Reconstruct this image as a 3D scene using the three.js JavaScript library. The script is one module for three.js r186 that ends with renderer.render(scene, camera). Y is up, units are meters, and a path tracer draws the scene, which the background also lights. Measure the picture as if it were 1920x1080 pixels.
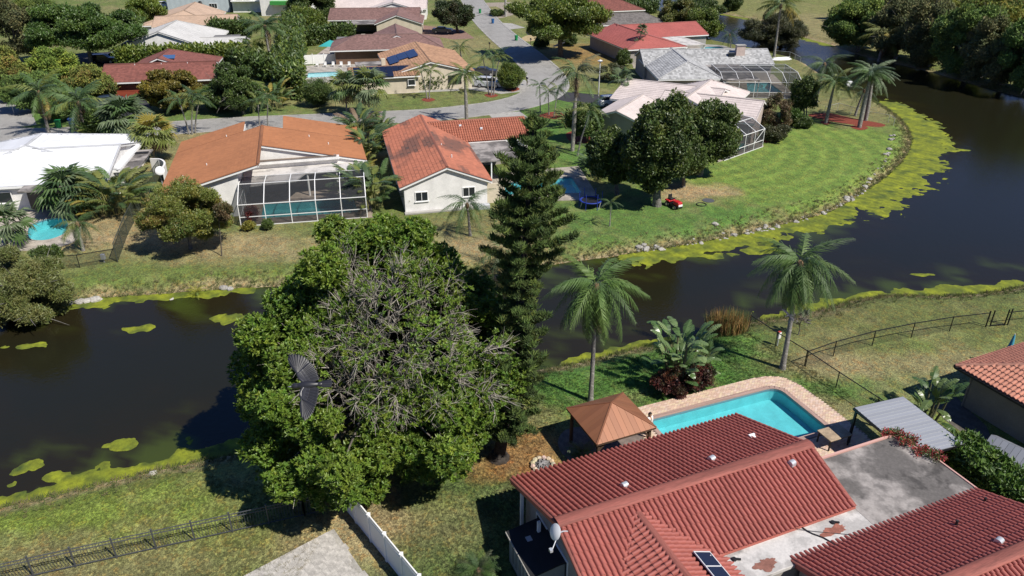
import * as THREE from 'three';
import { mergeGeometries } from 'three/addons/utils/BufferGeometryUtils.js';
import { ImprovedNoise } from 'three/addons/math/ImprovedNoise.js';
import { RoundedBoxGeometry } from 'three/addons/geometries/RoundedBoxGeometry.js';
import { MarchingCubes } from 'three/addons/objects/MarchingCubes.js';

// ---------------------------------------------------------------- camera, sky, sun, exposure
const FPX = 1400, PITCH = 27.5 * Math.PI / 180, CAMH = 28;           // lens in photo pixels (1920 wide), tilt, height in metres
const scene = new THREE.Scene();
const camera = new THREE.PerspectiveCamera(2 * Math.atan(540 / FPX) * 180 / Math.PI, 16 / 9, 0.1, 6000);
camera.position.set(0, CAMH, 0); camera.rotation.x = -PITCH;
const SUN = new THREE.Vector3(0.80, 1.21, 0.60).normalize();
{
  const W = 512, H = 256, d = new Float32Array(W * H * 4);
  for (let j = 0; j < H; j++) {
    const el = (j + 0.5) / H * Math.PI - Math.PI / 2, s = Math.max(0, Math.sin(el)), k = Math.pow(1 - s, 7);
    for (let i = 0; i < W; i++) {
      const o = (j * W + i) * 4, up = el > 0 ? 1 : 0.35;
      d[o] = (0.038 + 0.22 * k) * up; d[o + 1] = (0.092 + 0.23 * k) * up; d[o + 2] = (0.27 + 0.20 * k) * up; d[o + 3] = 1;
    }
  }
  const t = new THREE.DataTexture(d, W, H, THREE.RGBAFormat, THREE.FloatType);
  t.mapping = THREE.EquirectangularReflectionMapping; t.magFilter = t.minFilter = THREE.LinearFilter; t.needsUpdate = true;
  scene.background = t; scene.environment = t;
}
const sun = new THREE.DirectionalLight(new THREE.Color(1, 0.95, 0.86), 5.0);
sun.position.copy(SUN).multiplyScalar(200).add(new THREE.Vector3(0, 0, -100)); sun.target.position.set(0, 0, -100);
sun.castShadow = true; sun.shadow.radius = 1; sun.shadow.mapSize.set(4096, 4096);
Object.assign(sun.shadow.camera, { left: -180, right: 180, top: 180, bottom: -180, near: 1, far: 600 });
scene.add(sun, sun.target);
const renderer = new THREE.WebGLRenderer();
renderer.toneMapping = THREE.LinearToneMapping; renderer.toneMappingExposure = 1.22; renderer.shadowMap.enabled = true;

// ---------------------------------------------------------------- helpers
const V = (x, y, z) => new THREE.Vector3(x, y, z), R = a => a * Math.PI / 180;
const CP = Math.cos(PITCH), SP = Math.sin(PITCH);
function P(x, y, h = 0) {                      // photo pixel -> point at height h (the ground, an eave, a ridge)
  const u = (x - 960) / FPX, v = -(y - 540) / FPX, dy = v * CP - SP, dz = -(CP + v * SP), t = (h - CAMH) / dy;
  return V(u * t, h, dz * t);
}
const G = (x, y, h = 0) => { const p = P(x, y, h); return [p.x, p.z]; };
const pixH = (z, py) => { const v = -(py - 540) / FPX; return CAMH + z * (SP - v * CP) / (CP + v * SP); };        // height seen at pixel row py on a thing standing at depth z
const pixX = (px, z, h) => (px - 960) / FPX * (-(h - CAMH) * SP - z * CP);
const pxm = (z, h = 0) => FPX / (-(h - CAMH) * SP - z * CP);        // photo pixels per metre there
function rng(seed) { let a = seed * 2654435761 >>> 0; return () => { a = a + 0x6D2B79F5 | 0; let t = Math.imul(a ^ a >>> 15, 1 | a); t = t + Math.imul(t ^ t >>> 7, 61 | t) ^ t; return ((t ^ t >>> 14) >>> 0) / 4294967296; }; }
const perlin = new ImprovedNoise();
const N2 = (x, y, s = 0) => perlin.noise(x + 31.7, y + 11.3, s + 0.5);
function fbm(x, y, o = 4, s = 0) { let a = 0, k = 0.5, f = 1; for (let i = 0; i < o; i++) { a += k * N2(x * f, y * f, s + i * 7.1); f *= 2.03; k *= 0.5; } return a; }
const clamp = (x, a = 0, b = 1) => Math.min(b, Math.max(a, x));
const sst = (a, b, x) => { const t = clamp((x - a) / (b - a)); return t * t * (3 - 2 * t); };
const lin = (r, g, b) => new THREE.Color().setRGB(r, g, b);
const used = {};
function numbered(n) { const k = used[n] = (used[n] ?? -1) + 1; return k ? n + '_' + String(k).padStart(3, '0') : n; }
function mesh(name, geo, mat, parent) { const m = new THREE.Mesh(geo, mat); m.castShadow = m.receiveShadow = true; m.name = parent ? name : numbered(name); (parent || scene).add(m); return m; }
function tag(o, label, category, group, kind) { if (label) o.userData.label = label; if (category) o.userData.category = category; if (group) o.userData.group = group; if (kind) o.userData.kind = kind; return o; }
function thing(name, label, category, [x, y, z] = [0, 0, 0], turn = 0, group) {
  const g = new THREE.Group(); g.name = numbered(name); g.position.set(x, y, z); g.rotation.y = turn; scene.add(g); return tag(g, label, category, group);
}
const structure = (name, geo, mat) => { const m = mesh(name, geo, mat); m.userData.kind = 'structure'; return m; };
function inst(name, geo, mat, mats, cols, parent) {
  const m = new THREE.InstancedMesh(geo, mat, mats.length); m.name = parent ? name : numbered(name); m.castShadow = m.receiveShadow = true;
  for (let i = 0; i < mats.length; i++) { m.setMatrixAt(i, mats[i]); if (cols) m.setColorAt(i, cols[i]); }
  m.userData.kind = 'stuff'; (parent || scene).add(m); return m;
}
function uvm(g) {                               // uv in metres on the side each face looks at (the thing's own axes)
  g = g.index ? g.toNonIndexed() : g; g.computeVertexNormals();
  const p = g.attributes.position, uv = new Float32Array(p.count * 2), a = V(), b = V(), c = V();
  for (let i = 0; i < p.count; i += 3) {
    a.fromBufferAttribute(p, i); b.fromBufferAttribute(p, i + 1); c.fromBufferAttribute(p, i + 2);
    const n = b.clone().sub(a).cross(c.clone().sub(a)); const x = Math.abs(n.x), y = Math.abs(n.y), z = Math.abs(n.z);
    [a, b, c].forEach((q, k) => { const o = (i + k) * 2; if (y >= x && y >= z) { uv[o] = q.x; uv[o + 1] = q.z; } else if (x > z) { uv[o] = q.z; uv[o + 1] = q.y; } else { uv[o] = q.x; uv[o + 1] = q.y; } });
  }
  g.setAttribute('uv', new THREE.BufferAttribute(uv, 2)); return g;
}
function merge(list) {
  const gs = list.filter(Boolean).map(g => { const q = g.index ? g.toNonIndexed() : g; for (const k of Object.keys(q.attributes)) if (!['position', 'normal', 'uv'].includes(k)) q.deleteAttribute(k); if (!q.attributes.normal) q.computeVertexNormals(); if (!q.attributes.uv) q.setAttribute('uv', new THREE.BufferAttribute(new Float32Array(q.attributes.position.count * 2), 2)); return q; });
  return mergeGeometries(gs);
}
const box = (w, h, d, x = 0, y = 0, z = 0, ry = 0) => { const g = new THREE.BoxGeometry(w, h, d); if (ry) g.rotateY(ry); g.translate(x, y, z); return g; };
const rbox = (w, h, d, r, x = 0, y = 0, z = 0) => new RoundedBoxGeometry(w, h, d, 2, r).translate(x, y, z);
const cyl = (r0, r1, h, n = 10, x = 0, y = 0, z = 0) => new THREE.CylinderGeometry(r0, r1, h, n).translate(x, y + h / 2, z);
function bar(a, b, w, h = w, up = V(0, 1, 0)) { // box beam from a to b
  const d = b.clone().sub(a), L = d.length(), m = new THREE.Matrix4(), z = d.normalize();
  let x = up.clone().cross(z); if (x.lengthSq() < 1e-6) x = V(1, 0, 0).cross(z); x.normalize(); const y = z.clone().cross(x);
  m.makeBasis(x, y, z); m.setPosition(a.clone().addScaledVector(z, L / 2));
  return new THREE.BoxGeometry(w, h, L).applyMatrix4(m);
}
function tube(pts, r0, r1, seg = 6, rad = 6) {  // tapered tube along points
  const c = new THREE.CatmullRomCurve3(pts), fr = c.computeFrenetFrames(seg, false), pos = [], nor = [], uv = [], idx = [], L = c.getLength();
  for (let i = 0; i <= seg; i++) {
    const p = c.getPointAt(i / seg), r = typeof r0 === 'function' ? r0(i / seg) : r0 + (r1 - r0) * i / seg;
    for (let j = 0; j <= rad; j++) {
      const a = j / rad * 2 * Math.PI, n = fr.normals[i].clone().multiplyScalar(Math.cos(a)).addScaledVector(fr.binormals[i], Math.sin(a));
      pos.push(p.x + n.x * r, p.y + n.y * r, p.z + n.z * r); nor.push(n.x, n.y, n.z); uv.push(j / rad, i / seg * L);
      if (i < seg && j < rad) { const k = i * (rad + 1) + j; idx.push(k, k + 1, k + rad + 1, k + 1, k + rad + 2, k + rad + 1); }
    }
  }
  const g = new THREE.BufferGeometry(); g.setAttribute('position', new THREE.Float32BufferAttribute(pos, 3)); g.setAttribute('normal', new THREE.Float32BufferAttribute(nor, 3)); g.setAttribute('uv', new THREE.Float32BufferAttribute(uv, 2)); g.setIndex(idx); return g;
}
function tri(list, norm) { const g = new THREE.BufferGeometry(); g.setAttribute('position', new THREE.Float32BufferAttribute(list, 3)); if (norm) g.setAttribute('normal', new THREE.Float32BufferAttribute(norm, 3)); else g.computeVertexNormals(); g.setAttribute('uv', new THREE.Float32BufferAttribute(new Float32Array(list.length / 3 * 2), 2)); return g; }
const inPoly = (x, z, p) => { let r = false; for (let i = 0, j = p.length - 1; i < p.length; j = i++) { const [xi, zi] = p[i], [xj, zj] = p[j]; if ((zi > z) !== (zj > z) && x < (xj - xi) * (z - zi) / (zj - zi) + xi) r = !r; } return r; };
const segD = (x, z, a, b) => { const dx = b[0] - a[0], dz = b[1] - a[1], t = clamp(((x - a[0]) * dx + (z - a[1]) * dz) / (dx * dx + dz * dz)); return Math.hypot(x - a[0] - t * dx, z - a[1] - t * dz); };
function polyD(x, z, p) { let d = 1e9; for (let i = 0, j = p.length - 1; i < p.length; j = i++) d = Math.min(d, segD(x, z, p[j], p[i])); return inPoly(x, z, p) ? -d : d; }
function smooth(pts, n = 5, closed = true) { const c = new THREE.CatmullRomCurve3(pts.map(([x, z]) => V(x, 0, z)), closed, 'centripetal'); return c.getPoints(pts.length * n).slice(0, closed ? -1 : undefined).map(p => [p.x, p.z]); }
function sheet(poly, y, holes = [], t = 0) {    // flat polygon (x, z) at height y, t thick
  const s = new THREE.Shape(poly.map(([x, z]) => new THREE.Vector2(x, -z)));
  for (const h of holes) s.holes.push(new THREE.Path(h.map(([x, z]) => new THREE.Vector2(x, -z))));
  const g = t ? new THREE.ExtrudeGeometry(s, { depth: t, bevelEnabled: false }) : new THREE.ShapeGeometry(s);
  g.rotateX(-Math.PI / 2); g.translate(0, y - t, 0); return uvm(g);
}
function ribbon(pts, w, y, off = 0, t = 0) {            // road strip along a centre line (x, z)
  const L = [], Q = [];
  for (let i = 0; i < pts.length; i++) {
    const a = pts[Math.max(0, i - 1)], b = pts[Math.min(pts.length - 1, i + 1)], dx = b[0] - a[0], dz = b[1] - a[1], l = Math.hypot(dx, dz), nx = -dz / l, nz = dx / l;
    L.push([pts[i][0] + nx * (off + w / 2), pts[i][1] + nz * (off + w / 2)]); Q.push([pts[i][0] + nx * (off - w / 2), pts[i][1] + nz * (off - w / 2)]);
  }
  return sheet([...L, ...Q.reverse()], y, [], t);
}

// ---------------------------------------------------------------- textures and materials
function noiseTex(n, fn, srgb = true) {
  const d = new Uint8Array(n * n * 4);
  for (let j = 0; j < n; j++) for (let i = 0; i < n; i++) { const c = fn(i / n, j / n, i, j), o = (j * n + i) * 4; for (let k = 0; k < 3; k++) d[o + k] = clamp(Array.isArray(c) ? c[k] : c) * 255; d[o + 3] = 255; }
  const t = new THREE.DataTexture(d, n, n); t.wrapS = t.wrapT = THREE.RepeatWrapping; t.magFilter = THREE.LinearFilter; t.minFilter = THREE.LinearMipmapLinearFilter; t.generateMipmaps = true; if (srgb) t.colorSpace = THREE.SRGBColorSpace; t.needsUpdate = true; return t;
}
const perN = (u, v, f, s) => {                   // tiling value noise
  const x = u * f, y = v * f, xi = Math.floor(x), yi = Math.floor(y), fx = x - xi, fy = y - yi;
  const h = (a, b) => { let k = ((a % f + f) % f) * 374761393 + ((b % f + f) % f) * 668265263 + s * 974634777; k = Math.imul(k ^ k >>> 13, 1274126177); return ((k ^ k >>> 16) >>> 0) / 4294967296; };
  const e = t => t * t * (3 - 2 * t), a = h(xi, yi), b = h(xi + 1, yi), c = h(xi, yi + 1), d = h(xi + 1, yi + 1);
  return (a + (b - a) * e(fx)) + ((c + (d - c) * e(fx)) - (a + (b - a) * e(fx))) * e(fy);
};
const pf = (u, v, f0, o, s) => { let a = 0, k = 0.5, t = 0, f = f0; for (let i = 0; i < o; i++) { a += k * perN(u, v, f, s + i); t += k; k *= 0.6; f *= 2; } return a / t; };
const TEX = {
  grass: noiseTex(1024, (u, v) => { const a = pf(u, v, 90, 3, 1), b = pf(u, v, 12, 4, 9), c = pf(u, v, 256, 2, 21), s = sst(0.5, 0.75, pf(u, v, 40, 3, 31)); const l = 0.42 + 0.5 * (a - 0.5) + 0.34 * (b - 0.5) + 0.55 * (c - 0.5) + 0.36; return [l + 0.11 * s, l + 0.02 * s, l - 0.05 * s]; }),
  grain: noiseTex(512, (u, v) => 0.80 + 0.30 * (pf(u, v, 64, 3, 3) - 0.5) + 0.30 * (pf(u, v, 5, 4, 5) - 0.5)),
  stucco: noiseTex(512, (u, v) => 0.945 + 0.10 * (pf(u, v, 80, 2, 3) - 0.5) + 0.16 * (pf(u, v, 4, 5, 15) - 0.5)),
  asphalt: noiseTex(512, (u, v) => 0.80 + 0.26 * (pf(u, v, 128, 2, 3) - 0.5) + 0.16 * (pf(u, v, 4, 5, 8) - 0.5) - 0.05 * sst(0.60, 0.66, pf(u, v, 7, 4, 77))),
  bark: noiseTex(256, (u, v) => 0.70 + 0.5 * (pf(u, v * 0.25, 32, 3, 3) - 0.5) + 0.4 * (pf(u, v, 8, 3, 5) - 0.5)),
  ripple: noiseTex(512, (u, v) => pf(u, v, 24, 4, 41), false),
  flatroof: noiseTex(1024, (u, v) => { const st = sst(0.48, 0.62, pf(u, v, 4, 6, 51)), d = pf(u, v, 100, 2, 5), q = sst(0.55, 0.75, pf(u, v, 9, 5, 61)); const l = 0.94 - 0.13 * st - 0.16 * q + 0.10 * (d - 0.5); return [l, l * 0.985, l * 0.97]; }),
  stain: noiseTex(1024, (u, v) => { const st = sst(0.40, 0.66, pf(u, v, 5, 6, 151)), q = sst(0.52, 0.74, pf(u, v, 11, 5, 161)), d = pf(u, v, 100, 2, 5); const l = 0.86 - 0.32 * st - 0.14 * q + 0.10 * (d - 0.5); return [l, l * 0.97, l * 0.95]; }),
};
const rep = (t, m) => { const k = t.userData?.['r' + m]; if (k) return k; const c = t.clone(); c.repeat.set(1 / m, 1 / m); c.needsUpdate = true; (t.userData ||= {})['r' + m] = c; return c; };
function mat(r, g, b, rough = 0.85, o = {}) {
  const { tex, size = 2, bump, ...q } = o; const phys = ['transmission', 'clearcoat', 'sheen', 'ior', 'specularIntensity'].some(k => k in q);
  const m = new (phys ? THREE.MeshPhysicalMaterial : THREE.MeshStandardMaterial)({ color: lin(r, g, b), roughness: rough, metalness: 0, ...q });
  if (tex) { m.map = rep(TEX[tex], size); if (bump) { m.bumpMap = m.map; m.bumpScale = bump; } }
  return m;
}
const M = {
  white: mat(0.86, 0.845, 0.82, 0.6, { tex: 'stucco', size: 3 }), whiteTrim: mat(0.78, 0.78, 0.77, 0.5), cream: mat(0.66, 0.58, 0.45, 0.8, { tex: 'stucco', size: 3 }), greyWall: mat(0.36, 0.33, 0.30, 0.85, { tex: 'stucco', size: 3 }),
  blueGrey: mat(0.46, 0.52, 0.56, 0.8, { tex: 'stucco', size: 3 }), pinkWall: mat(0.52, 0.43, 0.38, 0.8, { tex: 'stucco', size: 3 }), brownWall: mat(0.20, 0.12, 0.08, 0.8, { tex: 'stucco', size: 3 }), taupe: mat(0.30, 0.27, 0.22, 0.85, { tex: 'stucco', size: 3 }),
  glass: mat(0.02, 0.025, 0.03, 0.06), darkMetal: mat(0.018, 0.018, 0.02, 0.45, { metalness: 0.3 }), alu: mat(0.62, 0.62, 0.62, 0.4), galv: mat(0.50, 0.52, 0.55, 0.45, { metalness: 0.35 }),
  concrete: mat(0.56, 0.54, 0.50, 0.9, { tex: 'asphalt', size: 6 }), asphalt: mat(0.45, 0.435, 0.41, 0.92, { tex: 'asphalt', size: 7 }), blacktop: mat(0.055, 0.055, 0.06, 0.9, { tex: 'asphalt', size: 5 }), kerb: mat(0.50, 0.48, 0.45, 0.9, { tex: 'grain', size: 3 }),
  screen: mat(0.03, 0.032, 0.036, 0.8, { transparent: true, opacity: 0.52, side: THREE.DoubleSide }), net: mat(0.02, 0.02, 0.02, 0.8, { transparent: true, opacity: 0.30, side: THREE.DoubleSide }),
  bark: mat(0.20, 0.17, 0.14, 0.95, { tex: 'bark', size: 1.2, bump: 0.02 }), greyBark: mat(0.34, 0.32, 0.29, 0.95, { tex: 'bark', size: 1.2, bump: 0.015 }), twig: mat(0.38, 0.345, 0.30, 0.95), palmBark: mat(0.50, 0.47, 0.43, 0.95, { tex: 'bark', size: 0.9, bump: 0.015 }), darkBark: mat(0.075, 0.06, 0.05, 0.95, { tex: 'bark', size: 1.2 }),
  flat: mat(0.62, 0.61, 0.60, 0.9, { tex: 'flatroof', size: 7 }), flatGrey: mat(0.46, 0.45, 0.44, 0.9, { tex: 'stain', size: 9 }), flatDark: mat(0.20, 0.20, 0.205, 0.9, { tex: 'flatroof', size: 6 }),
  pavers: mat(0.52, 0.40, 0.31, 0.9, { tex: 'grain', size: 1 }), deck: mat(0.52, 0.46, 0.38, 0.9, { tex: 'grain', size: 3 }), mulch: mat(0.30, 0.06, 0.03, 1, { tex: 'grain', size: 0.8, bump: 0.03 }), sand: mat(0.60, 0.46, 0.24, 1, { tex: 'grain', size: 2 }),
  rock: mat(0.60, 0.57, 0.51, 0.95, { tex: 'grain', size: 1, bump: 0.02 }), rubber: mat(0.02, 0.02, 0.02, 0.9), chrome: mat(0.6, 0.6, 0.6, 0.3, { metalness: 0.8 }), wood: mat(0.16, 0.09, 0.05, 0.8, { tex: 'bark', size: 1 }), black: mat(0.012, 0.012, 0.014, 0.6),
};
const leafMat = (o = {}) => new THREE.MeshPhysicalMaterial({ color: 0xffffff, roughness: 0.5, side: THREE.DoubleSide, transmission: 0.38, thickness: 0, ...o });
const LEAF = leafMat(), LEAFDULL = leafMat({ roughness: 0.9, transmission: 0.2 });

// ---------------------------------------------------------------- terrain, canal, roads
const pxPoly = (l, h = 0) => l.map(([x, y]) => G(x, y, h));
const WL = -0.75;                                // canal water level
const canal = smooth(pxPoly([[-160, 603], [0, 583], [100, 572], [200, 562], [330, 553], [460, 543], [600, 535], [800, 530], [930, 515], [1080, 492], [1190, 478], [1290, 462], [1400, 441], [1500, 416], [1560, 400], [1620, 365], [1670, 330], [1703, 295], [1714, 262], [1700, 232], [1665, 203], [1633, 187], [1593, 167], [1533, 135], [1497, 113], [1447, 101], [1407, 91], [1360, 82], [1313, 68], [1262, 36], [1222, 12], [1196, -8], [1180, -22],
  [1255, -22], [1272, -8], [1305, 10], [1357, 27], [1420, 38], [1465, 55], [1510, 72], [1557, 85], [1613, 104], [1680, 120], [1747, 136], [1815, 156], [1880, 174], [1960, 192], [2160, 240], [2500, 330], [2700, 470], [2400, 500], [2080, 522], [1920, 534], [1850, 546], [1750, 553], [1680, 551], [1600, 559], [1540, 576], [1480, 590], [1420, 599], [1350, 613], [1250, 640], [1180, 652], [1100, 673], [1000, 692], [930, 705], [800, 758], [640, 802], [500, 834], [330, 868], [200, 898], [100, 922], [0, 946], [-160, 985]], WL), 3);
const decks = [];                                // outlines of pool decks: the ground stops under them
const canalD = (x, z) => polyD(x, z, canal);
const groundY = (x, z, d = canalD(x, z)) => d > 2.6 ? 0 : d > -2.2 ? -0.0 + (WL - 0.05) * (1 - sst(-0.15, 2.6, d)) - 0.9 * (1 - sst(-2.2, 0.0, d)) : WL - 0.95;
// lawn tones by place: [px, py, radius x, radius z, colour, strength]
const GREEN = [0.078, 0.112, 0.022], LUSH = [0.050, 0.125, 0.018], DRY = [0.175, 0.155, 0.075], STRAW = [0.25, 0.19, 0.11], RUST = [0.24, 0.115, 0.045], DIRT = [0.24, 0.19, 0.13], OLIVE = [0.085, 0.095, 0.026];
const tones = [[850, 960, 10, 7, [0.066, 0.10, 0.026], 0.95], [985, 850, 2.6, 2.6, RUST, 0.7], [930, 880, 2.0, 1.2, RUST, 0.5], [1040, 880, 1.5, 1.2, RUST, 0.4], [1150, 700, 8, 4, LUSH, 0.9], [1360, 640, 5, 3, LUSH, 1], [1270, 690, 6, 3, LUSH, .5], [1600, 720, 8, 2, LUSH, 0.8], [1700, 660, 9, 5, DRY, 0.75], [1600, 620, 6, 4, OLIVE, 0.6], [1850, 620, 10, 4, [0.085, 0.115, 0.026], 0.7], [1560, 690, 3, 2, STRAW, 0.5], [1750, 590, 22, 3, OLIVE, 0.7], [1500, 575, 4, 1.5, STRAW, 0.5],
  [450, 990, 12, 2.6, DRY, 0.85], [200, 960, 14, 4, [0.135, 0.16, 0.036], 0.9], [400, 910, 8, 3, [0.15, 0.165, 0.05], 0.8], [60, 960, 9, 2.5, [0.12, 0.17, 0.022], 0.8], [60, 1060, 9, 2, DRY, 0.6], [640, 1010, 3, 4, STRAW, 0.6], [700, 960, 2, 2, STRAW, 0.4],
  [300, 470, 12, 4, DRY, 0.75], [420, 460, 10, 3, STRAW, 0.5], [200, 430, 6, 5, STRAW, 0.75], [180, 500, 8, 4, [0.11, 0.125, 0.04], 0.6], [260, 520, 7, 3, [0.075, 0.115, 0.02], 0.6], [400, 515, 8, 2, [0.08, 0.12, 0.02], 0.5], [900, 440, 8, 5, DRY, 0.7], [890, 470, 5, 3, STRAW, 0.6], [850, 410, 6, 4, OLIVE, 0.5],
  [1480, 300, 24, 20, [0.10, 0.165, 0.026], 1], [1400, 270, 16, 16, [0.10, 0.16, 0.026], 0.6], [1250, 410, 12, 6, [0.055, 0.13, 0.022], 0.8], [1140, 410, 6, 6, [0.065, 0.125, 0.022], 0.7], [1290, 360, 3.4, 3, STRAW, 0.95], [1345, 358, 2.6, 2.2, STRAW, 0.95], [1600, 200, 7, 6, DRY, 0.6], [1520, 160, 9, 10, OLIVE, 0.6], [1550, 130, 6, 8, DRY, 0.4],
  [800, 190, 20, 10, [0.085, 0.115, 0.026], 0.6], [970, 175, 8, 8, [0.085, 0.11, 0.028], 0.6], [870, 85, 9, 14, DRY, 0.7], [1090, 100, 8, 14, RUST, 0.55], [1070, 140, 6, 10, DRY, 0.6], [1190, 155, 9, 10, [0.085, 0.11, 0.026], 0.6], [1500, 30, 60, 60, [0.125, 0.135, 0.04], 0.8], [1540, 50, 16, 30, DRY, 0.8], [700, 270, 5, 8, DRY, 0.6], [310, 290, 4, 10, DRY, 0.7], [1060, 210, 9, 12, LUSH, 0.7], [1140, 270, 8, 10, LUSH, 0.7], [60, 225, 9, 6, LUSH, 0.6], [350, 220, 20, 7, LUSH, 0.5], [1300, 80, 12, 14, OLIVE, 0.6]].map(([x, y, a, b, c, k]) => [...G(x, y), a, b, c, k]);
function groundTone(x, z, d) {
  let c = [...GREEN]; const n1 = fbm(x * 0.13, z * 0.13, 4, 3), n2 = fbm(x * 0.5, z * 0.5, 3, 9), n3 = fbm(x * 1.7, z * 1.7, 2, 19);
  const mixc = (t, k) => { for (let i = 0; i < 3; i++) c[i] += (t[i] - c[i]) * k; };
  mixc(DRY, clamp(0.25 + n1 * 1.3));
  for (const [tx, tz, a, b, col, k] of tones) { const q = Math.hypot((x - tx) / a, (z - tz) / b); if (q < 1.5) mixc(col, k * sst(1.35, 0.55, q + n2 * 0.9 + n1 * 0.5)); }
  const mq = Math.hypot((x - MOW[0]) / 21, (z - MOW[1]) / 17) < 1 ? 0.25 : 1; mixc(DRY, clamp(n2 * 1.6 - 0.12) * 0.7 * mq); mixc([0.05, 0.10, 0.016], clamp(-n2 * 1.5 - 0.1) * 0.6 * mq);
  mixc(STRAW, clamp(n3 * 1.2 - 0.2) * 0.5 * mq);
  { const q = Math.hypot((x - MOW[0]) / 21, (z - MOW[1]) / 17); if (q < 1) { const s = Math.hypot(x - MOW[0] + 14, z - MOW[1] + 6); const k = Math.sin(s * 2.6 + n1 * 2); mixc(k > 0 ? [0.145, 0.20, 0.036] : [0.08, 0.138, 0.02], 0.5 * sst(0.0, 0.3, Math.abs(k)) * sst(1, 0.8, q)); } }
  if (d < 2.2) { mixc(STRAW, sst(1.5, 0.5, d + n2 * 1.6) * 0.75); mixc(DIRT, sst(0.75, 0.2, d + n3 * 0.7) * 0.8); if (d < 0) mixc([0.17, 0.135, 0.09], sst(0, -0.3, d + n3)); }
  return c;
}
const MOW = G(1470, 290);
function buildTerrain() {
  const zs = [], xs = []; let z = 6;
  zs.push(2500, 900, 300, 120, 60, 30, 14, 6);
  while (z > -320) { z -= clamp(Math.abs(z + 10) * 0.0105, 0.30, 1.9); zs.push(z); }
  zs.push(-340, -380, -440, -540, -700, -1000, -1600, -3000);
  const nx = 360; for (let i = 0; i <= nx; i++) xs.push(i / nx * 2 - 1);
  const pos = [], col = [], uv = [], ds = [], idx = [], W = nx + 1, ins = [];
  for (const zz of zs) {
    const hw = clamp(14 - zz * 0.83, 44, 240) ;
    for (let i = 0; i < W; i++) {
      const s = xs[i], e = Math.abs(s) > 0.965 ? Math.sign(s) * ((Math.abs(s) - 0.965) / 0.035) ** 2 * 2500 : 0, x = s * hw + e;
      const far = zz > 8 || zz < -330 || Math.abs(x) > 260, d = far ? 99 : canalD(x, zz);
      pos.push(x, groundY(x, zz, d), zz); uv.push(x, zz);
      const c = far ? GREEN : groundTone(x, zz, d); col.push(c[0] * 2.05, c[1] * 2.05, c[2] * 1.95);
      ins.push(far ? 0 : decks.some(p => inPoly(x, zz, p)) ? 1 : 0);
    }
  }
  for (let j = 0; j < zs.length - 1; j++) for (let i = 0; i < nx; i++) {
    const a = j * W + i, b = a + 1, c = a + W, d = c + 1;
    if (!(ins[a] && ins[c] && ins[b])) idx.push(a, b, c); if (!(ins[b] && ins[c] && ins[d])) idx.push(b, d, c);
  }
  const g = new THREE.BufferGeometry(); g.setAttribute('position', new THREE.Float32BufferAttribute(pos, 3)); g.setAttribute('color', new THREE.Float32BufferAttribute(col, 3)); g.setAttribute('uv', new THREE.Float32BufferAttribute(uv, 2)); g.setIndex(idx); g.computeVertexNormals();
  structure('ground', g, mat(1, 1, 1, 0.95, { tex: 'grass', size: 9, bump: 0.05, vertexColors: true }));
}
function buildWater(z0, z1, bump, size) {
  const pos = [], col = [], uv = [], idx = [], dd = []; const zs = []; let z = z0; while (z > z1) { zs.push(z); z -= clamp(Math.abs(z) * 0.012, 0.4, 3); }
  const nx = 220;
  zs.push(z1); zs.forEach((zz, j) => { const hw = 60 - zz * 0.8; for (let i = 0; i <= nx; i++) {
    const x = (i / nx * 2 - 1) * hw, d = canalD(x, zz), n = fbm(x * 0.35, zz * 0.35, 4, 41), weed = sst(0.02, 0.22, n + 0.16 * sst(-5, -0.5, d) - 0.12) * sst(-7, -1.0, d), mud = sst(-9, -1, d + n * 6);
    let c = [0.0135, 0.0135, 0.007]; const mx = (t, k) => { for (let q = 0; q < 3; q++) c[q] += (t[q] - c[q]) * k; };
    mx([0.018, 0.014, 0.006], mud * 0.8); mx([0.05, 0.07, 0.012], weed * 0.75);
    pos.push(x, WL, zz); uv.push(x, zz); col.push(...c); dd.push(d); if (j && i && Math.min(d, dd[dd.length - 2], dd[dd.length - nx - 2]) < 2.5) { const a = (j - 1) * (nx + 1) + i - 1, b = a + 1, e = a + nx + 1; idx.push(a, b, e, b, e + 1, e); } } });
  const g = new THREE.BufferGeometry(); g.setAttribute('position', new THREE.Float32BufferAttribute(pos, 3)); g.setAttribute('color', new THREE.Float32BufferAttribute(col, 3)); g.setAttribute('uv', new THREE.Float32BufferAttribute(uv, 2)); g.setIndex(idx); g.computeVertexNormals();
  const m = mat(1, 1, 1, 0.09, { vertexColors: true, ior: 1.33 }); m.bumpMap = rep(TEX.ripple, size); m.bumpScale = bump;
  structure('canal_water', g, m);
}
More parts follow.
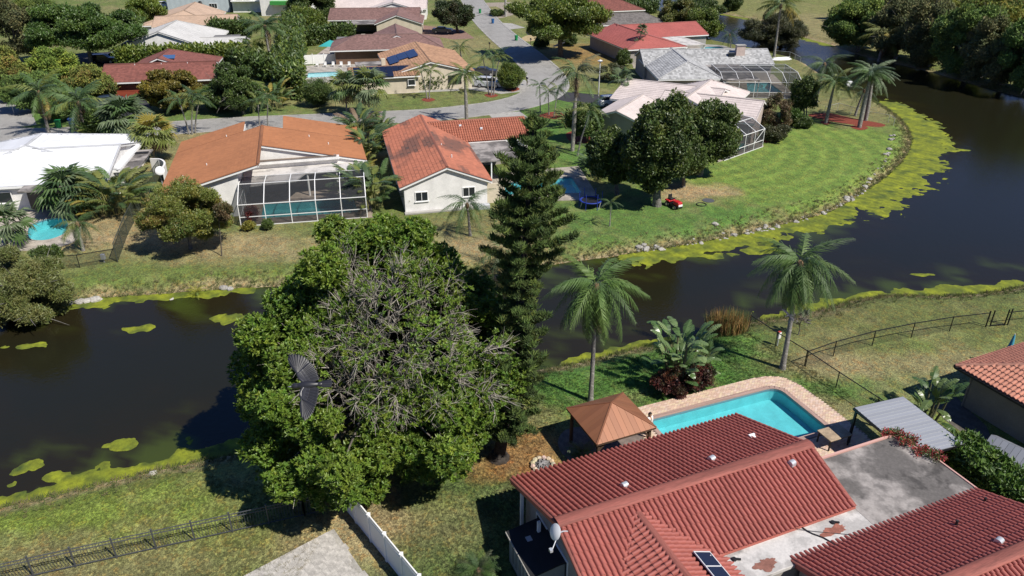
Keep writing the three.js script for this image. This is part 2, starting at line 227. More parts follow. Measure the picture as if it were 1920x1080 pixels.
// algae mats: marching squares over a field, one countless mass
function algae() {
  const spots = [[270, 615, 1.1, 0.6], [420, 600, 1.5, 0.8], [50, 648, 1.4, 0.5], [1640, 590 - 40, 0.8, 0.4], [1730, 515, 0.8, 0.3], [1795, 540, 1.5, 0.6], [1420, 470, 2, 1], [1340, 480, 2, 0.8], [900, 1, 0.1, 0.1], [1580, 262 + 80, 0.5, 0.3], [1775, 315, 0.7, 0.25], [60, 872, 0.8, 0.7], [100, 895, 0.9, 0.8], [240, 835, 1.1, 0.5], [1810, 282, .6, .3]].map(([x, y, a, b]) => [...G(x, y, WL), a, b]);
  const bands = [[[1190, 478], [1290, 462], [1400, 441], [1500, 418], [1560, 400], [1600, 375]].map(q => G(...q, WL)), [[1600, 375], [1650, 345], [1690, 305], [1710, 268], [1700, 232], [1668, 203]].map(q => G(...q, WL)), [[-80, 600], [0, 583], [100, 572], [190, 563]].map(q => G(...q, WL)), [[190, 563], [330, 553], [460, 543]].map(q => G(...q, WL)), [[0, 946], [100, 922], [200, 898], [330, 868]].map(q => G(...q, WL)), [[330, 868], [500, 834], [600, 810]].map(q => G(...q, WL)), [[1920, 534], [1800, 549], [1700, 552], [1560, 570], [1440, 597]].map(q => G(...q, WL)), [[1560, 85], [1510, 72], [1465, 55], [1420, 38], [1357, 27]].map(q => G(...q, WL)), [[1250, 640], [1180, 652], [1060, 682]].map(q => G(...q, WL))];
  const bw = [2.3, 4.6, 1.6, 0.7, 1.15, 1.4, 0.9, 2.2, 0.9];
  const field = (x, z) => {
    let f = -1; const n = fbm(x * 0.45, z * 0.45, 5, 77), n2 = fbm(x * 1.3, z * 1.3, 4, 57);
    bands.forEach((b, k) => { let d = 1e9; for (let i = 1; i < b.length; i++) d = Math.min(d, segD(x, z, b[i - 1], b[i])); f = Math.max(f, 1 - d / bw[k] + n * (k < 2 ? 0.85 : 1.5) + n2 * (k < 2 ? 0.75 : 1.1) - (k < 2 ? 0.05 : 0.16)); });
    for (const [sx, sz, a, b] of spots) f = Math.max(f, 1 - Math.hypot((x - sx) / a, (z - sz) / b) + n * 1.1 + n2 * 1.0);
    return f;
  };
  const list = [], rects = [[-75, -46, -66, -20, 0.2], [-40, 8, -46, -26, 0.15], [-40, -16, -66, -42, 0.16], [8, 60, -68, -42, 0.2], [6, 62, -122, -50, 0.24], [40, 110, -240, -122, 0.8]];
  const col = [];
  for (const [x0, x1, z0, z1, s] of rects) {
    const nx = Math.ceil((x1 - x0) / s), nz = Math.ceil((z1 - z0) / s), F = [];
    for (let j = 0; j <= nz; j++) for (let i = 0; i <= nx; i++) { const x = x0 + i * s, z = z0 + j * s; F.push(bands.some(b => { for (let k = 1; k < b.length; k++) if (segD(x, z, b[k - 1], b[k]) < 9) return true; return false; }) || spots.some(q => Math.hypot(x - q[0], z - q[1]) < 4) ? field(x, z) : -1); }
    for (let j = 0; j < nz; j++) for (let i = 0; i < nx; i++) {
      const q = [[0, 0], [1, 0], [1, 1], [0, 1]].map(([a, b]) => [x0 + (i + a) * s, z0 + (j + b) * s, F[(j + b) * (nx + 1) + i + a]]); if (!q.some(c => c[2] > 0)) continue;
      const poly = []; q.forEach((c, k) => { const d = q[(k + 1) % 4]; if (c[2] > 0) poly.push(c); if (c[2] > 0 !== d[2] > 0) { const t = c[2] / (c[2] - d[2]); poly.push([c[0] + t * (d[0] - c[0]), c[1] + t * (d[1] - c[1]), 0]); } });
      const y = c => WL + 0.006 + 0.05 * clamp(c[2] * 3) * (0.6 + 0.8 * N2(c[0] * 3, c[1] * 3, 5));
      for (let k = 1; k < poly.length - 1; k++) for (const c of [poly[0], poly[k + 1], poly[k]]) { list.push(c[0], y(c), c[1]); const n = fbm(c[0] * 0.9, c[1] * 0.9, 3, 88), e = 0.85 + n * 1.1; col.push(0.27 * e + 0.06 * n, 0.32 * e, 0.014); }
    }
  }
  const g = tri(list); g.setAttribute('color', new THREE.Float32BufferAttribute(col, 3));
  tag(mesh('algae_mat', uvm(g), mat(1, 1, 1, 0.9, { vertexColors: true, tex: 'grain', size: 1.3 })), 'bright yellow green algae floating along the canal banks', 'algae', null, 'stuff');
}
// roads and drives
const roadC = smooth(pxPoly([[-160, 248], [-40, 252], [60, 254], [160, 249], [320, 240], [440, 232], [560, 227], [700, 221], [800, 216], [880, 208], [950, 198], [1000, 184], [1027, 165], [1022, 140], [1000, 116], [972, 92], [945, 70], [915, 42], [897, 18], [885, 0], [872, -18]]), 6, false);
structure('road', ribbon(roadC, 6.3, 0.012), M.asphalt);
for (const s of [-1, 1]) structure('kerb', ribbon(roadC, 0.4, 0.05, s * 3.35, 0.06), M.kerb);
structure('side_road', ribbon(smooth(pxPoly([[-60, 90], [-30, 130], [-6, 170], [12, 205], [22, 240]]), 5, false), 6, 0.008), M.asphalt);
structure('cul_de_sac', sheet(smooth(pxPoly([[-60, 236], [10, 232], [60, 246], [110, 252], [90, 262], [20, 276], [-60, 282]])), 0.016), M.asphalt);
const drive = (name, l, m, y = 0.010) => structure(name, sheet(pxPoly(l), y), m);
drive('driveway', [[915, 214], [975, 209], [992, 222], [930, 228]], M.concrete, 0.018);
drive('driveway', [[212, 186], [270, 183], [285, 202], [225, 222], [205, 205]], M.blacktop);
drive('driveway', [[790, 47], [868, 56], [890, 72], [850, 74], [790, 64]], mat(0.36, 0.22, 0.17, 0.9, { tex: 'grain', size: 2 }));
drive('driveway', [[858, 138], [985, 150], [1000, 170], [940, 176], [858, 165]], M.concrete);
drive('driveway', [[1040, 186], [1052, 172], [1130, 178], [1190, 180], [1190, 198], [1110, 200]], M.blacktop);
drive('driveway', [[985, 60], [1035, 57], [1075, 70], [1070, 84], [1035, 88], [1055, 76], [1030, 64], [990, 66]], M.blacktop);
drive('driveway', [[925, 42], [960, 44], [985, 52], [950, 56]], M.concrete);
drive('driveway', [[880, 6], [960, 4], [985, 22], [940, 34], [915, 36], [950, 22], [930, 12], [890, 14]], mat(0.45, 0.38, 0.30, 0.9, { tex: 'grain', size: 3 }));
drive('driveway', [[150, 100], [240, 96], [248, 118], [180, 122], [110, 112]], M.blacktop);
drive('footpath', [[690, 173], [860, 166], [862, 170], [690, 178]], M.concrete);
drive('driveway', [[1180, 103], [1212, 101], [1212, 124], [1188, 128]], mat(0.50, 0.44, 0.37, 0.9, { tex: 'grain', size: 3 }), 0.014);

// ---------------------------------------------------------------- roofs and houses
function barrelGeo(w, l, hump = 0.075, prof = 7) {   // one clay tile: x across, y up the slope, z out
  const c = [], n = prof;
  c.push([-w / 2, 0.012]); for (let i = 0; i <= n; i++) { const a = Math.PI * (1 - i / n); c.push([Math.cos(a) * w * 0.37, 0.012 + Math.sin(a) * hump]); } c.push([w / 2, 0.012]);
  const q = [], lift = 0.05;
  for (let i = 0; i < c.length - 1; i++) {
    const [a, b] = [c[i], c[i + 1]], A = [a[0], -l / 2, a[1] + lift], B = [b[0], -l / 2, b[1] + lift], C = [b[0], l / 2 + 0.02, b[1]], D = [a[0], l / 2 + 0.02, a[1]];
    q.push(...A, ...B, ...C, ...A, ...C, ...D);
  }
  return tri(q);
}
function slabGeo(w, l, t = 0.045) { const g = new THREE.BoxGeometry(w * 0.985, l, t); const p = g.attributes.position; for (let i = 0; i < p.count; i++) { if (p.getY(i) < 0) p.setZ(i, p.getZ(i) + 0.028); p.setZ(i, p.getZ(i) + t / 2 - 0.02); } g.computeVertexNormals(); return g.toNonIndexed(); }
const tileCache = {};
function tileStyle(kind, w, l, c, o = {}) {
  const key = [kind, w, l].join(); const geo = tileCache[key] ||= kind === 'barrel' ? barrelGeo(w, l, w * (o.hump || 0.30)) : slabGeo(w, l);
  return { w, l, geo, base: c, vary: o.vary ?? 0.12, stain: o.stain, mat: mat(1, 1, 1, o.rough ?? 0.8), under: mat(...c, 0.9), ridge: mat(...(o.ridge || c), 0.8, { tex: 'grain', size: 1.5 }), fascia: o.fascia || M.whiteTrim };
}
let tileSeed = 11;
function roofPlane(parent, poly, st, o = {}) {    // poly: Vector3 list in the thing's own axes; a slab with courses of tiles on it
  let n = V(); for (let i = 0; i < poly.length; i++) { const a = poly[i], b = poly[(i + 1) % poly.length]; n.x += (a.y - b.y) * (a.z + b.z); n.y += (a.z - b.z) * (a.x + b.x); n.z += (a.x - b.x) * (a.y + b.y); } n.normalize(); if (n.y < 0) n.negate();
  const s = V(0, 1, 0).addScaledVector(n, -n.y).normalize(), e = s.clone().cross(n), O = poly[0];
  const q = poly.map(p => { const d = p.clone().sub(O); return [d.dot(e), d.dot(s)]; });
  const sh = new THREE.Shape(q.map(([a, b]) => new THREE.Vector2(a, b))), g = new THREE.ExtrudeGeometry(sh, { depth: 0.10, bevelEnabled: false }); g.translate(0, 0, -0.10);
  g.applyMatrix4(new THREE.Matrix4().makeBasis(e, s, n).setPosition(O));
  const slope = mesh(o.name || 'roof_slope', uvm(g), st.under, parent);
  const a0 = Math.min(...q.map(p => p[0])), a1 = Math.max(...q.map(p => p[0])), b0 = Math.min(...q.map(p => p[1])), b1 = Math.max(...q.map(p => p[1]));
  const list = [], rnd = rng(tileSeed++), B = new THREE.Matrix4().makeBasis(e, s, n);
  const na = Math.max(1, Math.round((a1 - a0) / st.w)), nb = Math.max(1, Math.round((b1 - b0) / st.l)), w = (a1 - a0) / na, l = (b1 - b0) / nb;
  for (let j = 0; j < nb; j++) for (let i = 0; i < na; i++) {
    const a = a0 + (i + 0.5) * w, b = b0 + (j + 0.5) * l; if (!inPoly(a, b, q) || (o.skip && o.skip(a - a0, b - b0, a1 - a0, b1 - b0))) continue;
    const p = O.clone().addScaledVector(e, a).addScaledVector(s, b).addScaledVector(n, 0.004 + rnd() * 0.006), m = B.clone().multiply(new THREE.Matrix4().makeRotationZ((rnd() - 0.5) * 0.02)).scale(V(w / st.w, l / st.l, 1)).setPosition(p);
    const k = 1 + (rnd() - 0.5) * 2 * st.vary + 0.22 * fbm(a * 0.35 + tileSeed, b * 0.35, 3, 3), c = lin(st.base[0] * k, st.base[1] * k, st.base[2] * k);
    if (st.stain) { const f = st.stain(a - a0, b - b0, a1 - a0, b1 - b0, rnd); c.lerp(lin(0.07, 0.045, 0.04), f); }
    list.push([m, c, p]);
  }
  if (o.single) {                                // the tiles that show largest, one by one
    parent.updateWorldMatrix(true, false); const cam = V(0, CAMH, 0);
    for (const t of list) t[3] = t[2].clone().applyMatrix4(parent.matrixWorld).distanceTo(cam);
    list.sort((x, y) => x[3] - y[3]); const tm = [0, 1, 2, 3, 4, 5].map(i => mat(...st.base.map(c => c * (0.86 + i * 0.055)), 0.8));
    for (const [m, c] of list.splice(0, o.single)) { const t = new THREE.Mesh(st.geo, tm[clamp(Math.round((c.r / st.base[0] - 0.86) / 0.055), 0, 5)]); t.name = 'roof_tile'; t.castShadow = t.receiveShadow = true; t.applyMatrix4(m); slope.add(t); }
  }
  if (list.length) inst('tile_field', st.geo, st.mat, list.map(t => t[0]), list.map(t => t[1]), slope);
  return slope;
}
function cap(a, b, r, flat = 0.6) {               // half-round ridge cover
  const d = b.clone().sub(a), L = d.length(); const g = new THREE.CylinderGeometry(r, r, L, 10, 1, true, -Math.PI / 2, Math.PI); g.scale(1, 1, flat);
  const y = d.normalize(), x = V(0, 1, 0).cross(y).normalize(), z = x.clone().cross(y); if (z.y < 0) { x.negate(); z.negate(); }
  return g.applyMatrix4(new THREE.Matrix4().makeBasis(x, y, z).setPosition(a.clone().addScaledVector(y, L / 2).addScaledVector(V(0, 1, 0), 0.03)));
}
function roofBlock(h, b, st, wall, o = {}) {      // gable or hip roof over a rectangle; ridge along 'x' or 'z'
  const ax = b.axis || 'x', T = (u, y, v) => ax === 'x' ? V(u, y, v) : V(v, y, u);
  const [u0, u1, v0, v1] = ax === 'x' ? [b.x0, b.x1, b.z0, b.z1] : [b.z0, b.z1, b.x0, b.x1], vr = b.r ?? (v0 + v1) / 2, H0 = b.hip0 || 0, H1 = b.hip1 || 0, e0 = b.e0 ?? b.he, e1 = b.e1 ?? b.he, hr = b.hr;
  const rA = T(u0 + H0, hr, vr), rB = T(u1 - H1, hr, vr), A = T(u0, e0, v0), B = T(u1, e0, v0), C = T(u1, e1, v1), D = T(u0, e1, v1), ridges = [cap(rA, rB, 0.17)], fas = [];
  if (!b.noBack) roofPlane(h, [A, B, rB, rA], st, b.back); if (!b.noFront) roofPlane(h, [C, D, rA, rB], st, b.front);
  const f = (p, q) => fas.push(bar(p.clone().add(V(0, -0.12, 0)), q.clone().add(V(0, -0.12, 0)), 0.05, 0.2));
  f(A, B); f(C, D);
  if (H0) { roofPlane(h, [D, A, rA], st); ridges.push(cap(A, rA, 0.14), cap(D, rA, 0.14)); f(A, D); } else { f(A, rA); f(D, rA); ridges.push(cap(A, rA, 0.09), cap(D, rA, 0.09)); }
  if (H1) { roofPlane(h, [B, C, rB], st); ridges.push(cap(B, rB, 0.14), cap(C, rB, 0.14)); f(B, C); } else { f(B, rB); f(C, rB); ridges.push(cap(B, rB, 0.09), cap(C, rB, 0.09)); }
  mesh('ridge_cap', merge(ridges), st.ridge, h); mesh('fascia', merge(fas), st.fascia, h);
  if (wall) {
    const ov = o.ov ?? 0.45, g0 = H0 ? ov : (o.gov ?? 0.25), g1 = H1 ? ov : (o.gov ?? 0.25), k = 0.13, sl0 = (hr - e0) / (vr - v0), sl1 = (hr - e1) / (v1 - vr);
    const prof = H0 && H1 ? [[v0 + ov, 0], [v1 - ov, 0], [v1 - ov, e1 - k], [v0 + ov, e0 - k]] : [[v0 + ov, 0], [v1 - ov, 0], [v1 - ov, e1 + sl1 * ov - k], [vr, hr - k], [v0 + ov, e0 + sl0 * ov - k]];
    let g;
    if (H0 || H1) { const s = new THREE.Shape([[v0 + ov, 0], [v1 - ov, 0], [v1 - ov, e1 - k + 0.1], [v0 + ov, e0 - k + 0.1]].map(p => new THREE.Vector2(...p))); g = new THREE.ExtrudeGeometry(s, { depth: u1 - u0 - g0 - g1, bevelEnabled: false }); }
    else g = new THREE.ExtrudeGeometry(new THREE.Shape(prof.map(p => new THREE.Vector2(...p))), { depth: u1 - u0 - g0 - g1, bevelEnabled: false });
    if (!H0 !== !H1) { const t = new THREE.ExtrudeGeometry(new THREE.Shape([[v0 + ov, e0 - k + 0.08], [v1 - ov, e1 - k + 0.08], [v1 - ov, e1 + sl1 * ov - k], [vr, hr - k], [v0 + ov, e0 + sl0 * ov - k]].map(p => new THREE.Vector2(...p))), { depth: 0.2, bevelEnabled: false }); if (H0) t.translate(0, 0, u1 - u0 - g0 - g1 - 0.2); g = merge([g, t]); }
    if (ax === 'x') { g.rotateY(Math.PI / 2); g.scale(1, 1, -1); const p = g.index; g.translate(u0 + g0, 0, 0); flip(g); } else g.translate(0, 0, u0 + g0);
    mesh('wall', uvm(g), wall, h);
  }
}
function flip(g) { const p = g.attributes.position; if (g.index) { const a = g.index.array; for (let i = 0; i < a.length; i += 3) { const t = a[i]; a[i] = a[i + 1]; a[i + 1] = t; } } else for (let i = 0; i < p.count; i += 3) for (const at of [p]) { const x = [at.getX(i), at.getY(i), at.getZ(i)]; at.setXYZ(i, at.getX(i + 1), at.getY(i + 1), at.getZ(i + 1)); at.setXYZ(i + 1, ...x); } }
function flatRoof(h, x0, x1, z0, z1, y, m, t = 0.18, name = 'flat_roof') { const r = mesh(name, uvm(rbox(x1 - x0, t, z1 - z0, 0.03, (x0 + x1) / 2, y - t / 2, (z0 + z1) / 2)), m, h); return r; }
function windowAt(h, x, y, z, w, ht, ry = 0, bars = 1, frame = M.whiteTrim) {
  const f = 0.07, gs = [box(w, f, 0.09, 0, ht / 2), box(w, f, 0.09, 0, -ht / 2), box(f, ht - f, 0.085, -w / 2 + f / 2), box(f, ht - f, 0.085, w / 2 - f / 2), box(w + 0.16, 0.06, 0.16, 0, -ht / 2 - 0.06, 0.02)];
  for (let i = 1; i <= bars; i++) gs.push(box(0.05, ht - f, 0.07, -w / 2 + w * i / (bars + 1)));
  const m = mesh('window', merge(gs), frame, h); m.position.set(x, y, z); m.rotation.y = ry;
  mesh('pane', box(w - 0.04, ht - 0.04, 0.03, 0, 0, -0.005), M.glass, m); return m;
}
const doorAt = (h, x, y, z, w, ht, ry, m, name = 'door') => { const d = mesh(name, rbox(w, ht, 0.08, 0.02), m, h); d.position.set(x, y, z); d.rotation.y = ry; return d; };
const vent = (h, x, y, z, ry = 0) => { const s = new THREE.Shape(); s.moveTo(-0.19, -0.12); s.lineTo(0.19, -0.12); s.lineTo(0.19, 0.06); s.absellipse(0, 0.06, 0.19, 0.15, 0, Math.PI, false); s.lineTo(-0.19, -0.12); const g = new THREE.ExtrudeGeometry(s, { depth: 0.36, bevelEnabled: false }).translate(0, 0, -0.18).rotateY(Math.PI / 2); g.scale(0.78, 0.78, 0.78); const m = mesh('roof_vent', g, M.galv, h); m.position.set(x, y, z); m.rotation.y = ry; return m; };
const pipe = (h, x, y, z) => mesh('vent_pipe', cyl(0.05, 0.05, 0.35, 8, x, y, z), M.whiteTrim, h);
const ragged = (x, z, a, b, sd) => [...Array(44)].map((_, i) => { const t = i / 44 * 6.283, k = 1 + 0.9 * fbm(Math.cos(t) * 2.2 + sd * 7, Math.sin(t) * 2.2, 4, sd); return [x + Math.cos(t) * a * k, z + Math.sin(t) * b * k]; });
const house = (name, label, [x, z], deg, group) => thing(name, label, 'house', [x, 0, z], R(deg), group);

const RED = tileStyle('barrel', 0.25, 0.40, [0.33, 0.095, 0.075], { vary: 0.07, hump: 0.46, rough: 0.6, ridge: [0.38, 0.12, 0.092], fascia: mat(0.38, 0.12, 0.092, 0.7) });
const TERRA = tileStyle('barrel', 0.28, 0.40, [0.36, 0.125, 0.075], { vary: 0.13, hump: 0.40, ridge: [0.38, 0.14, 0.09], stain: (a, b, A, B, r) => 0 });
const TERRAD = { ...TERRA, stain: (a, b, A, B, r) => clamp((sst(0.0, 0.25, fbm(a * 0.16 + 4, b * 0.4, 4, 5) + 0.26 - 0.8 * Math.abs(a / A - 0.55)) * 0.72) + (r() < 0.06 ? 0.25 : 0)) };
const ORANGE = tileStyle('slab', 0.33, 0.36, [0.37, 0.15, 0.062], { vary: 0.08, ridge: [0.37, 0.15, 0.065] });
const BROWNRED = tileStyle('slab', 0.33, 0.36, [0.20, 0.072, 0.055], { vary: 0.2 });
const BROWN = tileStyle('slab', 0.33, 0.38, [0.20, 0.115, 0.10], { vary: 0.22, ridge: [0.26, 0.16, 0.14] });
const TAN = tileStyle('barrel', 0.45, 0.45, [0.33, 0.19, 0.115], { vary: 0.2, hump: 0.22 });
const SCARLET = tileStyle('slab', 0.33, 0.40, [0.36, 0.10, 0.085], { vary: 0.05, ridge: [0.40, 0.125, 0.105] });
const GREY = tileStyle('slab', 0.36, 0.42, [0.36, 0.36, 0.355], { vary: 0.3, ridge: [0.5, 0.5, 0.5] });
const WHITISH = tileStyle('slab', 0.5, 0.42, [0.52, 0.51, 0.49], { vary: 0.06, ridge: [0.56, 0.55, 0.53] });
const PINKWHITE = tileStyle('slab', 0.5, 0.55, [0.56, 0.485, 0.455], { vary: 0.06, ridge: [0.62, 0.54, 0.51] });
const SNOW = tileStyle('slab', 0.6, 0.6, [0.66, 0.67, 0.69], { vary: 0.02, ridge: [0.68, 0.69, 0.71] });
const BEIGE = tileStyle('slab', 0.36, 0.42, [0.46, 0.33, 0.24], { vary: 0.08 });
const SALMON = tileStyle('barrel', 0.26, 0.42, [0.46, 0.20, 0.135], { vary: 0.1, ridge: [0.5, 0.23, 0.16], fascia: mat(0.05, 0.05, 0.05, 0.6) });
const DARKGREY = tileStyle('slab', 0.36, 0.42, [0.15, 0.135, 0.125], { vary: 0.25 });

{ // near red house: two parallel gables joined by a flat roof. own axes: x along the ridge, z towards the street
  const h = house('red_tile_house', 'house with glossy red barrel tile roof beside the turquoise pool', G(1048, 980, 4.5), 22.4);
  const HR = 4.5, wall = M.greyWall, sl = 0.36;
  // main gable: ridge from x=0 to 13.5 at z=0
  roofBlock(h, { x0: -0.1, x1: 13.5, z0: -5.15, z1: 3.25, r: 0, e0: 2.65, e1: 3.33, hr: HR, back: {}, front: { single: 300 } }, RED, null);
  mesh('ridge_cap', merge([0, 1].map(i => cap(V(-0.12, HR + 0.02 + i * 0.004, 0), V(13.52, HR + 0.02, 0), 0.32 - i * 0.07, 0.42))), RED.ridge, h);
  mesh('wall', uvm(merge([box(12.6, 2.6, 0.2, 6.9, 1.3, -4.6), box(0.2, 2.62, 8.6, 0.55, 1.31, -0.2), box(0.2, 2.62, 7.5, 13.2, 1.31, -0.8)])), wall, h);
  { const s = new THREE.Shape([[-4.6, 2.62], [4.0, 2.62], [3.1, 3.2], [0, 4.36], [-4.6, 2.7]].map(p => new THREE.Vector2(...p))); const g = new THREE.ExtrudeGeometry(s, { depth: 0.18, bevelEnabled: false }); g.rotateY(-Math.PI / 2); const k = g.clone().translate(13.29, 0, 0); mesh('gable_wall', uvm(merge([g.translate(0.65, 0, 0), k])), wall, h); }
  for (let i = 0; i < 2; i++) windowAt(h, 0.44, 1.5, -2.6 + i * 2.2, 1.2, 1.2, -Math.PI / 2);
  for (const [z, w] of [[-4.1, 0.14], [-2.1, 0.12]]) mesh('post', box(0.14, 2.6, 0.14, 0.05, 1.3, z), M.whiteTrim, h);
  // small cross gable on the street side
  roofBlock(h, { axis: 'z', z0: 0.62, z1: 8.5, x0: 0.45, x1: 6.6, r: 3.52, he: 3.0, hr: 4.30 }, RED, wall);
  // flat roof between and to the right
  mesh('flat_roof', uvm(rbox(8.2, 0.2, 1.7, 0.03, 9.4, 3.14, 3.95)), M.flat, h);
  { const fl = [[13.5, 0.05], [19.2, 0.05], [19.8, 1.9], [19.75, 4.85], [13.5, 4.85]]; mesh('flat_roof', sheet(fl, 3.24, [], 0.2), M.flatGrey, h);
    mesh('roof_edge', merge([bar(V(13.5, 3.27, -0.03), V(19.2, 3.27, -0.03), 0.12, 0.1), bar(V(19.25, 3.25, 0), V(19.85, 3.25, 1.9), 0.08, 0.08), bar(V(19.85, 3.25, 1.9), V(19.8, 3.25, 4.85), 0.08, 0.08)]), mat(0.56, 0.33, 0.28, 0.7), h);
    mesh('wall', uvm(box(5.6, 2.95, 4.0, 16.5, 1.475, 2.6)), wall, h); mesh('wall', uvm(box(7.8, 3.0, 1.3, 9.5, 1.5, 3.95)), wall, h);
    mesh('paint_patch', sheet(ragged(11.6, 3.95, 0.72, 0.26, 1), 3.254), mat(0.45, 0.17, 0.12, 0.95, { tex: 'grain', size: 0.9 }), h);
    mesh('paint_patch', sheet(ragged(7.6, 4.3, 0.55, 0.3, 2), 3.254), mat(0.36, 0.16, 0.12, 0.95, { tex: 'grain', size: 0.9 }), h);
    mesh('cable', tube([V(10.4, 3.28, 3.1), V(10.5, 3.28, 3.6), V(10.9, 3.28, 4.2), V(11.0, 3.3, 4.8)], 0.03, 0.03, 8, 5), M.black, h);
    mesh('cable', tube([V(6.9, 3.55, 2.7), V(7.8, 3.5, 2.9), V(9.2, 3.5, 2.75), V(10.3, 3.3, 3.4), V(12.4, 3.28, 4.6)], 0.014, 0.014, 12, 4), M.black, h);
    for (const [x, z] of [[11.9, 3.55], [6.5, 3.6]]) mesh('roof_drain', merge([cyl(0.09, 0.12, 0.08, 10, x, 3.25, z), bar(V(x, 3.3, z), V(x + 0.25, 3.3, z + 0.14), 0.07, 0.07)]), M.black, h); }
  // street-side gable, far slope in view
  roofBlock(h, { x0: 8.75, x1: 19.9, z0: 4.42, z1: 13.0, r: 8.7, he: 3.12, hr: 4.8 }, RED, wall);
  mesh('ridge_cap', cap(V(8.75, 4.83, 8.7), V(19.9, 4.83, 8.7), 0.3, 0.42), RED.ridge, h);
  // vents and pipes
  const ys = z => HR - Math.abs(z) * 0.36 + 0.14; for (const [px, py, b] of [[1170, 920, 0], [1333, 870, 0], [1412, 816, 1]]) { const q = h.worldToLocal(P(px, py, 3.9)); if (!b) vent(h, q.x, ys(q.z) + 0.0, q.z, 0.2); else mesh('skylight', box(0.35, 0.08, 0.3, q.x, ys(q.z), q.z), M.whiteTrim, h); }
  { let q = h.worldToLocal(P(1483, 876, 4.2)); vent(h, q.x, ys(q.z) + 0.05, q.z, 0.2); q = h.worldToLocal(P(1867, 1030, 4.2)); vent(h, q.x, 4.8 - Math.abs(q.z - 8.7) * 0.39 + 0.14, q.z, 0.2); q = h.worldToLocal(P(1793, 983, 4)); mesh('vent_pipe', cyl(0.06, 0.06, 0.4, 8, q.x, 4.8 - Math.abs(q.z - 8.7) * 0.39, q.z), M.black, h); q = h.worldToLocal(P(1846, 940, 3.6)); mesh('vent_pipe', cyl(0.06, 0.06, 0.3, 8, q.x, 4.8 - Math.abs(q.z - 8.7) * 0.39, q.z), M.black, h); }
  h.updateWorldMatrix(true, true);
  // two-cell solar panel on the cross gable
  const sp = thing('rooftop_solar_unit', 'small two cell solar panel leaning on the red cross gable', 'solar panel'); const c = P(1338, 1062, 3.95); sp.position.copy(c); sp.rotation.y = R(22.4);
  const tilt = new THREE.Group(); const rz = -0.40, rx = 0.0; const S = (g) => g.rotateX(rx).rotateZ(rz);
  mesh('panel_frame', merge([S(box(0.95, 0.05, 0.05, 0, 0, 0.82)), S(box(0.95, 0.05, 0.05, 0, 0, -0.82)), S(box(0.95, 0.05, 0.05, 0, 0, 0)), S(box(0.05, 0.05, 1.6, -0.45)), S(box(0.05, 0.05, 1.6, 0.45)), box(0.04, 0.3, 0.04, 0.3, -0.24, 0.6), box(0.04, 0.3, 0.04, 0.3, -0.24, -0.6)]), M.alu, sp);
  for (const z of [-0.41, 0.41]) mesh('solar_cell', S(box(0.86, 0.03, 0.76, 0, 0, z)), mat(0.012, 0.018, 0.04, 0.15), sp);
  // satellite dish on the left verge
  const d = thing('satellite_dish', 'white satellite dish on an arm at the red roof verge', 'satellite dish'); d.position.copy(h.localToWorld(V(0.0, 4.3, 0.55))); d.rotation.y = R(22.4);
  const dg = new THREE.SphereGeometry(0.85, 22, 8, 0, Math.PI * 2, 0, 0.52); dg.translate(0, -0.85, 0); dg.scale(1, 0.8, 1); dg.rotateZ(R(62)); dg.scale(0.82, 0.82, 0.82); dg.rotateY(R(4)); dg.translate(-0.55, 0.5, 0.1);
  mesh('dish', dg, mat(0.78, 0.78, 0.77, 0.5, { side: THREE.DoubleSide }), d); mesh('arm', merge([tube([V(0.3, 0, -0.1), V(-0.1, 0.25, 0), V(-0.45, 0.4, 0.2)], 0.035, 0.035, 6, 6), tube([V(-0.55, 0.2, 0.3), V(-0.85, 0.0, 0.55), V(-1.0, 0.25, 0.75)], 0.025, 0.025, 6, 5), box(0.12, 0.12, 0.16, -1.0, 0.3, 0.78)]), M.galv, d); mesh('mount', box(0.22, 0.1, 0.22, 0.3, -0.02, -0.1), M.galv, d);
  // utility shed under the left verge
  const sh = thing('utility_shed', 'low shed with black roof and pale sides against the red house', 'shed', [...[G(1010, 1078)].map(([x, z]) => [x, 0, z])][0], R(22.4));
  mesh('wall', uvm(box(1.9, 1.75, 2.6, 0, 0.875, 0)), mat(0.30, 0.33, 0.32, 0.8, { tex: 'stucco', size: 2 }), sh); { const s = new THREE.Shape([[-1.05, 1.72], [1.05, 2.05], [1.05, 2.13], [-1.05, 1.80]].map(p => new THREE.Vector2(...p))); const g = new THREE.ExtrudeGeometry(s, { depth: 2.9, bevelEnabled: false }).translate(0, 0, -1.45); mesh('roof', uvm(g), mat(0.02, 0.021, 0.024, 0.8, { tex: 'grain', size: 2 }), sh); }
  for (let i = 0; i < 5; i++) mesh('vent_slat', box(0.03, 0.9, 0.18, -0.97, 0.85, -0.8 + i * 0.4), mat(0.16, 0.18, 0.18, 0.8), sh);
  mesh('trim', box(0.05, 0.1, 2.9, -1.07, 1.74, 0), M.rock, sh); mesh('patch', box(0.26, 0.02, 0.3, -0.3, 1.955, -0.5), M.galv, sh);
}
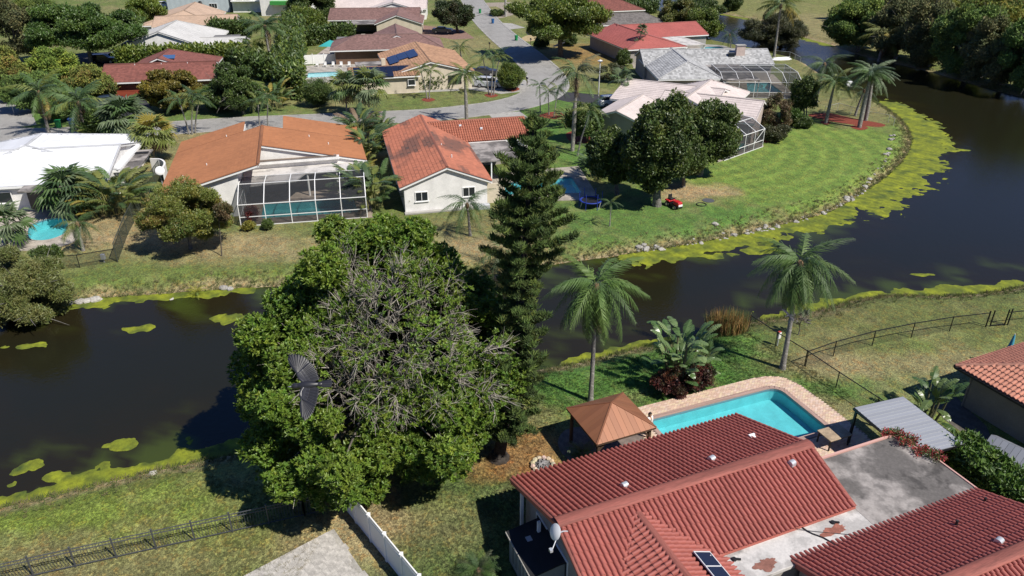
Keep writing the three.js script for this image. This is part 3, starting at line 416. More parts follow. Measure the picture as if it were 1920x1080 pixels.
{ // neighbour house at the right edge
  const h = house('salmon_tile_house', 'house with salmon barrel tiles, black gutter and taupe wall', [27.2, -38.2], 24);
  roofBlock(h, { axis: 'x', x0: -0.1, x1: 16, z0: -0.1, z1: 11, r: 5.4, he: 2.75, hr: 4.7, hip0: 5.4 }, SALMON, M.taupe, { ov: 0.75 });
  mesh('gutter', merge([bar(V(-0.16, 2.68, -0.1), V(-0.16, 2.68, 11), 0.12, 0.12), bar(V(-0.1, 2.68, -0.16), V(16, 2.68, -0.16), 0.12, 0.12)]), M.black, h); mesh('downpipe', box(0.09, 2.6, 0.09, 0.62, 1.3, 0.64), M.taupe, h);
  const s = thing('garden_shed', 'small tan garden shed with grey ribbed roof beside the clusia hedge', 'shed', [26.4, 0, -30.9], R(-52));
  mesh('wall', uvm(box(2.2, 2.0, 1.7, 0, 1.0, 0)), mat(0.28, 0.25, 0.19, 0.85, { tex: 'stucco', size: 2 }), s); mesh('gable', (() => { const g = new THREE.ExtrudeGeometry(new THREE.Shape([[-0.85, 2], [0.85, 2], [0, 2.5]].map(p => new THREE.Vector2(...p))), { depth: 2.18, bevelEnabled: false }); g.rotateY(Math.PI / 2); g.translate(-1.09, 0, 0); return uvm(g); })(), mat(0.52, 0.47, 0.38, 0.8), s);
  for (const q of [-1, 1]) for (let i = 0; i < 8; i++) { const a = -1.2 + i * 0.3; mesh('roof_panel', bar(V(a + 0.15, 2.56, 0), V(a + 0.15, 1.98, q * 1.05), 0.285, 0.04), mat(0.22 + (i % 3) * 0.02, 0.23 + (i % 3) * 0.02, 0.25 + (i % 3) * 0.02, 0.5, { metalness: 0.3 }), s); }
  windowAt(s, 1.11, 1.3, 0, 1.0, 0.5, Math.PI / 2, 4);
  structure('gravel_path', sheet(pxPoly([[1745, 760], [1790, 742], [1850, 800], [1870, 850], [1830, 830], [1775, 790]]), 0.008), mat(0.16, 0.14, 0.12, 1, { tex: 'grain', size: 1 }));
}
{ // terracotta house across the canal
  const h = house('terracotta_tile_house', 'white gabled house with terracotta barrel tiles and a side wing', [-6.5, -70.8], 13.5);
  roofBlock(h, { axis: 'z', z0: -20.6, z1: 0, x0: -4.7, x1: 4.6, r: 0.1, he: 2.75, hr: 4.55 }, TERRAD, M.white);
  h.children.filter(c => c.name === 'roof_slope').forEach((c, i) => { });
  roofBlock(h, { axis: 'x', x0: 0.5, x1: 12.2, z0: -20.2, z1: -13.6, he: 2.85, hr: 4.55 }, TERRA, M.white);
  flatRoof(h, 4.5, 9.2, -13.8, -6.6, 2.75, M.flatGrey); for (const [x, z] of [[6.0, -6.8], [9.0, -6.8]]) mesh('post', box(0.12, 2.6, 0.12, x, 1.3, z), M.whiteTrim, h);
  mesh('back_wall', uvm(box(4.9, 2.5, 0.15, 6.8, 1.25, -13.4)), M.greyWall, h);
  windowAt(h, -2.55, 1.65, -0.22, 1.3, 0.95); windowAt(h, 2.25, 1.75, -0.22, 1.3, 0.95);
  mesh('plinth', box(8.5, 0.14, 0.5, -0.1, 0.07, 0.02), M.concrete, h);
  mesh('side_wall', uvm(box(2.0, 2.1, 0.14, 5.2, 1.05, -1.1)), M.cream, h); mesh('bench_box', rbox(1.3, 0.5, 0.6, 0.05, 3.6, 0.25, 0.35), M.galv, h);
  for (const [x, z] of [[0.75, -8], [1.2, -3.9], [0.1, -12]]) pipe(h, x, 4.25, z); vent(h, 4.2, 4.2, -16, 0); vent(h, 6.6, 3.9, -15.3, 0);
}
{ // orange flat-tile house with the screened pool
  const h = house('orange_tile_house', 'white house with smooth orange tile roof and pool screen cage', [-26.3, -76.0], 15);
  for (const [q, s] of [[[[-9.6, 2.7], [-2.2, 4.63]], -12.6], [[[2.2, 4.7], [10.8, 2.75]], -13.8]]) roofPlane(h, [V(q[0][0], q[0][1], s), V(q[0][0], q[0][1], -7.9), V(q[1][0], q[1][1], -7.9), V(q[1][0], q[1][1], s)], ORANGE);
  roofBlock(h, { axis: 'z', z0: -7.9, z1: 6.6, x0: -9.6, x1: 0.0, r: -0.02, e0: 2.7, e1: 5.1, hr: 5.2, noFront: true }, ORANGE, null);
  roofBlock(h, { axis: 'z', z0: -7.9, z1: 0, x0: 0, x1: 10.8, r: 0.02, e0: 5.1, e1: 2.75, hr: 5.2, noBack: true }, ORANGE, null);
  mesh('ridge_cap', cap(V(0, 5.21, -7.9), V(0, 5.21, 0), 0.16), ORANGE.ridge, h);
  const ex = (pts, x, d, name) => { const g = new THREE.ExtrudeGeometry(new THREE.Shape(pts.map(p => new THREE.Vector2(...p))), { depth: d, bevelEnabled: false }).translate(0, 0, x); mesh(name, uvm(g), M.white, h); };
  ex([[-9.0, 0], [-2.1, 0], [-2.1, 4.48], [-9.0, 2.68]], -12.2, 18.4, 'wall'); ex([[-2.2, 0], [10.2, 0], [10.2, 2.74], [0, 5.04], [-2.2, 4.46]], -7.6, 7.4, 'wall'); ex([[2.4, 0], [10.2, 0], [10.2, 2.74], [2.4, 4.5]], -13.4, 6, 'wall');
  mesh('ledge', uvm(box(10, 0.35, 0.5, 2.9, 3.35, 0.0)), M.white, h); mesh('ledge_cap', box(9.6, 0.05, 0.6, 2.8, 3.56, 0), mat(0.5, 0.42, 0.36, 0.9, { tex: 'stain', size: 5 }), h);
  { const f = [[-2, -0.25], [10.6, -0.25], [10.8, 2.4], [4.2, 2.4], [3.2, 4.6], [-2, 5.0]]; mesh('flat_roof', sheet(f, 2.62, [], 0.15), M.flat, h); mesh('patio_wall', uvm(box(12, 2.4, 0.1, 4.2, 1.2, -0.16)), M.greyWall, h); }
  doorAt(h, 3.2, 1.1, -0.08, 2.4, 2.1, 0, M.glass, 'sliding_door'); doorAt(h, 8, 1.1, -0.08, 2.4, 2.1, 0, M.glass, 'sliding_door'); for (const x of [4.4, 7.4, 10.4]) mesh('post', cyl(0.11, 0.11, 2.46, 10, x, 0, 2.2), M.white, h);
  for (const [x, z] of [[-5.4, 1], [-7.6, 2.6], [-4, -8], [5, -6], [7, -4]]) pipe(h, x, 5.1 - Math.abs(x) * (x < 0 ? 0.26 : 0.227), z);
  const d = thing('satellite_dish', 'round white satellite dish beside the orange roof eave', 'satellite dish', [-37.2, 0, -75.6], R(30)); mesh('dish', new THREE.SphereGeometry(0.8, 20, 6, 0, 6.283, 0, 0.62).rotateX(1.15).translate(0, 2.5, 0.0), mat(0.78, 0.78, 0.77, 0.5, { side: THREE.DoubleSide }), d); mesh('pole', cyl(0.05, 0.05, 2.9, 8, 0, 0, -0.1), M.galv, d);
}
{ // bright white roof at the left
  const h = house('snow_white_house', 'house with bright snow white roof beside the kidney pool', [-50.6, -70.6], 11);
  roofBlock(h, { axis: 'x', x0: -14, x1: 9.6, z0: -13.4, z1: 0.4, r: -6.6, he: 2.7, hr: 4.4 }, SNOW, M.white);
  roofBlock(h, { axis: 'z', z0: -16.5, z1: -3, x0: -6.4, x1: 10, r: 0.2, he: 2.7, hr: 4.75, hip0: 5, hip1: 4 }, SNOW, M.white);
  flatRoof(h, 2, 8.5, -1.2, 2.2, 2.74, M.flatGrey); mesh('sliding_door', box(3.2, 2.1, 0.1, 3.6, 1.25, 0.32), M.glass, h); windowAt(h, -0.8, 1.5, 0.08, 2.6, 1.1, 0, 1);
  flatRoof(h, 9.6, 11.6, -11, -4, 2.5, M.flatGrey); mesh('patio_wall', uvm((() => { const c = smooth([[11.5, -9.4], [12.6, -9], [13.4, -7.6], [13.6, -5.6]], 6, false); return ribbon(c, 0.2, 1.9, 0, 1.9); })()), M.white, h);
  mesh('skylight', box(1.6, 0.08, 0.7, 10.6, 2.55, -9.6), M.black, h);
}
{ const h = house('brown_garage_house', 'house with dark red brown tile roof above a wooden garage door', [-63.5, -117.4], 10.5);
  roofBlock(h, { axis: 'x', x0: -0.6, x1: 16.4, z0: -9.6, z1: 0, he: 2.7, hr: 4.6 }, BROWNRED, M.brownWall, { ov: 0.8 });
  roofBlock(h, { axis: 'z', z0: -19, z1: -5, x0: 1.2, x1: 15, r: 7.4, he: 2.7, hr: 5.3, hip0: 5.5 }, BROWNRED, M.brownWall);
  const gd = doorAt(h, 3.0, 1.1, -0.74, 4.6, 2.15, 0, mat(0.26, 0.055, 0.03, 0.5), 'garage_door'); for (let i = 0; i < 4; i++) mesh('door_panel', rbox(4.4, 0.46, 0.03, 0.01, 0, -0.8 + i * 0.53, 0.05), mat(0.28, 0.06, 0.033, 0.5), gd);
  mesh('roof_panel', (() => box(1.9, 0.06, 1.1).rotateX(0.37).translate(8.7, 5.1, -7.2))(), mat(0.05, 0.11, 0.24, 0.3), h); for (const x of [4, 8, 12]) pipe(h, x, 4.3, -4.4); }
{ const h = house('pale_hip_house', 'house with pale grey hip roof behind the long green hedge', [-72, -147], 9);
  roofBlock(h, { axis: 'z', z0: -20, z1: 1, x0: -4, x1: 14, r: 5.2, he: 2.7, hr: 5.9, hip0: 6 }, WHITISH, M.white, { gov: 0.3 });
  roofBlock(h, { axis: 'x', x0: -2, x1: 20, z0: -9.5, z1: -0.6, he: 2.6, hr: 3.7 }, WHITISH, M.white); mesh('skylight', box(5, 0.1, 3, 16, 3.6, -7), M.flatDark, h); }
{ const h = house('beige_roof_house', 'house with flat beige tile roof below the grey two storey block', [-80.2, -174], 12);
  roofBlock(h, { axis: 'x', x0: 0, x1: 18, z0: -11, z1: 0, he: 2.7, hr: 4.3 }, BEIGE, M.white); roofBlock(h, { axis: 'z', z0: -24, z1: -3, x0: -3, x1: 13, r: 6, he: 2.7, hr: 5.2, hip1: 5 }, BEIGE, M.white); }
{ const h = house('grey_townhouse', 'two storey pale blue grey townhouse with small dark windows', [-96, -219], 6);
  mesh('wall', uvm(box(16.5, 9, 14, 9, 4.5, -7)), M.blueGrey, h); mesh('roof_slab', box(17, 0.4, 14.6, 9, 9.2, -7), M.whiteTrim, h);
  for (const [x, y] of [[4, 4.6], [12, 4.6], [13, 1.7]]) windowAt(h, x, y, 0.05, 2.2, 1.3, 0, 2);
  const d = thing('satellite_dish', 'black satellite dish on the grey townhouse wall', 'satellite dish', [...h.localToWorld(V(10, 2.3, 0.5)).toArray()]); mesh('dish', new THREE.SphereGeometry(1, 16, 6, 0, 6.283, 0, 0.7).rotateX(1.2), M.black, d); mesh('arm', box(0.08, 0.08, 0.9, 0, 0, -0.3), M.black, d);
  const t = house('white_townhouse', 'white townhouse with balcony rail and dark glass doors', [-78, -219], 6); mesh('wall', uvm(box(12, 9, 12, 6.5, 4.5, -7)), M.white, t); mesh('balcony', box(8, 0.25, 1.6, 4.5, 3.1, -0.3), M.whiteTrim, t);
  mesh('railing', merge([box(8, 0.1, 0.08, 4.5, 4.25, 0.45), ...[...Array(17)].map((_, i) => box(0.08, 1.1, 0.06, 0.6 + i * 0.49, 3.7, 0.45))]), M.whiteTrim, t); for (const x of [2.5, 4.6]) doorAt(t, x, 4.4, -0.95, 1.8, 2.2, 0, M.glass, 'glass_door');
  const k = house('green_trim_building', 'far white building with orange panel and green awning', G(536, 30), 0); mesh('wall', uvm(box(13, 8, 8, 0, 4, -4)), M.white, k); mesh('wall_panel', box(6, 1.6, 0.2, -0.5, 5.4, 0.05), mat(0.5, 0.25, 0.1, 0.8), k); mesh('awning', box(7, 0.9, 1.4, 0, 3.4, 0.7), mat(0.04, 0.26, 0.05, 0.7), k); mesh('door', box(3, 2.2, 0.1, 1, 1.1, 0.05), M.galv, k); }
{ const h = house('mauve_roof_house', 'house with mauve brown tile roof, cream gable and grey patio roof', [-43.3, -184.6], 4);
  roofBlock(h, { axis: 'x', x0: 0, x1: 21.5, z0: -12, z1: 0, he: 2.8, hr: 4.7 }, BROWN, M.greyWall, { ov: 1.4 }); roofBlock(h, { axis: 'z', z0: -6, z1: 7, x0: 11.5, x1: 22.5, r: 16.6, he: 2.8, hr: 4.7 }, BROWN, M.cream);
  flatRoof(h, 4.5, 12, -0.5, 6, 2.7, M.flatGrey); for (const x of [1.5, 3.2]) mesh('door', box(1.4, 2.1, 0.1, x, 1.05, -1.35), M.glass, h); }
{ const h = house('long_brown_house', 'house with long brown hip roof between two driveways', [-34.3, -145.2], 9);
  roofBlock(h, { axis: 'x', x0: 0, x1: 21.5, z0: -11, z1: 0.3, he: 2.75, hr: 4.6, hip0: 5, hip1: 4.5 }, BROWN, M.brownWall, { ov: 0.9 }); roofBlock(h, { axis: 'z', z0: -19, z1: -4, x0: 8, x1: 17.5, he: 2.75, hr: 4.6 }, BROWN, M.cream); flatRoof(h, 0.5, 8, -17, -10, 2.6, M.flatDark); mesh('chimney', box(0.8, 0.9, 0.6, 6, 3, -14), M.cream, h); }
const panelMat = mat(0.012, 0.016, 0.035, 0.12), panelBlue = mat(0.014, 0.032, 0.095, 0.12);
{ const h = house('solar_roof_house', 'cream house with tan barrel tiles and solar panels on its roof', [-13.2, -124.5], 14);
  roofBlock(h, { axis: 'z', z0: -19.5, z1: 0, x0: -7, x1: 7.2, r: 0, he: 2.75, hr: 4.6 }, TAN, M.cream);
  roofBlock(h, { axis: 'x', x0: -13.2, x1: -2, z0: -5.6, z1: 1.2, he: 2.75, hr: 3.8 }, TAN, M.cream);
  flatRoof(h, -11.6, -4.5, -12.5, -5.2, 2.8, M.flatGrey); mesh('chimney', box(0.7, 1.2, 0.7, -7, 3.4, -8), M.cream, h);
  windowAt(h, 3.9, 1.6, -0.2, 2.2, 1.2, 0, 2, M.black); windowAt(h, -3.4, 1.7, 1.0, 1.2, 0.9, 0, 0);
  const arr = (label, cells, m, O, e, s, n) => { const g = thing('solar_array', label, 'solar array'); g.position.copy(h.localToWorld(O.clone())); g.rotation.y = h.rotation.y; for (const [i, j] of cells) { const c = e.clone().multiplyScalar(i * 1.04).addScaledVector(s, j * 1.7); const q = new THREE.BoxGeometry(1.0, 1.66, 0.06).applyMatrix4(new THREE.Matrix4().makeBasis(e, s, n).setPosition(c)); mesh('solar_panel', q, m, g); } };
  h.updateWorldMatrix(true, true);
  { const n = V(-1.85, 7, 0).normalize(), s = V(7, 1.85, 0).normalize(), e = V(0, 0, 1); arr('blue stepped solar array on the tan roof slope', [[0, 0], [1, 0], [2, 0], [3, 0], [4, 0], [2, 1], [3, 1], [4, 1], [5, 1], [0, 1], [1, 1], [0, -1], [1, -1], [4, -1], [5, -1], [2, -1], [3, -1]], panelBlue, V(-3.6, 3.95, -12), e, s, n); }
  { const n = V(0, 3.4, 1.05).normalize(), s = V(0, 1.05, -3.4).normalize(), e = V(1, 0, 0); arr('dark solar array on the low tan roof facing the street', [[0, 0], [1, 0], [2, 0], [3, 0], [4, 0], [5, 0], [6, 0], [7, 0], [8, 0], [9, 0], [0, -1], [1, -1], [2, -1], [3, -1], [4, -1], [5, -1]], panelMat, V(-11.9, 3.62, -1.05), e, s, n); }
}
{ const h = house('pale_far_house', 'far house with pale pink white roof and white gable', G(640, 18, 2.7), 4); roofBlock(h, { axis: 'x', x0: -4, x1: 22, z0: -12, z1: 0, he: 2.7, hr: 4.6 }, PINKWHITE, M.white); roofBlock(h, { axis: 'z', z0: -8, z1: 4, x0: 6, x1: 21, he: 2.7, hr: 4.8 }, PINKWHITE, M.white); }
{ const h = house('scarlet_roof_house', 'house with smooth scarlet roof and white patio roof', [23.2, -163.6], 17);
  roofBlock(h, { axis: 'x', x0: -1, x1: 17.5, z0: -6, z1: 5, r: -0.8, he: 2.75, hr: 4.6 }, SCARLET, M.greyWall); roofBlock(h, { axis: 'z', z0: -3, z1: 16.5, x0: -6.6, x1: 6.2, r: -0.6, he: 2.75, hr: 4.6, hip1: 4 }, SCARLET, M.greyWall); flatRoof(h, 5.2, 11, 3.6, 15.2, 2.75, M.flat); doorAt(h, -6.0, 1.2, 4, 4.6, 2.2, Math.PI / 2, M.white, 'garage_door'); for (const z of [8, 14.8]) mesh('post', box(0.15, 2.6, 0.15, 10.8, 1.3, z), M.whiteTrim, h); }
{ const h = house('charcoal_roof_house', 'house with weathered charcoal roof behind the scarlet roof', [21, -177.5], 14); roofBlock(h, { axis: 'x', x0: -1, x1: 15.5, z0: -10, z1: 0, he: 2.7, hr: 4.5, hip1: 4 }, DARKGREY, M.greyWall); flatRoof(h, -1, 5, -13, -9, 3.6, M.flat);
  const k = house('rust_roof_house', 'far house with rusty brown hip roof by the blue canal', G(1122, 22, 2.7), 16); roofBlock(k, { axis: 'x', x0: -4, x1: 13, z0: -12, z1: 0, he: 2.7, hr: 4.8, hip1: 5, hip0: 4 }, BROWNRED, M.greyWall); }
{ const h = house('grey_tile_house', 'house with patterned grey tiles, chimney and pool cage', [22.9, -120], 1.5);
  roofBlock(h, { axis: 'x', x0: 0, x1: 22.5, z0: -20.5, z1: -11, r: -15.6, he: 2.8, hr: 4.6 }, GREY, M.greyWall); roofBlock(h, { axis: 'z', z0: -17, z1: 0.1, x0: 0.2, x1: 10.6, r: 5.8, he: 2.75, hr: 4.6, hip1: 4.6 }, GREY, M.pinkWall); flatRoof(h, 10.2, 16.2, -13.4, 1.2, 2.85, M.flatGrey);
  mesh('chimney', uvm(box(1.5, 2.2, 1.0, 17.2, 4.4, -14)), mat(0.6, 0.48, 0.42, 0.9, { tex: 'stucco', size: 2 }), h); mesh('chimney_cap', box(1.7, 0.14, 1.2, 17.2, 5.55, -14), M.concrete, h); mesh('skylight', box(1.1, 0.9, 0.8, 15.6, 3.9, -13.6), M.glass, h); for (const x of [7.0, 8.6]) windowAt(h, x, 1.5, -0.28, 1.2, 1.4, 0, 1); for (const x of [10.6, 16]) mesh('post', box(0.14, 2.7, 0.14, x, 1.35, 1.0), M.whiteTrim, h); }
{ const h = house('pinkish_white_house', 'house with pinkish white tile roof behind the dark ficus trees', [27.4, -107.3], -28);
  roofBlock(h, { axis: 'x', x0: -11.7, x1: 3, z0: -5.7, z1: 6.6, r: 0.4, he: 2.75, hr: 4.4 }, PINKWHITE, M.pinkWall); roofBlock(h, { axis: 'z', z0: -7, z1: 9.5, x0: -5, x1: 5, r: 0, he: 2.75, hr: 4.8, hip0: 4 }, PINKWHITE, M.pinkWall);
  roofBlock(h, { axis: 'x', x0: -4, x1: 9.4, z0: 1, z1: 10.6, r: 5.7, he: 2.75, hr: 4.6 }, PINKWHITE, M.pinkWall); roofBlock(h, { axis: 'z', z0: 6.9, z1: 17.2, x0: -10.4, x1: -3.2, r: -6.8, he: 2.7, hr: 3.95 }, PINKWHITE, M.greyWall); for (const x of [1.5, 6]) windowAt(h, x, 1.5, 10.2, 1.4, 1.2); }

// ---------------------------------------------------------------- pools, decks, cages
const poolSkin = mat(0.16, 0.56, 0.60, 0.6, { tex: 'stucco', size: 2 }), poolSkin2 = poolSkin;
const poolWater = new THREE.MeshPhysicalMaterial({ color: lin(0.80, 0.97, 0.98), roughness: 0.03, transmission: 1, thickness: 0, ior: 1.33, bumpMap: rep(TEX.ripple, 2.2), bumpScale: 0.01 });
const ctr = p => [p.reduce((a, q) => a + q[0], 0) / p.length, p.reduce((a, q) => a + q[1], 0) / p.length];
function rounded(p, r, n = 5) { const out = []; p.forEach((b, i) => { const a = p[(i + p.length - 1) % p.length], c = p[(i + 1) % p.length], ab = [a[0] - b[0], a[1] - b[1]], cb = [c[0] - b[0], c[1] - b[1]], la = Math.hypot(...ab), lc = Math.hypot(...cb), rr = Math.min(Array.isArray(r) ? r[i] : r, la * 0.45, lc * 0.45), s = [b[0] + ab[0] / la * rr, b[1] + ab[1] / la * rr], e = [b[0] + cb[0] / lc * rr, b[1] + cb[1] / lc * rr]; for (let k = 0; k <= n; k++) { const t = k / n; out.push([(1 - t) ** 2 * s[0] + 2 * t * (1 - t) * b[0] + t * t * e[0], (1 - t) ** 2 * s[1] + 2 * t * (1 - t) * b[1] + t * t * e[1]]); } }); return out; }
function pool(label, poly, deckPoly, o = {}) {
  const [cx, cz] = ctr(poly), L = poly.map(([x, z]) => [x - cx, z - cz]), D = deckPoly.map(([x, z]) => [x - cx, z - cz]), depth = o.depth || 0.85;
  decks.push(deckPoly);
  const dk = structure('pool_deck', sheet(D, 0.05, [L], 0.12), o.deck || M.deck); dk.position.set(cx, 0, cz);
  const t = thing('swimming_pool', label, 'pool', [cx, 0, cz]), q = [];
  L.forEach((a, i) => { const b = L[(i + 1) % L.length]; q.push(a[0], 0.02, a[1], b[0], 0.02, b[1], b[0], -depth, b[1], a[0], 0.02, a[1], b[0], -depth, b[1], a[0], -depth, a[1]); });
  mesh('basin', uvm(merge([tri(q), sheet(L, -depth)])), o.skin || poolSkin, t); mesh('water_surface', sheet(L, -0.10), poolWater, t);
  const rim = []; L.forEach((a, i) => { const b = L[(i + 1) % L.length]; rim.push(bar(V(a[0], -0.05, a[1]), V(b[0], -0.05, b[1]), 0.03, 0.16)); }); mesh('tile_band', merge(rim), o.rim || mat(0.10, 0.20, 0.24, 0.4), t);
  return [t, dk, L, D];
}
{ const g = new THREE.Group(); g.position.set(8.3, 0, -36.4); g.rotation.y = R(21.6); g.updateMatrixWorld(); const W = l => l.map(([x, z]) => { const p = g.localToWorld(V(x, 0, z)); return [p.x, p.z]; });
  const L0 = rounded([[0, 0], [9.5, 0], [9.5, 4.7], [0, 4.7]], [0.3, 0.9, 0.3, 0.3]), D0 = rounded([[-1.1, -1.35], [11.0, -1.35], [11.2, 5.9], [10.6, 7.4], [-2.2, 7.2], [-2.2, 2.6], [-1.1, 1.2]], [0.4, 2.3, 0.3, 0.4, 0.4, 0.5, 0.4]);
  const [t, dk, L, D] = pool('turquoise rectangular pool with rounded far corner beside the red roof', W(L0), W(D0), { deck: mat(0.34, 0.25, 0.19, 0.95, { tex: 'grain', size: 1 }) });
  const ms = [], cs = [], rnd = rng(5), c = Math.cos(-R(21.6)), s = Math.sin(-R(21.6)), tones4 = [[0.56, 0.40, 0.30], [0.60, 0.47, 0.33], [0.52, 0.36, 0.28], [0.58, 0.44, 0.36]];
  for (let j = 0; j < 80; j++) for (let i = 0; i < 64; i++) { const lx = -2.4 + i * 0.222 + (j % 2) * 0.111, lz = -1.5 + j * 0.112; const x = c * lx - s * lz, z = s * lx + c * lz; const w = g.localToWorld(V(lx, 0, lz)), X = w.x - dk.position.x, Z = w.z - dk.position.z; if (!inPoly(X, Z, D) || polyD(X, Z, L) < 0.30 || polyD(X, Z, D) > -0.06) continue; ms.push(new THREE.Matrix4().makeRotationY(R(21.6)).setPosition(X, 0.058, Z)); const k = tones4[Math.floor(rnd() * 4)], e = 0.88 + rnd() * 0.24; cs.push(lin(k[0] * e, k[1] * e, k[2] * e)); }
  inst('paver_field', box(0.208, 0.03, 0.098), mat(1, 1, 1, 0.9), ms, cs, dk);
  const cop = []; for (let i = 0; i < L.length; i++) { const a = L[i], b = L[(i + 1) % L.length]; const dx = b[0] - a[0], dz = b[1] - a[1], l = Math.hypot(dx, dz) || 1; cop.push(bar(V(a[0] + dz / l * 0.13, 0.06, a[1] - dx / l * 0.13), V(b[0] + dz / l * 0.13, 0.06, b[1] - dx / l * 0.13), 0.3, 0.06)); } mesh('coping', merge(cop), mat(0.55, 0.37, 0.31, 0.8, { tex: 'grain', size: 1 }), t);
  // covered metal roof at the end of the pool
  const A = P(1602, 765, 2.5), cp = thing('carport', 'grey ribbed metal shelter roof on dark posts beside the pool', 'shelter', [A.x, 0, A.z], R(18)); const pm = [0.40, 0.42, 0.44].map(k => mat(k * 0.86, k * 0.89, k * 0.95, 0.5, { metalness: 0.3 }));
  for (let i = 0; i < 18; i++) mesh('roof_panel', merge([box(3.4, 0.03, 0.235, 1.7, 2.52 - i * 0.004, 0.12 + i * 0.24), box(3.4, 0.045, 0.03, 1.7, 2.535 - i * 0.004, 0.245 + i * 0.24)]), pm[i % 3], cp);
  mesh('roof_frame', merge([box(0.06, 0.14, 4.4, -0.02, 2.42, 2.15), box(0.06, 0.14, 4.4, 3.42, 2.42, 2.15), box(3.4, 0.14, 0.06, 1.7, 2.42, -0.02), box(3.4, 0.14, 0.06, 1.7, 2.38, 4.35)]), M.darkMetal, cp); for (const [x, z] of [[0.1, 0.1], [3.3, 0.1], [0.1, 4.2], [3.3, 4.2]]) mesh('post', box(0.12, 2.36, 0.12, x, 1.18, z), M.darkMetal, cp);
  const [bx, bz] = G(1560, 833); const tb = thing('patio_table', 'pale stone topped table between pool and flat roof', 'table', [bx, 0.05, bz], R(22)); mesh('table_top', rbox(1.6, 0.07, 1.1, 0.02, 0, 0.78, 0), mat(0.56, 0.42, 0.28, 0.7, { tex: 'grain', size: 1 }), tb); for (const [x, z] of [[-0.7, -0.45], [0.7, -0.45], [-0.7, 0.45], [0.7, 0.45]]) mesh('leg', box(0.07, 0.75, 0.07, x, 0.375, z), M.darkMetal, tb);
}
{ // gazebo
  const c = [[1061, 764], [1168, 736], [1232, 800], [1119, 839]].map(q => P(...q, 2.35)).reduce((a, b) => a.add(b), V()).multiplyScalar(0.25);
  const g = thing('gazebo', 'bronze metal roofed gazebo with pointed hip roof next to the pool', 'gazebo', [c.x, 0, c.z], R(23.5)); const hw = 1.86, hd = 1.76, he = 2.35, ha = 3.38;
  const mats3 = [mat(0.27, 0.115, 0.058, 0.5, { metalness: 0.2 }), mat(0.25, 0.105, 0.054, 0.5, { metalness: 0.2 }), mat(0.29, 0.122, 0.062, 0.5, { metalness: 0.2 })], n = 11;
  [[0, hw, hd], [1, hd, hw], [2, hw, hd], [3, hd, hw]].forEach(([k, w, d]) => { for (let i = 0; i < n; i++) {
    const a = -w + 2 * w * i / n + 0.006, b = -w + 2 * w * (i + 1) / n - 0.006, T = x => 1 - Math.abs(x) / w, at = (x, t) => [x, he + (ha - he) * t, d * (1 - t)];
    const bot = [at(a, 0), at(b, 0)], top = a < 0 && b > 0 ? [at(b, T(b)), at(0, 1), at(a, T(a))] : [at(b, T(b)), at(a, T(a))], pts = [...bot, ...top].map(p => V(...p)), N = V(0, d, ha - he).normalize(), q = [];
    const up = pts.map(p => p.clone().addScaledVector(N, 0.035)); for (let j = 1; j < pts.length - 1; j++) q.push(...up[0].toArray(), ...up[j].toArray(), ...up[j + 1].toArray(), ...pts[0].toArray(), ...pts[j + 1].toArray(), ...pts[j].toArray()); pts.forEach((p, j) => { const r = pts[(j + 1) % pts.length], u = up[j], v = up[(j + 1) % pts.length]; q.push(...p.toArray(), ...r.toArray(), ...v.toArray(), ...p.toArray(), ...v.toArray(), ...u.toArray()); });
    const m = mesh('roof_panel', tri(q), mats3[(i * 7 + k) % 3], g); m.rotation.y = k * Math.PI / 2; } });
  mesh('hip_cap', merge([[-1, -1], [1, -1], [1, 1], [-1, 1]].map(([x, z]) => bar(V(x * hw, he + 0.04, z * hd), V(0, ha + 0.04, 0), 0.09, 0.04))), mats3[1], g);
  mesh('eave_beam', merge([box(2 * hw, 0.12, 0.07, 0, he - 0.05, hd - 0.04), box(2 * hw, 0.12, 0.07, 0, he - 0.05, -hd + 0.04), box(0.07, 0.12, 2 * hd - 0.2, hw - 0.04, he - 0.06), box(0.07, 0.12, 2 * hd - 0.2, -hw + 0.04, he - 0.06)]), M.wood, g);
  for (const x of [-1, 1]) for (const z of [-1, 1]) { const p = mesh('post', box(0.15, he - 0.06, 0.15, x * (hw - 0.25), (he - 0.06) / 2, z * (hd - 0.25)), M.wood, g); mesh('brace', merge([bar(V(x * (hw - 0.25), 1.7, z * (hd - 0.25)), V(x * (hw - 0.85), he - 0.1, z * (hd - 0.25)), 0.09, 0.09), bar(V(x * (hw - 0.25), 1.7, z * (hd - 0.25)), V(x * (hw - 0.25), he - 0.1, z * (hd - 0.85)), 0.09, 0.09)]), M.wood, p); }
  structure('paved_pad', sheet(smooth(pxPoly([[1046, 830], [1062, 806], [1110, 800], [1180, 804], [1236, 812], [1240, 850], [1150, 880], [1068, 864]])), 0.03, [], 0.05), mat(0.28, 0.22, 0.19, 0.95, { tex: 'grain', size: 0.8 }));
}
pool('green blue pool under the white framed screen cage', rounded(pxPoly([[490, 410], [494, 381], [662, 372], [672, 398]]), 0.3), pxPoly([[450, 424], [460, 362], [690, 350], [700, 408]]), { skin: poolSkin2, deck: mat(0.42, 0.34, 0.27, 0.9, { tex: 'grain', size: 2 }) });
pool('kidney shaped blue pool beside the snow white house', smooth(pxPoly([[52, 436], [62, 420], [90, 411], [118, 410], [128, 425], [118, 440], [90, 450], [62, 450]])), smooth(pxPoly([[-30, 458], [-30, 395], [50, 388], [130, 395], [150, 420], [142, 452], [90, 468], [30, 470]])), { skin: poolSkin2, deck: mat(0.60, 0.53, 0.45, 0.9, { tex: 'grain', size: 3 }) });
pool('wide turquoise pool behind the tall dark pine', rounded(pxPoly([[922, 366], [930, 345], [1072, 332], [1092, 362]]), 0.5), pxPoly([[905, 378], [920, 326], [1085, 312], [1120, 366], [1090, 376]]), {});
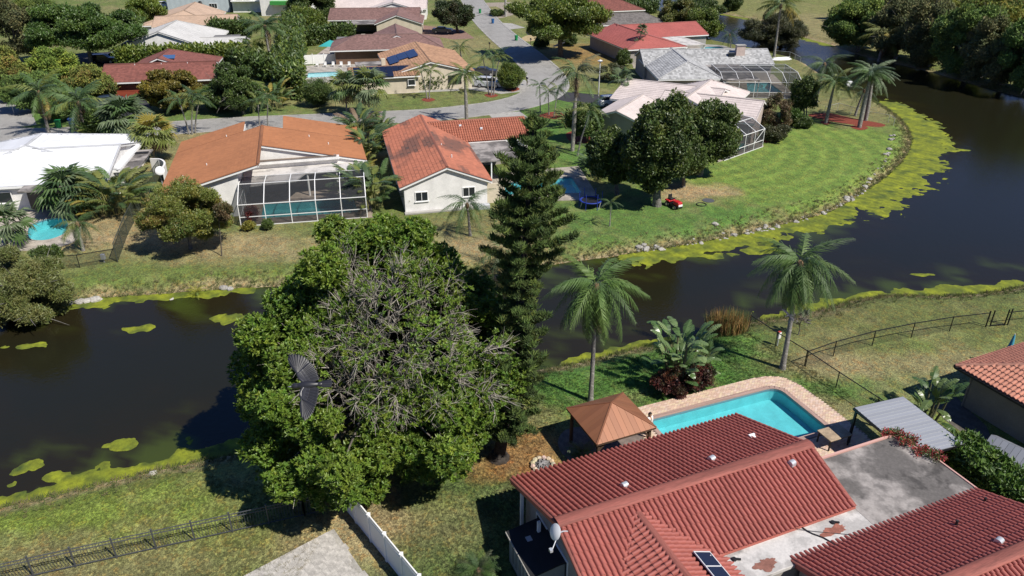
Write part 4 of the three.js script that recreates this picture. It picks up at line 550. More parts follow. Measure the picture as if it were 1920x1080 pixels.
pool('teal pool inside the grey tile house cage', rounded(pxPoly([[1402, 174], [1400, 156], [1442, 155], [1468, 174]]), 0.4), pxPoly([[1352, 184], [1352, 140], [1450, 140], [1495, 184]]), { skin: poolSkin2 });
pool('dark teal pool inside the pinkish house cage', rounded(pxPoly([[1362, 290], [1366, 274], [1396, 268], [1400, 278]]), 0.4), pxPoly([[1345, 305], [1350, 262], [1420, 252], [1432, 275]]), { skin: poolSkin2 });
pool('small curved pool behind the scarlet roof house', smooth(pxPoly([[1312, 93], [1325, 88], [1352, 89], [1358, 94], [1330, 97]])), smooth(pxPoly([[1292, 96], [1320, 84], [1356, 86], [1372, 94], [1340, 101]])), { skin: poolSkin2, deck: M.concrete });
{ const [t] = pool('long pale pool on the white walled terrace', rounded(pxPoly([[575, 146], [578, 137], [640, 134], [645, 143]]), 0.3), pxPoly([[553, 160], [562, 124], [672, 120], [672, 150]]), { skin: mat(0.5, 0.66, 0.68, 0.6), deck: mat(0.56, 0.52, 0.47, 0.9, { tex: 'grain', size: 3 }) });
  const w = thing('terrace_wall', 'white vinyl privacy fence round the raised terrace', 'fence'); const run = pxPoly([[555, 162], [563, 124], [566, 122], [672, 117]]); for (let i = 0; i < 3; i += 1) { const a = run[i], b = run[i + 1], n = Math.max(1, Math.round(Math.hypot(b[0] - a[0], b[1] - a[1]) / 2.2)); for (let k = 0; k < n; k++) { const p = [a[0] + (b[0] - a[0]) * k / n, a[1] + (b[1] - a[1]) * k / n], q = [a[0] + (b[0] - a[0]) * (k + 1) / n, a[1] + (b[1] - a[1]) * (k + 1) / n]; mesh('fence_panel', bar(V(p[0], 0.95, p[1]), V(q[0], 0.95, q[1]), 0.06, 1.7), M.whiteTrim, w); mesh('post', box(0.14, 2.0, 0.14, p[0], 1.0, p[1]), M.whiteTrim, w); } }
  for (let i = 0; i < 5; i++) { const [x, z] = G(595 + i * 15, 126); const c = thing('terrace_chair', 'small white chair along the terrace fence', 'chair', [x, 0.05, z], 0, 'white chairs on the terrace'); mesh('seat', box(0.5, 0.05, 0.5, 0, 0.42), M.whiteTrim, c); mesh('backrest', box(0.5, 0.5, 0.05, 0, 0.7, -0.24), M.whiteTrim, c); for (const a of [-0.22, 0.22]) for (const b of [-0.22, 0.22]) mesh('leg', box(0.05, 0.42, 0.05, a, 0.21, b), M.whiteTrim, c); }
  structure('terrace', sheet(pxPoly([[585, 108], [620, 84], [640, 84], [672, 100], [672, 118], [600, 122]]), 0.01), mat(0.56, 0.48, 0.42, 0.9, { tex: 'grain', size: 3 }));
  const [ux, uz] = G(622, 106); const u = thing('patio_umbrella', 'teal square patio umbrella on the far terrace', 'umbrella', [ux, 0, uz]); mesh('canopy', new THREE.ConeGeometry(2.6, 1.0, 4, 1, true).rotateY(0.6).translate(0, 2.7, 0), mat(0.03, 0.32, 0.31, 0.8, { side: THREE.DoubleSide }), u); mesh('pole', cyl(0.04, 0.04, 2.9, 8), M.alu, u); }
function cage(label, [x, z], deg, L, D, h, mh, ms, nx, nz, o = {}) {
  const g = thing('screen_cage', label, 'pool cage', [x, 0, z], R(deg)), b = (a, c, w = 0.09, wk = o.thin ? 0.62 : 0.8) => mesh('frame_bar', bar(V(...a), V(...c), w * wk, w * wk), M.whiteTrim, g), quad = (...p) => { const q = p.map(a => V(...a)); mesh('screen', tri([...q[0].toArray(), ...q[1].toArray(), ...q[2].toArray(), ...q[0].toArray(), ...q[2].toArray(), ...q[3].toArray()]), M.screen, g); };
  const T = h + mh; for (let i = 0; i <= nx; i++) { const u = L * i / nx; b([u, 0, 0], [u, h, 0]); b([u, h, 0], [u, T, -ms]); b([u, T, -ms], [u, T, -D]); }
  for (const s of o.sides || [0, L]) { for (let k = 1; k <= nz; k++) { const w = -D * k / nz; b([s, 0, w], [s, k * D / nz < ms ? h : T, w]); } b([s, 0.9, 0], [s, 0.9, -D], 0.06); b([s, h, 0], [s, h, -D], 0.07); quad([s, 0, 0], [s, 0, -D], [s, h, -D], [s, h, 0]); quad([s, h, 0], [s, h, -D], [s, T, -D], [s, T, -ms]); }
  for (const y of [0.05, 0.95, h]) b([0, y, 0], [L, y, 0], 0.08); b([0, T, -ms], [L, T, -ms], 0.08); const nt = o.top ?? nz; for (let k = 1; k <= nt; k++) { const w = -ms - (D - ms) * k / nt; b([0, T, w], [L, T, w], 0.06); } if (o.mid) b([0, h + mh / 2, -ms / 2], [L, h + mh / 2, -ms / 2], 0.06);
  for (const [i, j] of o.braces || []) b([L * i / nx, 0.95, 0], [L * (i + 1) / nx, h, 0], 0.07);
  for (let i = 0; i < nx; i++) { const a = L * i / nx, c = L * (i + 1) / nx; quad([a, 0, 0], [c, 0, 0], [c, h, 0], [a, h, 0]); quad([a, h, 0], [c, h, 0], [c, T, -ms], [a, T, -ms]); quad([a, T, -ms], [c, T, -ms], [c, T, -D], [a, T, -D]); }
}
cage('white framed pool cage on the orange roofed house', [-26.1, -66.6], 11, 12.0, 4.6, 2.2, 1.25, 2.4, 5, 2, { top: 1 });
cage('white framed pool cage of the grey tile house', [33.3, -119.0], -1, 12.3, 9.5, 2.5, 1.0, 3, 5, 3, { thin: 1, top: 2 });
cage('white framed pool cage on the pinkish roofed house', [25.6, -87.0], 42, 8.4, 6.6, 2.4, 1.0, 2.0, 4, 3, { braces: [[3]] });

// ---------------------------------------------------------------- fences
{ const f = thing('picket_fence', 'black metal picket fence crossing the near lawn', 'fence'); const a = V(-25.6, 0, -23.55), b = P(572, 968), c = P(648, 950), pk = new THREE.CylinderGeometry(0.011, 0.011, 1.08, 5), dm = mat(0.10, 0.105, 0.115, 0.45, { metalness: 0.3 });
  const run = (p, q) => { const L = p.distanceTo(q), n = Math.round(L / 1.83); for (let i = 0; i <= n; i++) { const s = p.clone().lerp(q, i / n); mesh('post', merge([box(0.06, 1.28, 0.06, s.x, 0.64, s.z), box(0.075, 0.04, 0.075, s.x, 1.30, s.z)]), dm, f); if (i < n) { const e = p.clone().lerp(q, (i + 1) / n); for (const y of [0.12, 1.0, 1.18]) mesh('rail', bar(s.clone().setY(y), e.clone().setY(y), 0.035, 0.035), dm, f); for (let k = 1; k < 13; k++) { const t = s.clone().lerp(e, k / 13), m = mesh('picket', pk, dm, f); m.position.set(t.x, 0.62, t.z); } } } };
  run(a, b); run(b, c); }
{ const f = thing('vinyl_fence', 'white vinyl privacy fence with lattice top beside the lawn', 'fence'); const a = P(643, 948), q = P(790, 1132), L = a.distanceTo(q), n = 5; for (let i = 0; i <= n; i++) { const s = a.clone().lerp(q, i / n); const p = mesh('post', box(0.14, 1.82, 0.14, s.x, 0.91, s.z, -Math.atan2(q.z - a.z, q.x - a.x)), M.whiteTrim, f); mesh('post_cap', new THREE.ConeGeometry(0.13, 0.1, 4).rotateY(Math.PI / 4).translate(s.x, 1.87, s.z), M.whiteTrim, p);
    if (i < n) { const e = a.clone().lerp(q, (i + 1) / n), d = e.clone().sub(s), at = (t, y) => s.clone().addScaledVector(d, t).setY(y); for (let k = 0; k < 11; k++) mesh('board', bar(at(0.045 + k * 0.0828, 0.75), at(0.045 + (k + 1) * 0.0828 - 0.004, 0.75), 0.04, 1.36), M.whiteTrim, f); for (const [y, h] of [[0.1, 0.14], [1.43, 0.09], [1.72, 0.09]]) mesh('rail', bar(at(0.03, y), at(0.97, y), 0.06, h), M.whiteTrim, f); for (let k = 0; k < 15; k++) mesh('lattice_slat', bar(at(0.06 + k * 0.06, 1.47), at(0.06 + k * 0.06 + 0.0001, 1.68), 0.03, 0.045, d.clone().normalize()), M.whiteTrim, f); } } }
function chainLink(label, pts, h, gauge = 0.05, m = M.darkMetal, net = M.net, every = 2.6) {
  const f = thing('chain_link_fence', label, 'fence'); for (let i = 0; i < pts.length - 1; i++) { const a = V(pts[i][0], 0, pts[i][1]), b = V(pts[i + 1][0], 0, pts[i + 1][1]), n = Math.max(1, Math.round(a.distanceTo(b) / every)); for (let k = 0; k < n + (i === pts.length - 2 ? 1 : 0); k++) { const s = a.clone().lerp(b, k / n); mesh('post', cyl(gauge / 2, gauge / 2, h + 0.05, 8, s.x, 0, s.z), m, f); }
    mesh('top_rail', bar(a.clone().setY(h), b.clone().setY(h), gauge * 0.7, gauge * 0.7), m, f); mesh('wire_mesh', tri([a.x, 0.03, a.z, b.x, 0.03, b.z, b.x, h, b.z, a.x, 0.03, a.z, b.x, h, b.z, a.x, h, a.z]), net, f); } return f; }
chainLink('black chain link fence running down to the canal past the leaning palm', pxPoly([[1404, 618], [1453, 651], [1508, 686], [1567, 727], [1640, 776], [1700, 815]]), 1.2, 0.07, M.darkMetal, mat(0.02, 0.02, 0.02, 0.8, { transparent: true, opacity: 0.16, side: THREE.DoubleSide }));
{ const f = chainLink('black chain link fence with gate across the right hand lawn', pxPoly([[1510, 687], [1562, 668], [1635, 648], [1708, 633], [1780, 621], [1848, 613]]), 1.2, 0.07, M.darkMetal, mat(0.02, 0.02, 0.02, 0.8, { transparent: true, opacity: 0.16, side: THREE.DoubleSide })); const g = pxPoly([[1848, 613], [1856, 612], [1883, 610], [1889, 609], [1960, 602]]); g.forEach(([x, z], i) => mesh('post', cyl(0.05, 0.05, 1.35, 8, x, 0, z), M.darkMetal, f)); mesh('gate_rail', bar(V(g[2][0], 1.1, g[2][1]), V(g[4][0], 1.1, g[4][1]), 0.05), M.darkMetal, f); mesh('gate_rail', bar(V(g[1][0], 0.1, g[1][1]), V(g[2][0], 0.1, g[2][1]), 0.05), M.darkMetal, f); }
chainLink('tall dark mesh fence between the kidney pool and the yellowish tree', pxPoly([[221, 492], [240, 440], [270, 380], [302, 330]]), 1.8, 0.07, mat(0.05, 0.06, 0.05, 0.6), mat(0.035, 0.05, 0.03, 0.9, { transparent: true, opacity: 0.6, side: THREE.DoubleSide }), 3);
chainLink('low black chain link fence and gate by the left canal bank', pxPoly([[112, 505], [150, 502], [221, 490]]), 1.2, 0.07);
chainLink('thin wire fence on the mulch bank beside the royal palms', pxPoly([[1545, 214], [1570, 207], [1620, 222], [1665, 230], [1675, 236]]), 1.1, 0.05, M.galv, mat(0.2, 0.2, 0.2, 0.8, { transparent: true, opacity: 0.10, side: THREE.DoubleSide }));
chainLink('thin metal fence on the bank behind the grey tile house', pxPoly([[1450, 105], [1480, 108], [1500, 118]]), 1.1, 0.06, M.galv, mat(0.2, 0.2, 0.2, 0.8, { transparent: true, opacity: 0.10, side: THREE.DoubleSide }));

// ---------------------------------------------------------------- vehicles and street things
function wheelAt(g, x, y, z, r) { const w = mesh('wheel', new THREE.CylinderGeometry(r, r, 0.22, 16).rotateX(Math.PI / 2), M.rubber, g); w.position.set(x, y, z); mesh('rim', new THREE.CylinderGeometry(r * 0.6, r * 0.6, 0.24, 12).rotateX(Math.PI / 2), M.chrome, w); }
function car(label, px, py, deg, c, kind = 'suv') {
  const [x, z] = G(px, py), g = thing('parked_car', label, 'car', [x, 0, z], R(deg)), paint = mat(...c, 0.3, { clearcoat: 0.6, clearcoatRoughness: 0.1 }), S = kind === 'suv';
  const ext = (pts, d, bv) => new THREE.ExtrudeGeometry(new THREE.Shape(pts.map(p => new THREE.Vector2(...p))), { depth: d, bevelEnabled: true, bevelSize: bv, bevelThickness: bv, bevelSegments: 2 }).translate(0, 0, -d / 2);
  const top = S ? 1.62 : 1.40;
  mesh('body', ext([[-2.25, 0.35], [2.2, 0.35], [2.3, 0.62], [2.15, 0.92], [1.1, 1.02], [-2.2, S ? 1.06 : 0.98], [-2.32, 0.7]], 1.62, 0.09), paint, g);
  mesh('roof', ext(S ? [[-1.85, top - 0.04], [-1.75, top], [0.25, top], [0.45, top - 0.06]] : [[-1.2, top - 0.05], [-1.0, top], [0.2, top], [0.45, top - 0.05]], 1.25, 0.06), paint, g);
  mesh('window', ext(S ? [[-2.1, 1.06], [1.15, 1.02], [0.42, top - 0.05], [-1.85, top - 0.05]] : [[-1.8, 1.0], [1.2, 1.0], [0.42, top - 0.05], [-1.15, top - 0.05]], 1.42, 0.05), M.glass, g);
  for (const a of [-1.42, 1.4]) for (const b of [-0.82, 0.82]) wheelAt(g, a, 0.35, b, 0.35);
  for (const b of [-0.6, 0.6]) { mesh('headlight', box(0.1, 0.14, 0.34, 2.3, 0.75, b), M.chrome, g); mesh('taillight', box(0.08, 0.18, 0.3, -2.36, 0.85, b), mat(0.35, 0.02, 0.02, 0.3), g); }
}
car('silver SUV parked beside the round clipped bush', 917, 163, -12, [0.52, 0.53, 0.55]); car('dark saloon car behind the silver SUV', 908, 141, -10, [0.03, 0.03, 0.035], 'saloon');
car('white SUV nosed under the pinkish white carport roof', 1150, 199, 12, [0.72, 0.73, 0.74]); car('dark grey saloon on the brick driveway', 830, 62, -6, [0.10, 0.105, 0.11], 'saloon'); car('dark blue car before the wooden garage door', 204, 197, 24, [0.03, 0.05, 0.09], 'saloon');
car('black car on the shaded drive behind the brown roof', 196, 118, 10, [0.015, 0.015, 0.018]); car('dark car parked beside the black car on the shaded drive', 222, 112, 10, [0.03, 0.035, 0.05], 'saloon'); car('white van parked beyond the large spreading tree', 308, 14, 15, [0.7, 0.7, 0.7]);
function bin(label, px, py, c, turn = 0.2) { const [x, z] = G(px, py), b = thing('wheelie_bin', label, 'bin', [x, 0, z], turn); const g = new THREE.CylinderGeometry(0.46, 0.36, 1.0, 4, 1).rotateY(Math.PI / 4).translate(0, 0.55, 0); mesh('body', g, mat(...c, 0.5), b); const l = mesh('lid', rbox(0.72, 0.08, 0.76, 0.03, 0, 1.09, 0), mat(c[0] * 0.8, c[1] * 0.8, c[2] * 0.8, 0.5), b); mesh('handle', box(0.6, 0.05, 0.05, 0, 1.05, -0.42), M.rubber, l); for (const s of [-0.26, 0.26]) mesh('wheel', new THREE.CylinderGeometry(0.13, 0.13, 0.06, 10).rotateZ(Math.PI / 2).translate(s, 0.13, -0.3), M.rubber, b); }
bin('green wheelie bin on the verge by the coconut palms', 111, 240, [0.01, 0.22, 0.06]); bin('blue wheelie bin beside the green one by the coconut palms', 136, 237, [0.02, 0.06, 0.25]); bin('green bin at the far end of the road', 900, 25, [0.01, 0.25, 0.07]); bin('blue bin halfway up the road', 924, 44, [0.02, 0.12, 0.33]); bin('green bin beside the round sand bed', 968, 76, [0.01, 0.27, 0.08]);
{ const pole = (name, label, px, py, top, r, m) => { const p = P(px, py), H = pixH(p.z, top), g = thing(name, label, 'pole', [p.x, 0, p.z]); mesh('shaft', cyl(r * 0.75, r, H, 10), m, g); return [g, H]; };
  const [l, H] = pole('street_lamp', 'slim pale street lamp with a round cap above the lawn', 1122, 180, 116, 0.09, M.alu); mesh('lamp_head', merge([cyl(0.42, 0.28, 0.18, 14, 0, H, 0), cyl(0.12, 0.30, 0.16, 14, 0, H + 0.18, 0)]), M.alu, l);
  const [u, H2] = pole('utility_pole', 'thick grey utility pole beside the far road', 948, 31, -30, 0.34, M.concrete); mesh('collar', cyl(0.38, 0.38, 0.3, 12, 0, H2 * 0.6, 0), M.concrete, u);
  const [s2, H3] = pole('street_sign', 'teal street name sign on a thin post by the left corner', 27, 214, 186, 0.05, M.galv); mesh('sign_plate', box(0.9, 0.26, 0.03, 0, H3, 0, 0.4), mat(0.02, 0.28, 0.27, 0.5), s2);
  for (const [label, px, py] of [['dark mailbox on a post at the driveway mouth', 988, 160], ['dark mailbox on the sunny verge opposite the sand bed', 918, 92], ['dark mailbox in front of the dark round shrub', 995, 84]]) { const [x, z] = G(px, py), m = thing('mailbox', label, 'mailbox', [x, 0, z], 0.3); mesh('post', box(0.1, 1.1, 0.1, 0, 0.55, 0), M.wood, m); const g = new THREE.CylinderGeometry(0.15, 0.15, 0.55, 12, 1, false, -Math.PI / 2, Math.PI).rotateX(-Math.PI / 2).translate(0, 1.22, 0); mesh('box', merge([g, box(0.3, 0.14, 0.55, 0, 1.15, 0)]), M.black, m); }
}
{ // trampoline
  const [x, z] = G(1107, 388), t = thing('trampoline', 'round blue trampoline with padded poles under the trees', 'trampoline', [x, 0, z]), bl = mat(0.012, 0.035, 0.26, 0.6); mesh('pad_ring', new THREE.TorusGeometry(1.05, 0.11, 8, 32).rotateX(Math.PI / 2).scale(1, 0.5, 1).translate(0, 0.75, 0), bl, t); mesh('jump_mat', cyl(1.0, 1.0, 0.02, 28, 0, 0.74, 0), M.black, t);
  for (let i = 0; i < 6; i++) { const a = i / 6 * 6.283; mesh('pole', cyl(0.035, 0.035, 1.7, 8, Math.cos(a) * 1.16, 0, Math.sin(a) * 1.16), bl, t); } for (let i = 0; i < 3; i++) { const a = i / 3 * 6.283 + 0.5; mesh('leg', bar(V(Math.cos(a) * 1.1, 0.7, Math.sin(a) * 1.1), V(Math.cos(a + 0.3) * 1.1, 0, Math.sin(a + 0.3) * 1.1), 0.05), M.galv, t); } }
{ const [x, z] = G(1262, 388), t = thing('ride_on_mower', 'red and black ride on machine parked under the ficus tree', 'mower', [x, 0, z], R(-62)), red = mat(0.48, 0.02, 0.025, 0.35); mesh('hood', rbox(0.85, 0.45, 0.6, 0.12, 0.65, 0.62, 0), red, t); mesh('chassis', rbox(1.6, 0.22, 0.75, 0.06, 0, 0.35, 0), M.black, t); mesh('fender', rbox(0.75, 0.18, 0.95, 0.08, -0.5, 0.62, 0), red, t); mesh('seat', merge([rbox(0.45, 0.14, 0.5, 0.06, -0.4, 0.8, 0), rbox(0.12, 0.45, 0.48, 0.05, -0.62, 1.0, 0)]), M.black, t); mesh('steering_wheel', new THREE.TorusGeometry(0.17, 0.025, 6, 16).rotateX(1.2).rotateY(1.57).translate(0.12, 1.02, 0), M.black, t); mesh('column', bar(V(0.28, 0.8, 0), V(0.12, 1.0, 0), 0.05), M.black, t); mesh('front_guard', box(0.06, 0.2, 0.5, 1.1, 0.5, 0), M.whiteTrim, t); for (const s of [-0.4, 0.4]) { wheelAt(t, 0.65, 0.2, s, 0.2); wheelAt(t, -0.5, 0.27, s, 0.27); } }
{ const [x, z] = G(1315, 384); const r = thing('fire_ring', 'thin black steel ring lying on the far lawn', 'fire ring', [x, 0, z]); mesh('ring', new THREE.TorusGeometry(0.5, 0.045, 6, 28).rotateX(Math.PI / 2).translate(0, 0.05, 0), M.black, r); const [a, b] = G(1328, 376), c = thing('drain_cover', 'dark round cover set in the far lawn', 'cover', [a, 0, b]); mesh('disc', cyl(0.62, 0.62, 0.03, 24), mat(0.07, 0.075, 0.085, 0.8), c);
  const [p, q] = G(1018, 874), f = thing('fire_pit', 'round stone fire pit full of grey ash near the pine', 'fire pit', [p, 0, q]), rnd = rng(77); for (let i = 0; i < 13; i++) { const t = i / 13 * 6.283, m = mesh('stone', new THREE.DodecahedronGeometry(0.17, 0), mat(0.42 + rnd() * 0.14, 0.34 + rnd() * 0.1, 0.24 + rnd() * 0.08, 0.95), f); m.position.set(Math.cos(t) * 0.58, 0.11, Math.sin(t) * 0.58); m.scale.set(1, 0.75, 0.85); m.rotation.set(rnd(), -t + Math.PI / 2, 0); } mesh('ash_bed', cyl(0.5, 0.5, 0.06, 18), mat(0.22, 0.21, 0.21, 1, { tex: 'grain', size: 0.3, bump: 0.04 }), f); const sticks = []; for (let i = 0; i < 16; i++) { const t = rnd() * 6.283, l = 0.2 + rnd() * 0.25, y = 0.09 + rnd() * 0.12; sticks.push(bar(V(Math.cos(t) * l, y, Math.sin(t) * l), V(-Math.cos(t + rnd()) * l, y + 0.05, -Math.sin(t) * l), 0.035)); } mesh('charred_sticks', merge(sticks), mat(0.28, 0.27, 0.27, 1), f);
  const [k, l] = G(1457, 648), mb = thing('meter_box', 'small white utility box on the chain link fence', 'utility box', [k, 0, l], 0.5); mesh('cabinet', rbox(0.26, 0.5, 0.2, 0.03, 0, 0.85, 0), M.whiteTrim, mb); mesh('post', box(0.07, 0.62, 0.07, 0, 0.31, 0), M.galv, mb); mesh('cap', box(0.2, 0.05, 0.16, 0, 1.13, 0), mat(0.4, 0.05, 0.03, 0.5), mb);
  const [m, n] = G(196, 492), gb = thing('meter_box', 'small grey box on the low left fence', 'utility box', [m, 0, n]); mesh('cabinet', rbox(0.34, 0.5, 0.25, 0.03, 0, 0.55, 0), M.galv, gb); mesh('post', box(0.08, 0.32, 0.08, 0, 0.16, 0), M.galv, gb);
  const [cx, cz] = G(1881, 688), um = thing('patio_umbrella', 'closed blue patio umbrella behind the salmon tile roof', 'umbrella', [cx, 0, cz]); mesh('folded_canopy', new THREE.LatheGeometry([[0.02, 2.55], [0.07, 2.4], [0.13, 1.9], [0.24, 1.2], [0.20, 1.16], [0.03, 1.2]].map(([r, y]) => new THREE.Vector2(r, y)), 12), mat(0.06, 0.30, 0.42, 0.8), um); mesh('pole', cyl(0.03, 0.03, 2.6, 8), M.alu, um); mesh('base', cyl(0.3, 0.32, 0.08, 14), M.concrete, um);
  const [ix, iz] = G(1590, 170), dk = thing('canal_marker', 'small white box sign on the bank behind the palms', 'marker', [ix, 0, iz]); mesh('plate', rbox(0.9, 0.9, 0.5, 0.04, 0, 1.1, 0), M.whiteTrim, dk); mesh('post', box(0.1, 0.7, 0.1, 0, 0.35, 0), M.galv, dk);
  const [bx, bz] = G(1465, 112), bt = thing('rowing_boat', 'upturned white boat on the bank by the tall coconut', 'boat', [bx, 0, bz], 0.2); mesh('hull', new THREE.SphereGeometry(1, 18, 8, 0, 6.283, 0, 1.57).scale(2.2, 0.5, 0.7), M.whiteTrim, bt); mesh('keel', box(3.6, 0.08, 0.06, 0, 0.48, 0), M.whiteTrim, bt);
}
structure('sand_bed', sheet(smooth(pxPoly([[978, 72], [992, 66], [1006, 69], [1005, 75], [990, 78]])), 0.018), M.sand);
for (const l of [[[1515, 216], [1550, 212], [1600, 222], [1660, 234], [1648, 238], [1560, 228]], [[1538, 229], [1548, 226], [1558, 230], [1548, 234]], [[1595, 238], [1612, 234], [1628, 240], [1612, 244]], [[790, 187], [803, 183], [816, 187], [803, 191]], [[908, 178], [921, 175], [934, 179], [921, 183]], [[945, 166], [960, 162], [975, 167], [960, 172]], [[1010, 218], [1035, 210], [1070, 214], [1050, 224]], [[1062, 250], [1090, 244], [1120, 262], [1080, 270]], [[1425, 262], [1470, 248], [1482, 240], [1470, 252], [1436, 268]]]) structure('mulch_bed', sheet(smooth(pxPoly(l)), 0.02, [], 0.03), M.mulch);
{ // travertine patio at the bottom, each paver its own piece
  const poly = pxPoly([[430, 1095], [626, 992], [690, 1086], [640, 1180], [420, 1180]]), g = structure('patio', sheet(poly, 0.02, [], 0.04), mat(0.52, 0.49, 0.44, 0.95, { tex: 'grain', size: 1 })), rnd = rng(9), ms = [0.62, 0.65, 0.67, 0.69].map(k => mat(k, k * 0.94, k * 0.86, 0.85, { tex: 'grain', size: 0.7, bump: 0.004 })), o = poly[1], a = poly[0], dx = a[0] - o[0], dz = a[1] - o[1], l = Math.hypot(dx, dz), ex = dx / l, ez = dz / l;
  for (let j = 0; j < 16; j++) { let u = -0.4 * rnd() - 2; while (u < 9) { const w = [0.3, 0.45, 0.6][Math.floor(rnd() * 3)], hh = 0.405, cu = u + w / 2, cv = j * 0.411 + 0.21, x = o[0] + ex * cu + ez * cv, z = o[1] + ez * cu - ex * cv; u += w + 0.006; if (polyD(x, z, poly) > -0.16) continue; const p = mesh('paver', uvm(box(w, 0.03, hh, x, 0, z)), ms[Math.floor(rnd() * 4)], g); p.geometry.translate(-x, 0, -z); p.position.set(x, 0.028 + rnd() * 0.004, z); p.rotation.y = -Math.atan2(ez, ex); } }
}

// ---------------------------------------------------------------- vegetation
function leafBlade(out, p, d, up, len, w, fold = 0.25) {     // one pointed leaf: four corners, folded along its rib
  const s = d.clone().cross(up).normalize(), n = s.clone().cross(d).normalize(), m = p.clone().addScaledVector(d, len * 0.45), t = p.clone().addScaledVector(d, len), a = m.clone().addScaledVector(s, w / 2).addScaledVector(n, w * fold), b = m.clone().addScaledVector(s, -w / 2).addScaledVector(n, w * fold);
  for (const q of [p, a, t, p, t, b]) out.push(q.x, q.y, q.z);
}
function clumpGeo(n, len, w, seed, spread = 0.5) {
  const r = rng(seed), q = []; for (let i = 0; i < n; i++) { const a = r() * 6.283, e = (r() - 0.25) * 1.7, d = V(Math.cos(a) * Math.cos(e), Math.sin(e) + 0.15, Math.sin(a) * Math.cos(e)).normalize(), p = V(r() - 0.5, r() - 0.5, r() - 0.5).multiplyScalar(spread * len); leafBlade(q, p, d, V(r() - 0.5, 1, r() - 0.5).normalize(), len * (0.7 + r() * 0.6), w * (0.7 + r() * 0.6)); }
  return tri(q);
}
const CLUMP = { whorl: [1, 2, 3].map(s => clumpGeo(11, 0.30, 0.13, s, 0.25)), small: [4, 5, 6].map(s => clumpGeo(12, 0.26, 0.12, s, 1.6)), coarse: [7, 8].map(s => clumpGeo(12, 0.52, 0.24, s, 1.5)), fine: [9, 10].map(s => clumpGeo(16, 0.36, 0.075, s, 1.8)), broad: [12, 13].map(s => clumpGeo(8, 0.62, 0.36, s, 0.9)), far: [14, 15].map(s => clumpGeo(11, 0.62, 0.32, s, 1.7)) };
const Q = new THREE.Quaternion(), EUL = new THREE.Euler();
function scatter(pts, geos, mat, parent, name, rnd, cols, size = 1) {      // pts: [Vector3, tone index, k]
  const B = geos.map(() => [[], []]);
  for (const [p, tone, k = 1] of pts) { const g = Math.floor(rnd() * geos.length), s = size * k * (0.7 + rnd() * 0.6); EUL.set((rnd() - 0.5) * 1.2, rnd() * 6.283, (rnd() - 0.5) * 1.2); Q.setFromEuler(EUL); B[g][0].push(new THREE.Matrix4().compose(p, Q, V(s, s, s))); const c = cols[tone % cols.length], e = 0.75 + rnd() * 0.5, y = (rnd() - 0.5) * 0.25; B[g][1].push(lin(c[0] * e * (1 + y), c[1] * e, c[2] * e)); }
  geos.forEach((g, i) => B[i][0].length && inst(name, g, mat, B[i][0], B[i][1], parent));
}
let plantSeed = 100;
